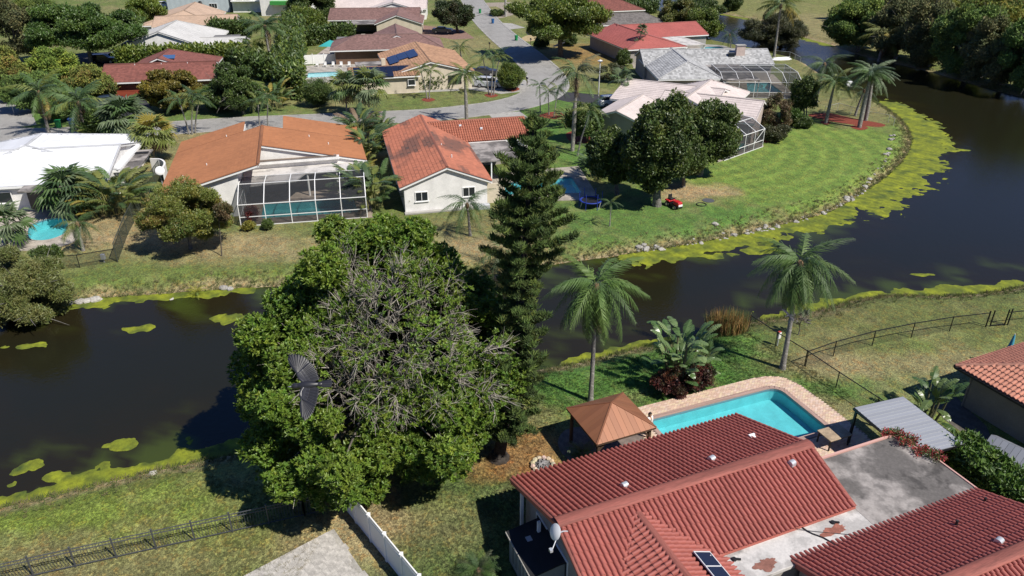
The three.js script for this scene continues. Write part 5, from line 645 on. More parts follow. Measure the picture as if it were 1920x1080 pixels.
function tree(name, label, b, o) {                // b: ground pixel; o: cx, cy crown centre pixel; rx, ry crown radii in pixels
  const seed = plantSeed++, rnd = rng(seed), p = b.isVector3 ? b : P(...b), cyH = o.ch ?? pixH(p.z, o.cy), s = 1 / pxm(p.z, cyH), cx = o.cx !== undefined ? pixX(o.cx, p.z, cyH) - p.x : 0, rx = o.rx * s, ry = Math.min(o.ry * s * 1.05, cyH - (o.low ?? 0.4)), rz = o.rz ? o.rz * s : rx * 0.9;
  const t = thing(name, label, o.cat || 'tree', [p.x, groundY(p.x, p.z), p.z], 0, o.group), C = V(cx, cyH, 0), nl = Math.round((o.lobes || 16) * 2.4), lobes = [];
  for (let i = 0; i < nl; i++) { const u = rnd() * 2 - 1, a = rnd() * 6.283, k = (o.lobe ? 0.5 + 0.25 * rnd() : 0.34 + 0.60 * Math.sqrt(rnd())), q = Math.sqrt(1 - u * u); lobes.push([V(C.x + q * Math.cos(a) * rx * k, C.y + u * ry * k, C.z + q * Math.sin(a) * rz * k), (o.lobe ? 0.34 + rnd() * 0.2 : 0.13 + rnd() * 0.20), Math.floor(rnd() * 7)]); }
  const pts = [], n = Math.round((o.n || 900) * 3.4); for (let i = 0; i < n; i++) { const l = lobes[Math.floor(rnd() * nl)], u = rnd() * 2 - 1, a = rnd() * 6.283, q = Math.sqrt(1 - u * u), k = l[1] * Math.pow(rnd(), 0.28); const pt = V(l[0].x + q * Math.cos(a) * rx * k, l[0].y + u * ry * k * (u < 0 ? 0.75 : 1), l[0].z + q * Math.sin(a) * rz * k); if (pt.y < 0.15) continue; pts.push([pt, l[2] + (rnd() < 0.3 ? 1 : 0)]); }
  scatter(pts, CLUMP[o.leaf || 'far'], o.dull ? LEAFDULL : LEAF, t, 'crown', rnd, o.cols, (o.size || 1) * 0.54);
  if (o.trunk !== 0) { const r0 = o.trunk || Math.max(0.12, rx * 0.07), g = [], nt = o.stems || 1, bk = o.bark || M.bark; for (let k = 0; k < nt; k++) { const off = nt > 1 ? V((rnd() - 0.5) * r0 * 5, 0, (rnd() - 0.5) * r0 * 5) : V(); const fork = V(off.x + cx * 0.4, Math.max(0.5, (cyH - ry) * 0.9 + 0.2 * ry), off.z); g.push(tube([V(off.x, -0.25, off.z), fork.clone().multiplyScalar(0.5).add(V((rnd() - 0.5) * 0.2, 0, 0)), fork], r0 * 1.25, r0 * 0.7, 5, 8)); for (const l of lobes.slice(k * 4, k * 4 + Math.ceil(7 / nt) + 1)) g.push(tube([fork, fork.clone().lerp(l[0], 0.5).add(V(0, 0.15 * ry, 0)), l[0]], r0 * 0.55, r0 * 0.12, 4, 5)); } mesh('trunk', merge(g), bk, t); }
  if (o.twigs) { const g = []; for (let i = 0; i < o.twigs; i++) { const l = lobes[Math.floor(rnd() * nl)], d = l[0].clone().sub(C).normalize().add(V(rnd() - 0.5, rnd() * 0.6, rnd() - 0.5)).normalize(); g.push(tube([l[0], l[0].clone().addScaledVector(d, rx * 0.3).add(V((rnd() - 0.5) * 0.2, 0, 0)), l[0].clone().addScaledVector(d, rx * (0.45 + rnd() * 0.25))], 0.05, 0.012, 3, 4)); } mesh('bare_twigs', merge(g), M.greyBark, t).userData.kind = 'stuff'; }
  return t;
}
function hedge(label, pts, w, h, cols, o = {}) {   // clipped hedge along a ground line (x, z)
  const rnd = rng(plantSeed++), c = pts[0], t = thing('hedge', label, 'hedge', [c[0], 0, c[1]], 0, o.group), q = [], inner = []; const D = o.density || 26;
  for (let i = 0; i < pts.length - 1; i++) { const a = pts[i], b = pts[i + 1], L = Math.hypot(b[0] - a[0], b[1] - a[1]), ux = (b[0] - a[0]) / L, uz = (b[1] - a[1]) / L, n = Math.round(L * (w + 2 * h) * D * 1.7); for (let k = 0; k < L * 2; k++) { const u = rnd() * L, x = a[0] - c[0] + ux * u, z = a[1] - c[1] + uz * u; inner.push(tube([V(x, -0.1, z), V(x + (rnd() - 0.5) * w * 0.3, h * 0.5, z + (rnd() - 0.5) * w * 0.3), V(x + (rnd() - 0.5) * w * 0.7, h * 0.92, z + (rnd() - 0.5) * w * 0.7)], 0.05, 0.015, 3, 4)); } for (let k = 0; k < n; k++) { const u = rnd() * L, f = rnd() * (w + 2 * h), wob = 0.12 * N2(u * 0.8, i * 5, 3) * 2; let v, y; if (f < w) { v = f - w / 2; y = h * (1 + wob * 0.6) - rnd() * rnd() * h * 0.5; } else { const sd = f < w + h ? 1 : -1; v = sd * (w / 2 * (1 + wob) - rnd() * rnd() * w * 0.5); y = 0.1 + rnd() * (h - 0.1); } q.push([V(a[0] - c[0] + ux * u - uz * v, y, a[1] - c[1] + uz * u + ux * v), Math.floor(rnd() * 5)]); } }
  mesh('branches', merge(inner), M.bark, t).userData.kind = 'stuff'; scatter(q, CLUMP[o.leaf || 'small'], LEAF, t, 'foliage', rnd, cols, o.size || 1); return t;
}
// palms
const frondCache = {};
function frondGeo(L, droop, nl, ll, seed, vee = 0.5, w = 0.05, seg2 = false) {   // feather leaf along +x, arching down
  const r = rng(seed), q = [], at = t => V(L * (t - 0.10 * droop * t * t * t), L * (0.30 * t - (0.30 + 0.62 * droop) * t * t), 0), rb = [];
  const tan = t => at(t + 0.01).sub(at(t - 0.01)).normalize();
  for (let i = 0; i < 6; i++) { const t0 = i / 6, t1 = (i + 1) / 6, w0 = 0.022 * L / 2.5 * (1 - t0 * 0.8), a = at(t0), b = at(t1); for (const s of [-1, 1]) rb.push(a.x, a.y, a.z + s * w0, b.x, b.y, b.z + s * w0 * 0.8, b.x, b.y + w0, b.z, a.x, a.y, a.z + s * w0, b.x, b.y + w0, b.z, a.x, a.y + w0, a.z); }
  for (let i = 0; i < nl; i++) { const t = 0.16 + 0.84 * i / nl, p = at(t), T = tan(t), env = Math.sin(Math.PI * clamp(0.12 + 0.86 * t)) ** 0.6, len = ll * env * (0.85 + r() * 0.3); for (const s of [-1, 1]) { const d = T.clone().multiplyScalar(0.55 + 0.4 * t).add(V(0, -vee * (0.1 + r() * 1.2) + (r() - 0.3) * 0.25, s * (0.8 + r() * 0.35))).normalize(), pr = T.clone().multiplyScalar(w * (1 + r() * 0.4)), mid = p.clone().addScaledVector(d, len * 0.5), tip = p.clone().addScaledVector(d, len * 0.9).add(V(0, -len * (0.25 + 0.25 * vee + r() * 0.15), 0)); 
    for (const k of [p.clone().sub(pr), p.clone().add(pr), mid.clone().add(pr), p.clone().sub(pr), mid.clone().add(pr), mid.clone().sub(pr), mid.clone().sub(pr), mid.clone().add(pr), tip]) q.push(k.x, k.y, k.z); } }
  return tri([...rb, ...q]);
}
function fanGeo(L, R0, seed, n = 16) { const r = rng(seed), q = [], c = V(L, L * 0.28, 0); for (const s of [-1, 1]) q.push(0, 0, s * 0.025, L, L * 0.28, s * 0.02, L, L * 0.28 + 0.03, 0, 0, 0, s * 0.025, L, L * 0.28 + 0.03, 0, 0, 0.03, 0);
  for (let i = 0; i < n; i++) { const a = (i / (n - 1) - 0.5) * 4.4, a2 = a + 0.13, a0 = a - 0.13, l = R0 * (0.85 + r() * 0.25) * (0.75 + 0.25 * Math.cos(a / 1.6)), pt = (ang, k, y) => V(c.x + Math.cos(ang) * l * k, c.y + y, c.z + Math.sin(ang) * l * k), m0 = pt(a0, 0.6, -0.04 * l), m1 = pt(a2, 0.6, -0.04 * l), rib = pt(a, 0.6, 0.03 * l), tip = pt(a, 1, -(0.22 + r() * 0.3) * l); for (const k of [c, m0, rib, c, rib, m1, m0, tip, rib, rib, tip, m1]) q.push(k.x, k.y, k.z); } return tri(q); }
const frondMats = {};
const frondMat = c => frondMats[c.join()] ||= leafMat({ color: lin(...c), roughness: 0.62, transmission: 0.3 });
function frond(kind, L, v, nl) { const key = [kind, L.toFixed(2), v, nl].join(); return frondCache[key] ||= kind === 'fan' ? fanGeo(L * 0.62, L * 0.62, 50 + v) : kind === 'coco' ? frondGeo(L, 0.55 + v * 0.12, nl, L * 0.24, 60 + v, 0.7, 0.026 * L / 2.5) : kind === 'areca' ? frondGeo(L, 0.45 + v * 0.12, nl, L * 0.26, 65 + v, 0.12, 0.036 * L / 2.5) : kind === 'royal' ? frondGeo(L, 0.8 + v * 0.2, nl, L * 0.24, 70 + v, 0.7, 0.028 * L / 2.5) : frondGeo(L, 1.05 + v * 0.22, nl, L * 0.30, 80 + v, 1.0, 0.0195 * L / 2.5); }
const PG = [0.0715, 0.1365, 0.026], PGD = [0.0392, 0.0868, 0.0196], PGY = [0.1495, 0.184, 0.0253], PYEL = [0.30, 0.24, 0.03], PDEAD = [0.20, 0.13, 0.07], PSIL = [0.12, 0.168, 0.072];
function palm(label, b, o) {                       // o.c crown pixel; o.L frond metres
  const seed = plantSeed++, rnd = rng(seed), p = P(...b), H = o.H ?? pixH(p.z, o.c[1]), lx = o.c ? pixX(o.c[0], p.z, H) - p.x : 0, t = thing('palm_tree', label, 'palm', [p.x, groundY(p.x, p.z), p.z], 0, o.group), kind = o.kind || 'queen', nl = o.nl || 22, top = V(lx, H, 0), r0 = o.r || 0.14;
  if (H > 0.5) { const prof = kind === 'royal' ? k => r0 * (1.15 + 0.25 * Math.sin(k * 3.1) - 0.55 * k) : k => r0 * (1 + 0.55 * Math.exp(-k * 14) - 0.28 * k); mesh('trunk', tube([V(0, -0.2, 0), V(lx * 0.25 + (rnd() - 0.5) * 0.1, H * 0.35, 0), V(lx * 0.62, H * 0.7, 0), top], prof, 0, o.nl > 30 ? 14 : 8, o.nl > 30 ? 12 : 7), o.bark || M.palmBark, t); }
  if (kind === 'royal' || kind === 'adonidia') mesh('crown_shaft', tube([top.clone(), top.clone().add(V(lx * 0.04, o.L * 0.24, 0))], k => r0 * (0.85 - 0.4 * k), 0, 3, 8), mat(0.10, 0.19, 0.05, 0.6), t);
  else if (kind !== 'fan') mesh('boot', new THREE.SphereGeometry(r0 * 1.5, 8, 6).scale(1, 1.5, 1).translate(top.x, top.y + 0.02, 0), mat(0.17, 0.11, 0.06, 1), t);
  const base = top.clone().add(V(0, kind === 'royal' || kind === 'adonidia' ? o.L * 0.22 : 0.1, 0)), nf = o.nf || 14, gk = kind === 'adonidia' ? 'royal' : kind;
  const add = (az, el, L, v, c, roll = 0) => { const m = mesh('frond', frond(gk, L, v, nl), frondMat(c), t); m.position.copy(base); m.rotation.set(0, az, el, 'YZX'); if (roll) m.rotateX(roll); };
  for (let i = 0; i < nf; i++) { const k = i / nf, az = i * 2.39996 + rnd() * 0.4, el = kind === 'fan' ? 1.15 - 1.9 * k + (rnd() - 0.5) * 0.3 : 1.15 - (o.hang ?? 1.35) * Math.pow(k, 0.8) + (rnd() - 0.5) * 0.25, cl = o.cols || [PG, PGD, PGY]; add(az, el, o.L, Math.floor(rnd() * 3), cl[Math.floor(rnd() * cl.length)], (rnd() - 0.5) * 0.5); }
  for (let i = 0; i < (o.dead || 0); i++) add(rnd() * 6.283, -0.9 - rnd() * 0.35, o.L * 0.8, 2, PDEAD);
  for (let i = 0; i < (o.yel || 0); i++) add(rnd() * 6.283, -0.1 - rnd() * 0.5, o.L, 1, PYEL);
  return t;
}
function areca(label, b, h, w, o = {}) {            // clump of cane palms
  const rnd = rng(plantSeed++), p = P(...b), t = thing('palm_clump', label, 'palm', [p.x, 0, p.z], 0, o.group), n = Math.round((o.n || 30) * 1.5), cane = [];
  for (let i = 0; i < n; i++) { const a = rnd() * 6.283, r = Math.sqrt(rnd()) * w * 0.34, y = h * (0.12 + 0.5 * rnd()), x = Math.cos(a) * r, z = Math.sin(a) * r, m = mesh('frond', frond('areca', o.L || h * 0.5, Math.floor(rnd() * 3), 24), frondMat((o.cols || [PG, PGY, PG, PYEL])[Math.floor(rnd() * (o.cols || [1, 1, 1, 1]).length)]), t); m.position.set(x, y, z); m.rotation.set(0, -a + (rnd() - 0.5) * 1.4, 0.5 + rnd() * 0.65, 'YZX'); if (i % 3 === 0) cane.push(tube([V(x * 0.6, -0.1, z * 0.6), V(x * 0.8, y * 0.5, z * 0.8), V(x, y, z)], 0.05, 0.035, 3, 5)); }
  mesh('canes', merge(cane), mat(0.22, 0.22, 0.08, 0.8), t); return t;
}
// --- the big half-bare tree on the near bank
{ const rnd = rng(42), B = V(-6.75, -0.1, -34.0), t = thing('bank_tree', 'huge green tree with bare grey twigs in its crown on the canal bank', 'tree', [B.x, B.y, B.z]), C = V(-0.1, 6.6, 0.3), RX = 6.35, RY = 6.6, RZ = 7.0;
  const toCam = V(0.34, 0.66, 0.67).normalize(), lobes = [], br = [], tw = [];
  for (let i = 0; i < 190; i++) { const u = -0.82 + 1.82 * ((i + 0.5) / 190), a = i * 2.39996, q = Math.sqrt(Math.max(0, 1 - u * u)), d = V(q * Math.cos(a), u, q * Math.sin(a)), k = 0.68 + 0.36 * rnd() + 0.26 * N2(d.x * 2.2, d.z * 2.2, d.y * 2) + (d.y < 0.1 && d.x < 0 ? 0.10 : 0) + (d.y < -0.2 && d.z > 0 ? 0.10 : 0), f = u < 0 ? 1 - 0.18 * u * u : 1; const bare = d.dot(toCam) + 0.28 * N2(d.x * 2.6 + 5, d.z * 2.6, d.y * 2.6); lobes.push([V(C.x + d.x * RX * k * f, C.y + d.y * RY * k, C.z + d.z * RZ * k * f), 0.60 + rnd() * 0.6 + (d.y < 0 ? 0.22 : 0), i % 7, d, sst(0.57, 0.80, bare)]); }
  const stems = [V(-0.6, 0, 0.2), V(0.5, 0, -0.3), V(0.1, 0, 0.7), V(-0.2, 0, -0.9), V(0.9, 0, 0.5)], forks = stems.map((s, i) => V(s.x * 3 + Math.cos(i * 1.26) * 1.3, 3.4 + i % 3 * 0.6, s.z * 3 + Math.sin(i * 1.26) * 1.3));
  stems.forEach((s, i) => br.push(tube([s, s.clone().lerp(forks[i], 0.5).add(V((rnd() - 0.5) * 0.4, 0, (rnd() - 0.5) * 0.4)), forks[i]], 0.36, 0.24, 6, 8)));
  lobes.forEach(l => { let f = forks[0]; for (const q of forks) if (q.distanceTo(l[0]) < f.distanceTo(l[0])) f = q; const m = f.clone().lerp(l[0], 0.5).add(V((rnd() - 0.5) * 1.2, 0.5 + rnd() * 0.6, (rnd() - 0.5) * 1.2)); br.push(tube([f, m, l[0].clone().lerp(C, 0.08)], 0.11, 0.028, 6, 5));
    const nt = l[4] > 0.3 ? 15 : 2; for (let k = 0; k < nt; k++) { const s = m.clone().lerp(l[0], 0.3 + 0.7 * rnd()), d = l[3].clone().add(V(rnd() - 0.5, rnd() * 0.9 - 0.3, rnd() - 0.5).multiplyScalar(1.7)).normalize(), L = 0.6 + rnd() * 1.1, e = s.clone().addScaledVector(d, L), w = s.clone().addScaledVector(d, L * 0.5).add(V((rnd() - 0.5) * 0.45, (rnd() - 0.3) * 0.3, (rnd() - 0.5) * 0.45)); tw.push(tube([s, w, e], 0.024, 0.007, 4, 4)); if (l[4] > 0.3) for (let j = 0; j < 3; j++) { const d2 = d.clone().add(V(rnd() - 0.5, rnd() - 0.5, rnd() - 0.5).multiplyScalar(1.9)).normalize(); tw.push(tube([w, w.clone().addScaledVector(d2, 0.35).add(V(0, 0.05, 0)), w.clone().addScaledVector(d2, 0.6 + rnd() * 0.5)], 0.012, 0.005, 2, 3)); } } });
  mesh('trunk', merge(br), mat(0.27, 0.23, 0.19, 0.95, { tex: 'bark', size: 1.2, bump: 0.02 }), t); mesh('bare_twigs', merge(tw), M.twig, t).userData.kind = 'stuff';
  const pts = []; lobes.forEach(l => { const n = Math.round(370 * (1 - 0.88 * l[4]) * l[1]); for (let i = 0; i < n; i++) { const u = rnd() * 2 - 1, a = rnd() * 6.283, q = Math.sqrt(1 - u * u), k = l[1] * Math.pow(rnd(), 0.4) * 1.15; const p = V(l[0].x + q * Math.cos(a) * k, l[0].y + u * k * 0.85, l[0].z + q * Math.sin(a) * k); if (p.y > 0.3) pts.push([p, l[2] + (rnd() < 0.4 ? 1 : 0), l[4] > 0.4 ? 0.85 : 1]); } });
  scatter(pts, CLUMP.whorl, LEAF, t, 'crown', rnd, [[0.18, 0.275, 0.03], [0.14, 0.24, 0.026], [0.21, 0.30, 0.034], [0.12, 0.21, 0.024], [0.19, 0.27, 0.03]], 0.68);
}
// --- the tall columnar pine
{ const rnd = rng(7), p = P(935, 858), t = thing('columnar_pine', 'very tall dark columnar pine between lawn and palms', 'tree', [p.x, 0, p.z]), H = pixH(p.z, 214), lx = pixX(1002, p.z, H) - p.x, at = y => V(lx * Math.max(0, y / H) ** 0.6, y, 0);
  mesh('trunk', merge([tube([at(-0.1), at(H * 0.3), at(H * 0.65), at(H * 0.985)], 0.36, 0.04, 16, 9), cyl(0.42, 0.72, 0.5, 10, 0, -0.1, 0)]), M.darkBark, t);
  const tuft = [1, 2, 3].map(s => { const r = rng(s + 90), q = []; for (let i = 0; i < 22; i++) { const a = r() * 6.283, e = 0.55 + r() * 0.9, d = V(Math.cos(a) * Math.cos(e), Math.sin(e), Math.sin(a) * Math.cos(e)), b = V((r() - 0.5) * 0.24, (r() - 0.5) * 0.06, (r() - 0.5) * 0.24); leafBlade(q, b, d, V(r() - 0.5, 0.2, r() - 0.5).normalize(), 0.26 + r() * 0.14, 0.055, 0.3); } return tri(q); });
  const pts = [], wood = []; let y = 1.6;
  while (y < H - 0.5) { const k = y / H, n = 5 + Math.floor(rnd() * 2), Lw = (k < 0.12 ? 1.2 : k < 0.62 ? 1.62 + 0.35 * Math.sin(k * 9) : 2.2 * (1 - ((k - 0.62) / 0.38) ** 1.6) + 0.2), a0 = rnd() * 6.283;
    for (let i = 0; i < n; i++) { const a = a0 + i / n * 6.283 + (rnd() - 0.5) * 0.3, L = Lw * (0.68 + rnd() * 0.5), up = k > 0.5 ? 0.34 : 0.08, o = at(y), dir = V(Math.cos(a), 0, Math.sin(a)), pt = s => o.clone().addScaledVector(dir, L * s).add(V(0, L * (up * s + 0.22 * s * s - 0.10 * s), 0)); wood.push(tube([pt(0), pt(0.5), pt(1)], 0.045, 0.012, 3, 4));
      const dens = k > 0.5 ? 0.10 : 0.115; for (let s = k > 0.62 ? 0.22 : 0.28; s < 1; s += dens / L) { const side = V(-Math.sin(a), 0, Math.cos(a)), wd = 0.30 * Math.sin(Math.PI * Math.min(1, 0.3 + s * 0.7)); for (let j = 0; j < 2; j++) pts.push([pt(s).addScaledVector(side, (rnd() - 0.5) * 2 * wd).add(V(0, (rnd() - 0.3) * 0.14, 0)), Math.floor(rnd() * 5), 0.95]); } }
    y += 0.36 + rnd() * 0.14 + (k > 0.45 ? 0.24 : 0.06); }
  for (let i = 0; i < 10; i++) pts.push([at(H - 0.1 - i * 0.06).add(V((rnd() - 0.5) * 0.2, 0, (rnd() - 0.5) * 0.2)), i]);
  mesh('branches', merge(wood), M.greyBark, t).userData.kind = 'stuff'; scatter(pts, tuft, LEAFDULL, t, 'needles', rnd, [[0.068, 0.118, 0.018], [0.088, 0.142, 0.022], [0.05, 0.095, 0.016], [0.125, 0.17, 0.026], [0.072, 0.118, 0.02]], 1.0);
}
// --- near palms
palm('queen palm with straight grey trunk behind the gazebo', [1107, 752], { c: [1118, 540], L: 2.85, nf: 34, nl: 34, dead: 4, r: 0.15, hang: 2.35, cols: [[0.10, 0.19, 0.03], [0.13, 0.22, 0.036], [0.08, 0.16, 0.026], PG] });
palm('leaning queen palm in front of the lake with dark green fronds', [1467, 691], { c: [1499, 498], L: 2.9, nf: 34, nl: 34, dead: 3, r: 0.17, hang: 2.35, cols: [PG, [0.085, 0.16, 0.028], [0.06, 0.12, 0.022], [0.11, 0.185, 0.034]] });
palm('drooping queen palm on the far lawn before the white gable', [882, 442], { c: [876, 386], L: 2.6, nf: 13, nl: 30, hang: 1.8, cols: [PG, PGD] });
palm('ragged palm half hidden behind the columnar pine', [948, 500], { c: [940, 455], L: 2.6, nf: 12, nl: 26, hang: 1.9, dead: 2 });
palm('young thin palm on the far lawn near the trampoline', [1143, 424], { c: [1145, 386], L: 1.2, nf: 8, r: 0.06, kind: 'adonidia' });
palm('very tall palm with spear leaf in the pinkish house garden', [1073, 283], { c: [1081, 152], L: 3.6, nf: 14, nl: 22, r: 0.22, kind: 'royal', dead: 2, cols: [PGD, PG, [0.09, 0.10, 0.04]] });
palm('slanting slim palm beside the very tall palm', [1082, 293], { c: [1105, 215], L: 2.4, nf: 11, kind: 'adonidia', r: 0.11 });
for (const [b, c, l] of [[[1013, 212], [1012, 166], 'upright slim palm nearest the road in the corner mulch bed'], [[1029, 215], [1028, 180], 'shortest slim palm in the middle of the corner mulch bed'], [[1038, 221], [1046, 174], 'slim palm leaning away from the road in the corner bed']]) palm(l, b, { c, L: 1.9, nf: 9, kind: 'adonidia', r: 0.09, group: 'slim palms in the corner bed' });
palm('royal palm with pale trunk and yellow green crown by the road', [875, 228], { c: [872, 150], L: 2.9, nf: 18, nl: 28, kind: 'royal', r: 0.22, cols: [PG, PGY, PGY] });
for (const [b, c, l] of [[[801, 185], [790, 137], 'twin palm leaning to the terrace in the hedge mulch circle'], [[805, 185], [808, 138], 'upright twin palm in the hedge mulch circle']]) palm(l, b, { c, L: 2.1, nf: 9, kind: 'adonidia', r: 0.10, group: 'twin palms in the mulch circle' });
for (const [b, c, l] of [[[917, 178], [906, 112], 'slender trio palm leaning over the silver SUV'], [[921, 179], [925, 114], 'upright middle palm of the trio before the SUV'], [[925, 178], [936, 112], 'slender trio palm leaning over the round bush']]) palm(l, b, { c, L: 2.3, nf: 9, kind: 'adonidia', r: 0.10, group: 'palm trio beside the round bush' });
palm('bushy palm before the tan tile roof end', [865, 114], { c: [863, 96], L: 2.6, nf: 12, kind: 'royal', r: 0.16 });
palm('fan palm with grey green crown beside the terrace', [650, 214], { c: [648, 168], L: 2.6, nf: 22, kind: 'fan', cols: [PSIL, PG, PGY], dead: 3 }); palm('larger fan palm overlapping the terrace fan palm', [693, 218], { c: [692, 168], L: 2.9, nf: 24, kind: 'fan', cols: [PSIL, PG, PGY], dead: 3 });
areca('shaggy cane palm clump below the fan palms', [677, 272], 5.2, 4.2, { n: 34, cols: [PG, PGD, PDEAD, PGY] });
palm('coconut palm with orange tipped fronds at the street corner', [92, 250], { c: [74, 176], L: 4.2, nf: 16, nl: 30, kind: 'coco', r: 0.2, yel: 2, dead: 3 }); palm('coconut palm with brown hanging fronds at the street corner', [162, 262], { c: [148, 196], L: 4.2, nf: 16, nl: 30, kind: 'coco', r: 0.2, dead: 4 });
palm('grey green fan palm mass behind the snow white roof', [238, 272], { c: [236, 228], L: 3.2, nf: 30, kind: 'fan', cols: [PSIL, [0.08, 0.12, 0.05], PG], dead: 6 }); palm('yellowing fan palm by the curved white wall', [290, 302], { c: [288, 256], L: 2.5, nf: 22, kind: 'fan', cols: [PGY, PYEL, [0.16, 0.2, 0.03]], dead: 3 });
palm('full grey fan palm beside the kidney pool', [137, 402], { c: [130, 364], L: 2.8, nf: 30, kind: 'fan', cols: [PSIL, PG, PGD], dead: 2 }); areca('glossy cane palm clump between white roof and fence', [222, 398], 5.0, 6.0, { n: 58, cols: [PG, PGY, PGD, [0.17, 0.19, 0.03]] }); areca('yellowish cane palms at the kidney pool side', [190, 405], 3.2, 4.2, { n: 34, cols: [PGY, PYEL, PG] });
palm('small date palm with thick trunk by the kidney pool', [156, 470], { c: [145, 422], L: 1.9, nf: 18, nl: 28, kind: 'queen', r: 0.15, hang: 1.9 }); palm('pale fan palm cut by the picture edge above the canal shrub', [12, 462], { c: [15, 425], L: 2.1, nf: 20, kind: 'fan', cols: [PSIL, PG] });
for (const [b, c, l] of [[[355, 252], [338, 196], 'verge palm leaning towards the coconut palms'], [[360, 252], [362, 188], 'tallest upright palm of the verge group'], [[366, 250], [372, 196], 'verge palm leaning towards the orange roof']]) palm(l, b, { c, L: 2.5, nf: 10, kind: 'adonidia', r: 0.11, group: 'slim palm group on the verge' });
palm('tall palm with shaggy crown behind the long hedge', [508, 124], { c: [497, 52], L: 4.4, nf: 18, nl: 30, kind: 'coco', r: 0.24, dead: 3, cols: [PG, PGD, PGD] }); palm('old drooping palm next to the tall shaggy palm', [482, 130], { c: [470, 88], L: 3.6, nf: 14, nl: 28, kind: 'queen', r: 0.2, hang: 2.0, dead: 4 });
areca('yellow green palm clump beside the tall hedge', [518, 205], 4.6, 5.0, { n: 32 }); palm('small leaning palm below the yellow green clump', [487, 238], { c: [484, 196], L: 2.2, nf: 10, kind: 'adonidia', r: 0.1 }); palm('small palm with split trunk near the road edge', [503, 238], { c: [502, 192], L: 2.2, nf: 10, kind: 'adonidia', r: 0.1 });
palm('very tall coconut palm with fruit cluster by the blue canal', [1451, 106], { c: [1464, 12], L: 4.6, nf: 15, nl: 30, kind: 'coco', r: 0.24, yel: 3 }); palm('yellow crowned coconut palm on the far bank', [1648, 108], { c: [1664, 55], L: 5.0, nf: 16, nl: 30, kind: 'coco', r: 0.3, dead: 5, cols: [PGY, PYEL, PGY, [0.18, 0.2, 0.03]] });
palm('foxtail palm with bright crown in a small mulch ring', [1548, 231], { c: [1563, 165], L: 3.0, nf: 20, nl: 30, kind: 'royal', r: 0.2, cols: [PG, PGY] }); palm('royal palm with silvery crown at the lawn tip', [1611, 239], { c: [1630, 152], L: 3.3, nf: 20, nl: 30, kind: 'royal', r: 0.26, cols: [PSIL, PGD, PG] }); palm('second royal palm standing behind the silvery one', [1623, 226], { c: [1636, 146], L: 3.0, nf: 16, nl: 28, kind: 'royal', r: 0.24, cols: [PGD, PSIL] }); palm('leaning dark palm trunk beside the royal palms', [1603, 217], { c: [1620, 172], L: 2.6, nf: 9, kind: 'queen', r: 0.18, hang: 1.9, cols: [PGD] }); palm('dark tall palm behind the foxtail palm', [1530, 192], { c: [1546, 122], L: 3.4, nf: 14, nl: 28, kind: 'queen', r: 0.18, hang: 1.8, cols: [PGD, PG] });
palm('small dark palm on the blue canal bank', [1370, 90], { c: [1368, 66], L: 2.2, nf: 12, hang: 1.9, cols: [PGD] }); areca('cane palms at the wall of the white gable house', [700, 388], 4.6, 4.6, { n: 40, cols: [PG, PGD, PGY] }); areca('yellow shrub palm at the orange roof corner', [683, 318], 2.2, 2.4, { n: 16, cols: [PYEL, PGY] }); palm('tiny palm at the foot of the white gable', [764, 392], { c: [763, 374], L: 1.1, nf: 8, kind: 'adonidia', r: 0.07 });
palm('fan palm beside the street lamp', [1163, 206], { c: [1165, 152], L: 1.9, nf: 12, kind: 'fan', cols: [PSIL, PG] }); palm('dark stubby palm in the shade of the ficus trees', [1108, 312], { c: [1107, 290], L: 1.8, nf: 10, kind: 'royal', cols: [PGD] });
for (const [b, c, l] of [[[1186, 114], [1197, 84], 'lower'], [[1186, 113], [1204, 58], 'upper']]) palm(l + ' round tuft on the thin leaning stem before the scarlet roof', b, { c, L: 1.2, nf: 16, r: 0.12, kind: 'fan', cols: [PGD, PSIL] });
palm('spiky dark green plant on the near lawn', [898, 1082], { H: 0.25, L: 1.15, nf: 34, nl: 12, kind: 'areca', cols: [PGD, PG, [0.08, 0.10, 0.04]] }); palm('spiky green plant between gazebo and red roof', [1092, 862], { H: 0.2, L: 1.1, nf: 26, nl: 12, kind: 'areca', cols: [PG, PGY, PSIL] }); palm('small yellow leaved palm on the left canal bank', [367, 540], { H: 0.3, L: 1.0, nf: 12, nl: 12, kind: 'royal', cols: [[0.34, 0.33, 0.03], [0.28, 0.30, 0.03]], hang: 0.7 });
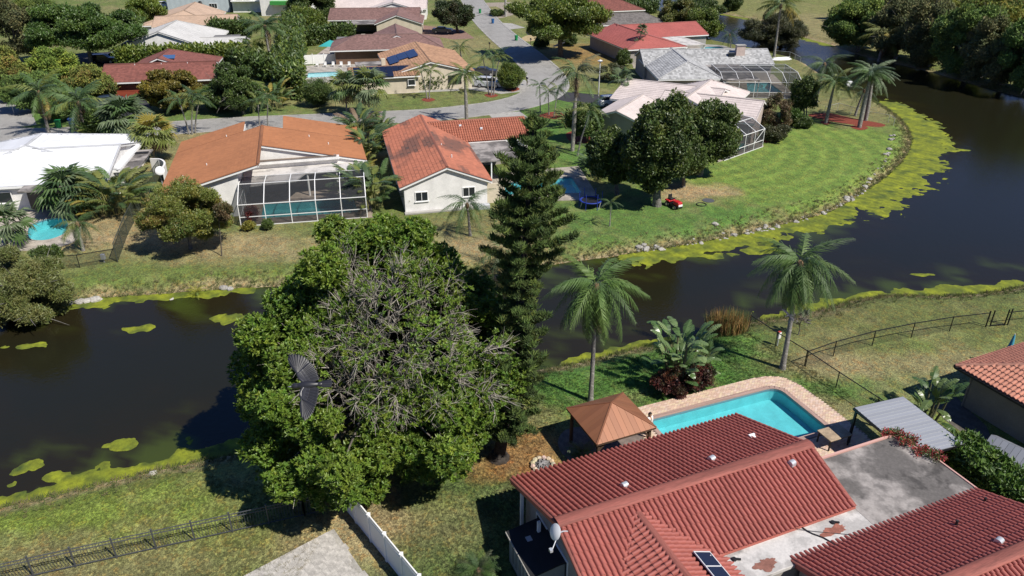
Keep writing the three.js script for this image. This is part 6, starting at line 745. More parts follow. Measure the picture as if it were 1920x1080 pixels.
// --- broadleaf trees and shrubs
areca('leafy palm clump beside the orange roof end wall', [690, 300], 4.4, 4.2, { n: 40, cols: [PG, PGD, PGY] }); areca('green palm clump at the street end of the terracotta roof', [712, 262], 3.6, 3.6, { n: 30, cols: [PG, PGY, PGD] }); areca('dark palm clump between the screened pool and the white gable', [668, 372], 4.2, 4.0, { n: 40, cols: [PGD, PG, PGY] });
areca('bushy palms behind the wide pool patio', [1118, 336], 3.4, 4.0, { n: 34, cols: [PGD, PG] }); areca('light green palms on the lawn behind the pinkish annex', [1070, 238], 3.2, 4.2, { n: 30, cols: [PG, PGY] }); areca('feathery palms along the street before the snow white roof', [180, 262], 3.6, 4.6, { n: 36, cols: [PGD, PG, PGY] });
const G1 = [[0.0945, 0.1553, 0.027], [0.0743, 0.1283, 0.023], [0.1215, 0.1755, 0.0324], [0.0607, 0.108, 0.0203]], G2 = [[0.085, 0.135, 0.025], [0.105, 0.16, 0.028], [0.065, 0.11, 0.022], [0.14, 0.185, 0.032]], GY = [[0.17, 0.19, 0.032], [0.13, 0.16, 0.028], [0.21, 0.20, 0.034], [0.10, 0.14, 0.024], [0.18, 0.14, 0.03]], GYB = [[0.161, 0.2185, 0.0253], [0.1265, 0.1898, 0.023], [0.1955, 0.2472, 0.0287], [0.1035, 0.161, 0.0207]], GO = [[0.0975, 0.105, 0.033], [0.075, 0.087, 0.03], [0.1275, 0.123, 0.045], [0.06, 0.075, 0.024]], GT = [[0.24, 0.17, 0.09], [0.17, 0.13, 0.06], [0.10, 0.10, 0.03]], GR = [[0.13, 0.028, 0.02], [0.07, 0.025, 0.015], [0.09, 0.06, 0.015], [0.16, 0.05, 0.02], [0.045, 0.06, 0.012]];
tree('loose_crowned_tree', 'yellowish tree with loose reddish leaves before the orange roof', [358, 466], { cx: 348, cy: 398, rx: 86, ry: 62, n: 2300, lobes: 20, leaf: 'small', size: 1.25, cols: GY.map(c => c.map(q => q * 1.3)), low: 1, trunk: 0.16, bark: M.greyBark });
tree('canal_shrub', 'broad olive shrub overhanging the left canal bank', [30, 578], { cx: 28, cy: 512, rx: 84, ry: 68, n: 2600, lobes: 18, leaf: 'fine', size: 1.4, cols: [[0.20, 0.23, 0.06], [0.16, 0.19, 0.05], [0.24, 0.25, 0.08]], low: 0.1, twigs: 30, trunk: 0.15, cat: 'shrub' }); tree('canal_shrub', 'small dark green shrub beside the low left fence', [92, 520], { cx: 88, cy: 490, rx: 30, ry: 26, n: 500, leaf: 'small', size: 1.2, cols: G2, low: 0, cat: 'shrub', trunk: 0.06 });
tree('ficus_tree', 'tall dark ficus with pale roots beside the red machine', [1232, 386], { cx: 1236, cy: 274, rx: 62, ry: 128, rz: 60, n: 4000, lobes: 34, leaf: 'far', size: 0.95, cols: G2, low: 1.6, trunk: 0.42, bark: M.greyBark }); tree('ficus_tree', 'dark ficus in front of the pinkish pool cage', [1312, 330], { cx: 1332, cy: 252, rx: 54, ry: 74, n: 2400, lobes: 28, leaf: 'far', size: 0.95, cols: G2, low: 1.5, trunk: 0.3, bark: M.greyBark }); tree('ficus_tree', 'lighter many stemmed tree left of the tall dark ficus', [1158, 366], { cx: 1150, cy: 292, rx: 46, ry: 62, n: 1900, lobes: 16, leaf: 'far', size: 0.9, cols: G1, low: 1.8, trunk: 0.12, stems: 3, bark: M.greyBark }); tree('ficus_tree', 'low dark ficus hanging between the two taller ones', [1282, 350], { cx: 1280, cy: 296, rx: 50, ry: 56, n: 1900, lobes: 16, leaf: 'far', cols: G2, low: 1.4, trunk: 0.2, bark: M.greyBark });
tree('garden_tree', 'leafy tree beside the slanting slim palm', [1110, 266], { cx: 1096, cy: 226, rx: 30, ry: 36, n: 800, cols: G1, low: 0.8 });
tree('yellow_leaved_tree', 'golden leaved tree before the brown garage house', [316, 208], { cx: 322, cy: 168, rx: 56, ry: 38, n: 1700, lobes: 20, leaf: 'broad', size: 1.05, cols: [[0.26, 0.21, 0.03], [0.18, 0.155, 0.025], [0.22, 0.18, 0.03], [0.12, 0.125, 0.022]], low: 0.6 });
tree('garden_tree', 'green tree with bare pale branches by the street', [458, 214], { cx: 438, cy: 166, rx: 46, ry: 50, n: 1300, cols: G1, low: 0.8, twigs: 26, bark: M.greyBark }); tree('garden_tree', 'bright green low tree beside the golden tree', [415, 205], { cx: 410, cy: 182, rx: 36, ry: 26, n: 800, cols: [[0.06, 0.13, 0.02], [0.05, 0.105, 0.017]], low: 0.2 });
tree('spreading_tree', 'large spreading bright green tree over a shaded drive', [172, 122], { cx: 158, cy: 52, rx: 98, ry: 56, n: 4600, lobes: 26, size: 1.25, cols: [[0.09, 0.17, 0.026], [0.075, 0.145, 0.022], [0.12, 0.20, 0.03], [0.06, 0.12, 0.02]], low: 3, trunk: 0.4, bark: M.greyBark }); tree('spreading_tree', 'yellow green tree before the grey townhouse', [278, 62], { cx: 274, cy: 26, rx: 36, ry: 34, n: 1500, size: 1.3, cols: GYB, low: 1.5 });
for (const [b, cx, cy, rx, ry, cols, l] of [[[30, 120], 28, 62, 52, 56, GO, 'tall hazy olive tree at the upper left'], [[16, 190], 16, 140, 40, 42, GY, 'yellowish tree at the left side road'], [[100, 170], 98, 130, 46, 36, GYB, 'light green tree between side road and spreading tree'], [[170, 190], 165, 158, 48, 36, GY, 'yellow green bushy tree before the brown roof'], [[60, 210], 58, 172, 46, 36, G1, 'green tree behind the coconut palms'], [[125, 222], 122, 196, 44, 28, G1, 'green bush under the coconut palms'], [[205, 262], 195, 236, 34, 24, G2, 'dark green bush beside the grey fan palm'], [[215, 170], 200, 150, 24, 24, GY, 'loose bush at the brown roof corner'], [[60, 40], 60, 14, 40, 30, G2, 'dark tree at the upper left corner']]) tree('garden_tree', l, b, { cx, cy, rx, ry, n: 1300, cols: cols.map(c => c.map(q => q * 1.25)), low: 0.2, dull: true });
tree('garden_tree', 'dense rounded dark tree beside the brick driveway', [860, 62], { cx: 848, cy: 27, rx: 38, ry: 30, n: 1700, size: 1.15, cols: [[0.035, 0.062, 0.014], [0.05, 0.08, 0.016], [0.07, 0.065, 0.02]], low: 1.5 }); tree('rain_tree', 'wide yellow green tree shading the road', [1051, 108], { cx: 1046, cy: 32, rx: 94, ry: 66, n: 4600, lobes: 26, size: 1.3, cols: GYB, low: 4, trunk: 0.5, bark: M.bark });
tree('round_bush', 'big round clipped bush beside the silver SUV', [958, 168], { cx: 957, cy: 143, rx: 26, ry: 26, n: 1100, leaf: 'small', size: 1.3, cols: GYB.slice(1), low: 0, trunk: 0, cat: 'bush', lobe: 1.2 }); tree('round_bush', 'round clipped bush by the terrace on the street lawn', [597, 199], { cx: 596, cy: 172, rx: 30, ry: 26, n: 1100, leaf: 'small', size: 1.25, cols: G1, low: 0, trunk: 0, cat: 'bush', lobe: 1.2 }); tree('round_bush', 'round light bush above the terrace hedge', [574, 64], { cx: 573, cy: 40, rx: 36, ry: 26, n: 1300, size: 1.1, cols: GYB, low: 0, trunk: 0, cat: 'bush', lobe: 1.2 }); tree('garden_tree', 'darker tree behind the round light bush', [590, 38], { cx: 582, cy: 8, rx: 50, ry: 30, n: 1700, size: 1.2, cols: G1, low: 0.5 });
tree('bank_conifer', 'dark feathery tree behind the tall coconut palm', [1474, 82], { cx: 1456, cy: 44, rx: 58, ry: 58, n: 2600, lobes: 22, leaf: 'fine', size: 2.0, cols: GO, low: 0.3 });
for (const [b, cx, cy, rx, ry, n, cols, l] of [[[1610, 92], 1612, 44, 56, 56, 2300, G2, 'dark glossy tree at the far canal bend'], [[1680, 108], 1690, 56, 56, 60, 2300, GO, 'hazy tree behind the yellow crowned coconut'], [[1742, 122], 1745, 60, 50, 72, 2300, GO, 'olive tree with bare branches on the far bank'], [[1812, 142], 1815, 74, 62, 76, 2800, G2, 'broad dark tree overhanging the far water'], [[1880, 158], 1878, 90, 64, 76, 2800, GO, 'brownish olive tree at the far right bank'], [[1945, 172], 1940, 100, 60, 84, 2400, G1, 'green tree at the right edge of the far bank'], [[1850, 80], 1850, 20, 80, 60, 2200, GY, 'yellow olive tree behind the far bank trees'], [[1720, 60], 1720, 10, 70, 40, 1800, GO, 'pale olive tree far behind the bank'], [[1630, 40], 1630, 2, 50, 34, 1500, G2, 'dark far tree beside the open field']]) tree('bank_tree', l, b, { cx, cy, rx, ry, n, lobes: 22, size: 1.35, cols: cols.map(c => c.map(q => q * 1.5)), low: 0.4, dull: true, twigs: 14, bark: M.greyBark });
tree('garden_tree', 'narrow dark tree beside the pool cage corner', [1510, 222], { cx: 1510, cy: 178, rx: 24, ry: 40, n: 1100, size: 0.9, cols: G2, low: 1, stems: 3, trunk: 0.1, bark: M.greyBark });
for (const [b, cx, cy, rx, ry, cols, l] of [[[1285, 62], 1275, 28, 38, 32, GY, 'palm like yellow green tree by the blue canal'], [[1325, 72], 1322, 42, 34, 30, GYB, 'pale leafed tree at the scarlet roof corner'], [[1320, 22], 1315, 2, 46, 22, G1, 'green tree at the canal fork'], [[1372, 20], 1374, 6, 16, 14, G2, 'small dark tree on the open field'], [[1225, 22], 1190, 8, 40, 14, G1, 'green tree before the far canal']]) tree('garden_tree', l, b, { cx, cy, rx, ry, n: 1200, cols, low: 0.2 });
for (const [b, cx, cy, rx, ry, cols, l] of [[[1462, 248], 1456, 212, 30, 30, GT, 'tan feathery shrub at the pinkish roof corner'], [[1486, 234], 1485, 220, 16, 14, [[0.10, 0.19, 0.02], [0.08, 0.15, 0.02]], 'bright green shrub beside the tan one'], [[1502, 238], 1502, 230, 20, 11, G2, 'low dark shrub at the lawn edge'], [[1455, 264], 1453, 250, 28, 15, GO, 'low olive shrub below the tan one'], [[1150, 152], 1148, 136, 28, 18, GO, 'rounded olive shrub beside the street lamp'], [[1172, 124], 1170, 110, 16, 14, G2, 'dark shrub at the scarlet house drive'], [[1140, 92], 1142, 84, 18, 14, G2, 'dark shrub at the scarlet house wall'], [[1014, 90], 1015, 80, 14, 12, G2, 'dark round shrub in front of the black drive'], [[1068, 86], 1066, 74, 16, 14, G1, 'green shrub behind the road tree trunk'], [[890, 30], 932, 24, 14, 10, G2, 'dark shrub behind the blue bin'], [[415, 480], 418, 398, 12, 14, GT, 'brown shrub at the pool cage corner']]) tree('garden_shrub', l, b, { cx, cy, rx, ry, n: 420, cols, low: 0, trunk: 0.05, cat: 'shrub', leaf: 'small', size: 1.5 });
tree('garden_shrub', 'yellow shrub at the orange house pool cage', [468, 432], { cx: 466, cy: 424, rx: 11, ry: 9, n: 160, leaf: 'small', cols: [[0.30, 0.27, 0.04], [0.22, 0.22, 0.03]], low: 0, trunk: 0.03, cat: 'shrub' }); tree('garden_shrub', 'red leaved shrub at the orange house pool cage', [473, 420], { cx: 472, cy: 402, rx: 12, ry: 16, n: 150, leaf: 'small', cols: [[0.24, 0.03, 0.03], [0.16, 0.03, 0.03]], low: 0, trunk: 0.03, cat: 'shrub' }); tree('garden_shrub', 'small green shrub before the screened pool', [501, 430], { cx: 502, cy: 422, rx: 10, ry: 9, n: 160, leaf: 'small', cols: G1, low: 0, trunk: 0.03, cat: 'shrub' });
tree('croton_shrub', 'dark red croton shrub in front of the white bird of paradise', [1270, 738], { cx: 1268, cy: 716, rx: 40, ry: 26, rz: 30, n: 900, leaf: 'small', size: 1.0, cols: GR, low: 0, trunk: 0.04, cat: 'shrub' }); tree('croton_shrub', 'smaller red croton shrub right of the bird of paradise', [1316, 730], { cx: 1316, cy: 704, rx: 22, ry: 26, n: 500, leaf: 'small', cols: GR, low: 0, trunk: 0.04, cat: 'shrub' });
tree('bare_shrub', 'small leafless grey shrub behind the leaning palm', [1495, 628], { cx: 1502, cy: 596, rx: 16, ry: 18, n: 60, leaf: 'small', size: 0.5, cols: [[0.3, 0.27, 0.22]], twigs: 60, low: 0.3, trunk: 0.04, cat: 'shrub', bark: M.greyBark });
{ // banana-like plants with great paddle leaves
  function paddle(name, label, b, n, H, spread, L, cols, seed) { const rnd = rng(seed), p = P(...b), t = thing(name, label, 'plant', [p.x, 0, p.z]), stalk = [], geos = [0, 1, 2].map(k => { const q = [], W = L * 0.17, at = s => V(L * s * (1 - 0.12 * s), L * (0.35 * s - (0.35 + 0.16 * k) * s * s), 0), r = rng(k + 5); const w = s => W * Math.sin(Math.PI * clamp(0.04 + 0.94 * s)) ** 0.55; for (let i = 0; i < 9; i++) { const s0 = 0.22 + 0.78 * i / 9, s1 = 0.22 + 0.78 * (i + 1) / 9, a = at(s0), c = at(s1), gap = r() < 0.35 ? 0.03 : 0; for (const sd of [-1, 1]) { const A = a.clone(), B2 = c.clone(), Cc = c.clone().add(V(-gap * L, -0.22 * w(s1), sd * w((s1 - 0.22) / 0.78))), D = a.clone().add(V(gap * L * 0.4, -0.22 * w(s0), sd * w((s0 - 0.22) / 0.78))); for (const v of [A, B2, Cc, A, Cc, D]) q.push(v.x, v.y, v.z); } } const e = at(0.22); for (const s of [-1, 1]) q.push(0, 0, s * 0.03, e.x, e.y, s * 0.025, e.x, e.y + 0.03, 0, 0, 0, s * 0.03, e.x, e.y + 0.03, 0, 0, 0.04, 0); return tri(q); });
    for (let i = 0; i < n; i++) { const a = rnd() * 6.283, r = Math.sqrt(rnd()) * spread, y = H * (0.2 + 0.62 * rnd()), x = Math.cos(a) * r, z = Math.sin(a) * r; const m = mesh('leaf', geos[i % 3], leafMat({ color: lin(...cols[i % cols.length]), roughness: 0.35, transmission: 0.25 }), t); m.position.set(x, y, z); m.rotation.set(0, -a + (rnd() - 0.5) * 1.5, 0.35 + rnd() * 0.85, 'YZX'); if (i % 4 === 0) stalk.push(tube([V(x * 0.5, -0.1, z * 0.5), V(x * 0.8, y * 0.5, z * 0.8), V(x, y, z)], 0.09, 0.05, 4, 6)); }
    mesh('stalks', merge(stalk), mat(0.10, 0.10, 0.05, 0.8), t); }
  const bop = [[0.14, 0.21, 0.075], [0.09, 0.16, 0.045], [0.19, 0.26, 0.10], [0.065, 0.125, 0.035]];
  paddle('paddle_plant', 'large bird of paradise clump with grey green paddle leaves', [1268, 722], 62, 4.4, 1.5, 1.55, bop, 3); paddle('paddle_plant', 'banana plants with torn leaves behind the ribbed shelter', [1738, 790], 26, 2.6, 1.0, 1.5, [[0.08, 0.14, 0.035], [0.06, 0.11, 0.03], [0.12, 0.17, 0.05]], 4); paddle('paddle_plant', 'lower paddle leaves to the right of the bird of paradise', [1312, 690], 22, 2.2, 0.7, 1.2, bop, 6); }
{ const [x, z] = G(1362, 620), rnd = rng(15), t = thing('reed_clump', 'dry orange reed clump at the canal edge', 'reeds', [x, groundY(x, z), z]), q = []; for (let i = 0; i < 900; i++) { const a = rnd() * 6.283, r = Math.sqrt(rnd()), p = V(Math.cos(a) * r * 1.5, 0, Math.sin(a) * r * 0.8); leafBlade(q, p, V((rnd() - 0.5) * 0.5, 1, (rnd() - 0.5) * 0.5).normalize(), V(rnd() - 0.5, 0, rnd() - 0.5).normalize(), 1.1 + rnd() * 1.0, 0.05, 0.1); } const g = tri(q); const c = []; for (let i = 0; i < 900; i++) { const k = rnd() < 0.3 ? [0.13, 0.15, 0.03] : [0.34 + rnd() * 0.1, 0.20 + rnd() * 0.07, 0.07]; for (let j = 0; j < 6; j++) c.push(...k); } g.setAttribute('color', new THREE.Float32BufferAttribute(c, 3)); const m = mesh('blades', g, leafMat({ vertexColors: true, roughness: 0.9, transmission: 0.2 }), t); m.userData.kind = 'stuff'; }
hedge('thick glossy clusia hedge beside the flat roof', pxPoly([[1775, 876], [1830, 930], [1910, 990], [1990, 1040]]), 1.8, 2.3, [[0.10, 0.19, 0.02], [0.13, 0.22, 0.03], [0.07, 0.14, 0.018], [0.05, 0.11, 0.015]], { leaf: 'small', density: 34 });
hedge('low clipped hedge along the front of the cream solar house', pxPoly([[722, 170], [790, 168], [862, 163]]), 1.2, 1.5, G1, { leaf: 'far', density: 7, size: 0.8 }); hedge('long hedge behind the brown garage house', [[-72, -140.5], [-60, -142.5], [-47, -145]], 2.4, 3.5, GYB, { leaf: 'far', density: 5 }); hedge('upper hedge between pale roof and beige roof', pxPoly([[395, 74], [470, 72]]), 3, 3.4, G1, { leaf: 'far', density: 4 });
hedge('tall hedge row running up beside the terrace', pxPoly([[545, 190], [546, 150], [548, 120], [552, 90], [552, 66]]), 3.6, 4.4, [...G1, ...GYB], { leaf: 'far', density: 3.6 }); hedge('dark hedge above the far terrace', pxPoly([[568, 86], [620, 80], [662, 76]]), 2.2, 3.0, G1, { leaf: 'far', density: 5 }); hedge('hedge before the far rust roof', pxPoly([[1140, 30], [1232, 24]]), 2.2, 2.6, G1, { leaf: 'far', density: 4 }); hedge('green hedge mass behind the drooping palms', pxPoly([[452, 128], [480, 140], [520, 150]]), 4, 3.2, G1, { leaf: 'far', density: 3.6 });
{ const rnd = rng(33), a = P(1655, 812, 3.2), b = P(1772, 880, 3.0), t = thing('bougainvillea', 'red flowering bougainvillea arching over the flat roof edge', 'shrub', [a.x, 0, a.z]), pts = [], leaf = [], stem = []; for (let k = 0; k < 7; k++) { const s = a.clone().lerp(b, rnd() * 0.25).sub(t.position).setY(1.5), e = a.clone().lerp(b, 0.1 + k * 0.15).sub(t.position).add(V((rnd() - 0.5) * 1.0, 0.2 + rnd() * 0.3, (rnd() - 0.5) * 0.5)), m = s.clone().lerp(e, 0.5).add(V(0.3, 0.5, -0.3)); stem.push(tube([s.clone().setY(0), s, m, e], 0.04, 0.012, 8, 5)); const c = new THREE.CatmullRomCurve3([s, m, e]); for (let i = 0; i < 70; i++) { const p = c.getPoint(0.3 + rnd() * 0.7).add(V((rnd() - 0.5) * 0.5, (rnd() - 0.5) * 0.35, (rnd() - 0.5) * 0.5)); (rnd() < 0.6 ? pts : leaf).push([p, Math.floor(rnd() * 3)]); } } mesh('stems', merge(stem), M.bark, t); scatter(pts, CLUMP.small, LEAF, t, 'flowers', rnd, [[0.42, 0.03, 0.035], [0.34, 0.025, 0.03], [0.45, 0.06, 0.05]], 0.42); scatter(leaf, CLUMP.small, LEAF, t, 'foliage', rnd, G1, 0.5); }
// bank stones, each its own
{ const rnd = rng(21), geos = [0, 1, 2, 3].map(k => { const g = new THREE.IcosahedronGeometry(1, 1), p = g.attributes.position; for (let i = 0; i < p.count; i++) { const v = V().fromBufferAttribute(p, i), n = 1 + 0.35 * N2(v.x * 1.6 + k * 9, v.z * 1.6, v.y * 1.6); p.setXYZ(i, v.x * n, v.y * n * 0.62, v.z * n); } g.computeVertexNormals(); return uvm(g); }), mats = [0.48, 0.56, 0.64].map(k => mat(k, k * 0.95, k * 0.86, 0.95, { tex: 'grain', size: 0.8 }));
  const stone = (px, py, r) => { const [x, z] = G(px, py, -0.4), y = groundY(x, z), m = mesh('bank_stone', geos[Math.floor(rnd() * 4)], mats[Math.floor(rnd() * 3)]); m.position.set(x, y + r * 0.25, z); m.scale.setScalar(r); m.scale.x *= 1.2; m.rotation.y = rnd() * 6.283; tag(m, 'pale limestone rock lying on the canal bank edge', 'rock', 'limestone rocks on the canal banks'); };
  const line = [[1195, 463], [1230, 462], [1290, 452], [1350, 440], [1400, 433], [1440, 424], [1480, 416], [1540, 395], [1580, 378], [1610, 362], [1630, 340], [1650, 315], [1665, 290], [1672, 262]]; for (let i = 0; i < 105; i++) { const k = rnd() * (line.length - 1), a = line[Math.floor(k)], b = line[Math.floor(k) + 1], t = k % 1; stone(a[0] + (b[0] - a[0]) * t + (rnd() - 0.5) * 8, a[1] + (b[1] - a[1]) * t + (rnd() - 0.5) * 8, 0.10 + rnd() * rnd() * 0.3); }
  for (const [x, y, r] of [[148, 560, 0.55], [162, 558, 0.5], [178, 556, 0.6], [112, 562, 0.3], [130, 563, 0.3], [240, 562, 0.5], [322, 553, 0.5], [418, 535, 0.5], [430, 536, 0.4], [285, 884, 0.3], [1240, 462, 0.4], [1340, 427, 0.4], [1199, 462, 0.45], [1211, 464, 0.4], [1459, 420, 0.35]]) stone(x, y, r * 0.7);
}
{ // rough grass along the banks
  const rnd = rng(66), g = (() => { const q = [], r = rng(4); for (let i = 0; i < 9; i++) { const a = r() * 6.283; leafBlade(q, V((r() - 0.5) * 0.16, 0, (r() - 0.5) * 0.16), V(Math.cos(a) * 0.5, 1, Math.sin(a) * 0.5).normalize(), V(Math.sin(a), 0, -Math.cos(a)), 0.16 + r() * 0.16, 0.03, 0.1); } return tri(q); })(), ms = [], cs = [];
  for (let i = 0; i < canal.length; i++) { const a = canal[i], b = canal[(i + 1) % canal.length], L = Math.hypot(b[0] - a[0], b[1] - a[1]), zc = (a[1] + b[1]) / 2; if (zc < -130 || zc > -18) continue; const n = Math.min(900, L * 26); for (let k = 0; k < n; k++) { const t = rnd(), o = 0.25 + rnd() * rnd() * 2.6, nx = -(b[1] - a[1]) / L, nz = (b[0] - a[0]) / L; let x = a[0] + (b[0] - a[0]) * t + nx * o, z = a[1] + (b[1] - a[1]) * t + nz * o; if (inPoly(x, z, canal)) { x -= 2 * nx * o; z -= 2 * nz * o; } const d = canalD(x, z); if (d < 0.1) continue; const s = 0.6 + rnd() * 0.9; ms.push(new THREE.Matrix4().makeRotationY(rnd() * 6.3).scale(V(s, s, s)).setPosition(x, groundY(x, z, d) - 0.02, z)); const c = rnd(); cs.push(c < 0.4 ? lin(0.22, 0.19, 0.09) : c < 0.75 ? lin(0.10, 0.14, 0.03) : lin(0.15, 0.17, 0.05)); } }
  const m = inst('bank_grass', g, LEAFDULL, ms, cs); tag(m, 'rough tufts of grass fringing the canal banks', 'grass', null, 'stuff');
  const ml = [], cl = []; const lawn = [pxPoly([[640, 960], [790, 1130], [1000, 1130], [980, 905], [1060, 770], [1180, 720], [1020, 690], [930, 760], [900, 880]]), pxPoly([[-60, 985], [330, 880], [640, 940], [560, 1090], [-80, 1120]]), pxPoly([[1100, 690], [1400, 620], [1600, 740], [1560, 770], [1480, 700], [1200, 760]])]; for (const p of lawn) { const xs = p.map(q => q[0]), zs = p.map(q => q[1]), x0 = Math.min(...xs), x1 = Math.max(...xs), z0 = Math.min(...zs), z1 = Math.max(...zs), n = (x1 - x0) * (z1 - z0) * 60; for (let k = 0; k < n; k++) { const x = x0 + rnd() * (x1 - x0), z = z0 + rnd() * (z1 - z0); if (!inPoly(x, z, p) || decks.some(q => inPoly(x, z, q))) continue; const d = canalD(x, z); if (d < 0.3) continue; const s = 0.28 + rnd() * 0.25; ml.push(new THREE.Matrix4().makeRotationY(rnd() * 6.3).scale(V(s * 1.3, s, s * 1.3)).setPosition(x, groundY(x, z, d) - 0.01, z)); const t = groundTone(x, z, d), e = 0.85 + rnd() * 0.7; cl.push(lin(t[0] * e, t[1] * e, t[2] * e)); } }
  tag(inst('lawn_grass', g, LEAFDULL, ml, cl), 'short mown grass of the near lawns', 'grass', null, 'stuff');
}

// ---------------------------------------------------------------- birds and the person at the pool
function crow(label, px, py, depth, f, n, s, wings) {
  const u = (px - 960) / FPX, v = -(py - 540) / FPX, p = V(u * depth, CAMH + (v * CP - SP) * depth, -(CP + v * SP) * depth), t = thing('flying_crow', label, 'bird', p.toArray());
  const F = V(...f).normalize(), W = F.clone().cross(V(...n)).normalize(), U = W.clone().cross(F); t.quaternion.setFromRotationMatrix(new THREE.Matrix4().makeBasis(F, U, W)); t.scale.setScalar(s);
  const blk = mat(0.022, 0.022, 0.027, 0.38), gloss = mat(0.032, 0.032, 0.04, 0.3), grey = mat(0.09, 0.09, 0.10, 0.35);
  const body = new THREE.LatheGeometry([[0.001, -0.17], [0.028, -0.13], [0.05, -0.06], [0.06, 0.01], [0.052, 0.08], [0.036, 0.115], [0.035, 0.135], [0.041, 0.16], [0.034, 0.19], [0.014, 0.21], [0.001, 0.213]].map(([r, y]) => new THREE.Vector2(r, y)), 18).rotateZ(-Math.PI / 2); mesh('body', body, blk, t); mesh('beak', new THREE.ConeGeometry(0.014, 0.065, 8).rotateZ(-Math.PI / 2).translate(0.235, -0.004, 0), mat(0.25, 0.25, 0.27, 0.25), t); for (const z of [-1, 1]) mesh('eye', new THREE.SphereGeometry(0.006, 8, 6).translate(0.178, 0.012, z * 0.036), M.black, t);
  const feather = (o, d, len, w, m, parent, y = 0) => { const s2 = V(0, 1, 0).cross(d).normalize(), q = [], at = (k, c) => o.clone().addScaledVector(d, len * k).addScaledVector(s2, c * w).add(V(0, y - 0.02 * k * k * len, 0)), rows = [[0, 0.3], [0.3, 0.48], [0.7, 0.5], [0.92, 0.34], [1, 0.06]]; for (let i = 0; i < rows.length - 1; i++) { const [a, b] = [rows[i], rows[i + 1]], A = at(a[0], -a[1]), B = at(a[0], a[1]), C = at(b[0], b[1]), D = at(b[0], -b[1]), r0 = at(a[0], 0).add(V(0, w * 0.16, 0)), r1 = at(b[0], 0).add(V(0, w * 0.16 * (i < 3 ? 1 : 0.2), 0)); for (const k of [A, r0, r1, A, r1, D, r0, B, C, r0, C, r1]) q.push(k.x, k.y, k.z); } mesh('feather', tri(q), m, parent); };
  const fm = { side: THREE.DoubleSide }, m1 = mat(0.012, 0.012, 0.015, 0.5, fm), m2 = mat(0.02, 0.02, 0.025, 0.48, fm), m3 = mat(0.035, 0.035, 0.042, 0.42, fm);
  for (const [side, wr, d0, d1] of wings) { const sh = V(0.05, 0.02, side * 0.04), wrist = V(wr[0], wr[1], side * wr[2]), g = mesh('wing', merge([tube([sh, sh.clone().lerp(wrist, 0.5).add(V(0.015, 0.01, 0)), wrist], 0.026, 0.016, 6, 7), tube([wrist, wrist.clone().add(V(d0[0], 0, side * d0[1]).multiplyScalar(0.08))], 0.016, 0.007, 3, 6)]), gloss, t);
    for (let i = 0; i < 10; i++) { const k = i / 9, d = V(d0[0] + (d1[0] - d0[0]) * k, 0.02, side * (d0[1] + (d1[1] - d0[1]) * k)).normalize(); feather(wrist.clone().addScaledVector(V(d0[0], 0, side * d0[1]), 0.05 * (1 - k)), d, 0.28 - 0.06 * k * k - (i === 0 ? 0.05 : 0), 0.052, i % 2 ? m1 : m2, g, -0.002 * i); }
    for (let i = 0; i < 11; i++) { const k = (i + 0.5) / 11, o = wrist.clone().lerp(sh, k), d = V(d1[0] * (1 - k) - k, 0, side * (d1[1] * (1 - k) + 0.12 * k)).normalize(); feather(o, d, 0.235 - 0.03 * k, 0.055, i % 2 ? m1 : m2, g, -0.006); feather(o, d, 0.095, 0.04, i % 3 ? m2 : m3, g, 0.008); feather(o, d, 0.05, 0.036, m3, g, 0.014); } }
  const tail = mesh('tail', new THREE.SphereGeometry(0.03, 10, 8).scale(1.6, 0.6, 1).translate(-0.15, 0.005, 0), blk, t); for (let i = -3; i <= 3; i++) feather(V(-0.14, 0.004 - Math.abs(i) * 0.003, i * 0.006), V(-1, 0, i * 0.05).normalize(), 0.19 - Math.abs(i) * 0.008, 0.036, i % 2 ? m1 : m2, tail);
}
crow('black crow flying with spread wings above the big tree', 577, 722, 9.8, [-1, -0.06, 0.06], [-0.10, 0.83, 0.62], 1.0, [[1, [0.13, 0.03, 0.15], [0.5, 0.9], [-0.7, 0.75]], [-1, [0.075, 0.02, 0.17], [-0.12, 1], [-0.85, 0.62]]]);
crow('small black crow flying past the leaning palm trunk', 1478, 592, 40, [-0.8, 0.1, 0.5], [0.1, 0.9, 0.35], 1.05, [[-1, [0.09, 0.08, 0.13], [0.2, 1], [-0.7, 0.6]], [1, [0.09, 0.08, 0.13], [0.2, 1], [-0.7, 0.6]]]);
function blob(bones, res, half, center, k = 0.04) {   // smooth union of tapered capsules, meshed
  const mc = new MarchingCubes(res, new THREE.MeshStandardMaterial(), false, false, 120000); mc.isolation = 0; const sm = (a, b) => { const h = clamp(0.5 + 0.5 * (b - a) / k); return b + (a - b) * h - k * h * (1 - h); };
  for (let z = 0; z < res; z++) for (let y = 0; y < res; y++) for (let x = 0; x < res; x++) { const p = V((x - res / 2) / (res / 2) * half + center.x, (y - res / 2) / (res / 2) * half + center.y, (z - res / 2) / (res / 2) * half + center.z); let d = 1e3; for (const [a, b, r0, r1] of bones) { const ab = b.clone().sub(a), t = clamp(p.clone().sub(a).dot(ab) / ab.lengthSq()); d = sm(d, p.distanceTo(a.clone().addScaledVector(ab, t)) - (r0 + (r1 - r0) * t)); } mc.field[x + y * res + z * res * res] = -d; }
  mc.update(); const g = new THREE.BufferGeometry(), n = mc.count; g.setAttribute('position', new THREE.Float32BufferAttribute(mc.positionArray.slice(0, n * 3), 3)); g.setAttribute('normal', new THREE.Float32BufferAttribute(mc.normalArray.slice(0, n * 3), 3)); g.scale(half, half, half); g.translate(center.x, center.y, center.z); g.computeVertexNormals(); return g;
}
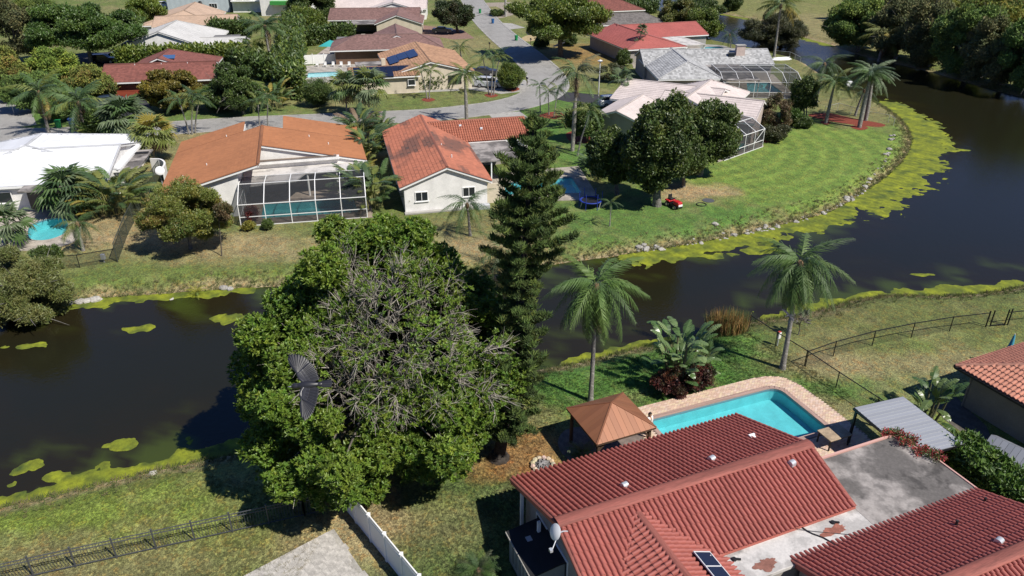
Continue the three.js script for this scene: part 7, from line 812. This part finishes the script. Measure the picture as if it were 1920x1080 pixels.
{ const p = P(1219, 779, 1.6), t = thing('person', 'dark haired person in a white shirt standing at the pool edge', 'person', [p.x, 0.06, p.z], R(40)), skin = mat(0.42, 0.25, 0.17, 0.6), v = V;
  const fingers = s => [0, 1, 2, 3, 4].map(i => i < 4 ? [v(s * 0.27 + (i - 1.5) * 0.004, 0.80, 0.05 - i * 0.02), v(s * 0.265, 0.72 - (i === 1 || i === 2 ? 0.012 : 0), 0.06 - i * 0.021), 0.010, 0.008] : [v(s * 0.265, 0.85, 0.05), v(s * 0.24, 0.80, 0.09), 0.011, 0.009]);
  mesh('body', blob([[v(0, 1.46, 0), v(0, 1.38, 0), 0.055, 0.06], [v(-0.1, 0.95, 0), v(-0.1, 0.52, 0.02), 0.085, 0.058], [v(0.1, 0.95, 0), v(0.1, 0.52, 0.02), 0.085, 0.058], [v(-0.1, 0.52, 0.02), v(-0.1, 0.09, 0), 0.056, 0.04], [v(0.1, 0.52, 0.02), v(0.1, 0.09, 0), 0.056, 0.04], [v(-0.1, 0.05, -0.02), v(-0.12, 0.035, 0.14), 0.045, 0.032], [v(0.1, 0.05, -0.02), v(0.12, 0.035, 0.14), 0.045, 0.032], [v(0, 1.56, 0.01), v(0, 1.64, 0), 0.085, 0.095], [v(0, 1.58, 0.10), v(0, 1.60, 0.09), 0.018, 0.014], [v(0, 1.08, 0), v(0, 1.34, 0), 0.12, 0.13], [v(-0.25, 1.14, 0), v(-0.27, 0.90, 0.03), 0.04, 0.03], [v(0.25, 1.14, 0), v(0.27, 0.90, 0.03), 0.04, 0.03], [v(-0.27, 0.88, 0.03), v(-0.27, 0.82, 0.02), 0.034, 0.036], [v(0.27, 0.88, 0.03), v(0.27, 0.82, 0.02), 0.034, 0.036], ...fingers(-1), ...fingers(1)], 96, 0.95, v(0, 0.88, 0), 0.025), skin, t);
  mesh('shirt', blob([[v(-0.07, 1.0, 0), v(-0.1, 1.34, 0), 0.13, 0.115], [v(0.07, 1.0, 0), v(0.1, 1.34, 0), 0.13, 0.115], [v(-0.17, 1.38, 0), v(-0.24, 1.14, 0), 0.075, 0.062], [v(0.17, 1.38, 0), v(0.24, 1.14, 0), 0.075, 0.062]], 48, 0.5, v(0, 1.2, 0)), mat(0.75, 0.75, 0.73, 0.9), t);
  mesh('shorts', blob([[v(-0.09, 0.98, 0), v(-0.1, 0.62, 0.01), 0.12, 0.1], [v(0.09, 0.98, 0), v(0.1, 0.62, 0.01), 0.12, 0.1]], 40, 0.4, v(0, 0.82, 0)), mat(0.05, 0.06, 0.09, 0.9), t);
  mesh('hair', blob([[v(0, 1.63, -0.025), v(0, 1.69, 0.005), 0.10, 0.088], [v(0, 1.58, -0.06), v(0, 1.5, -0.07), 0.07, 0.05]], 36, 0.3, v(0, 1.6, 0)), mat(0.02, 0.013, 0.01, 0.6), t); for (const s of [-1, 1]) mesh('eye', new THREE.SphereGeometry(0.011, 8, 6).translate(s * 0.034, 1.61, 0.09), M.black, t); mesh('mouth', box(0.045, 0.01, 0.01, 0, 1.535, 0.092), mat(0.3, 0.1, 0.09, 0.6), t);
}
buildTerrain(); buildWater(-14, -150, 0.012, 5); buildWater(-150, -330, 0.02, 3.3); algae();
renderer.render(scene, camera);
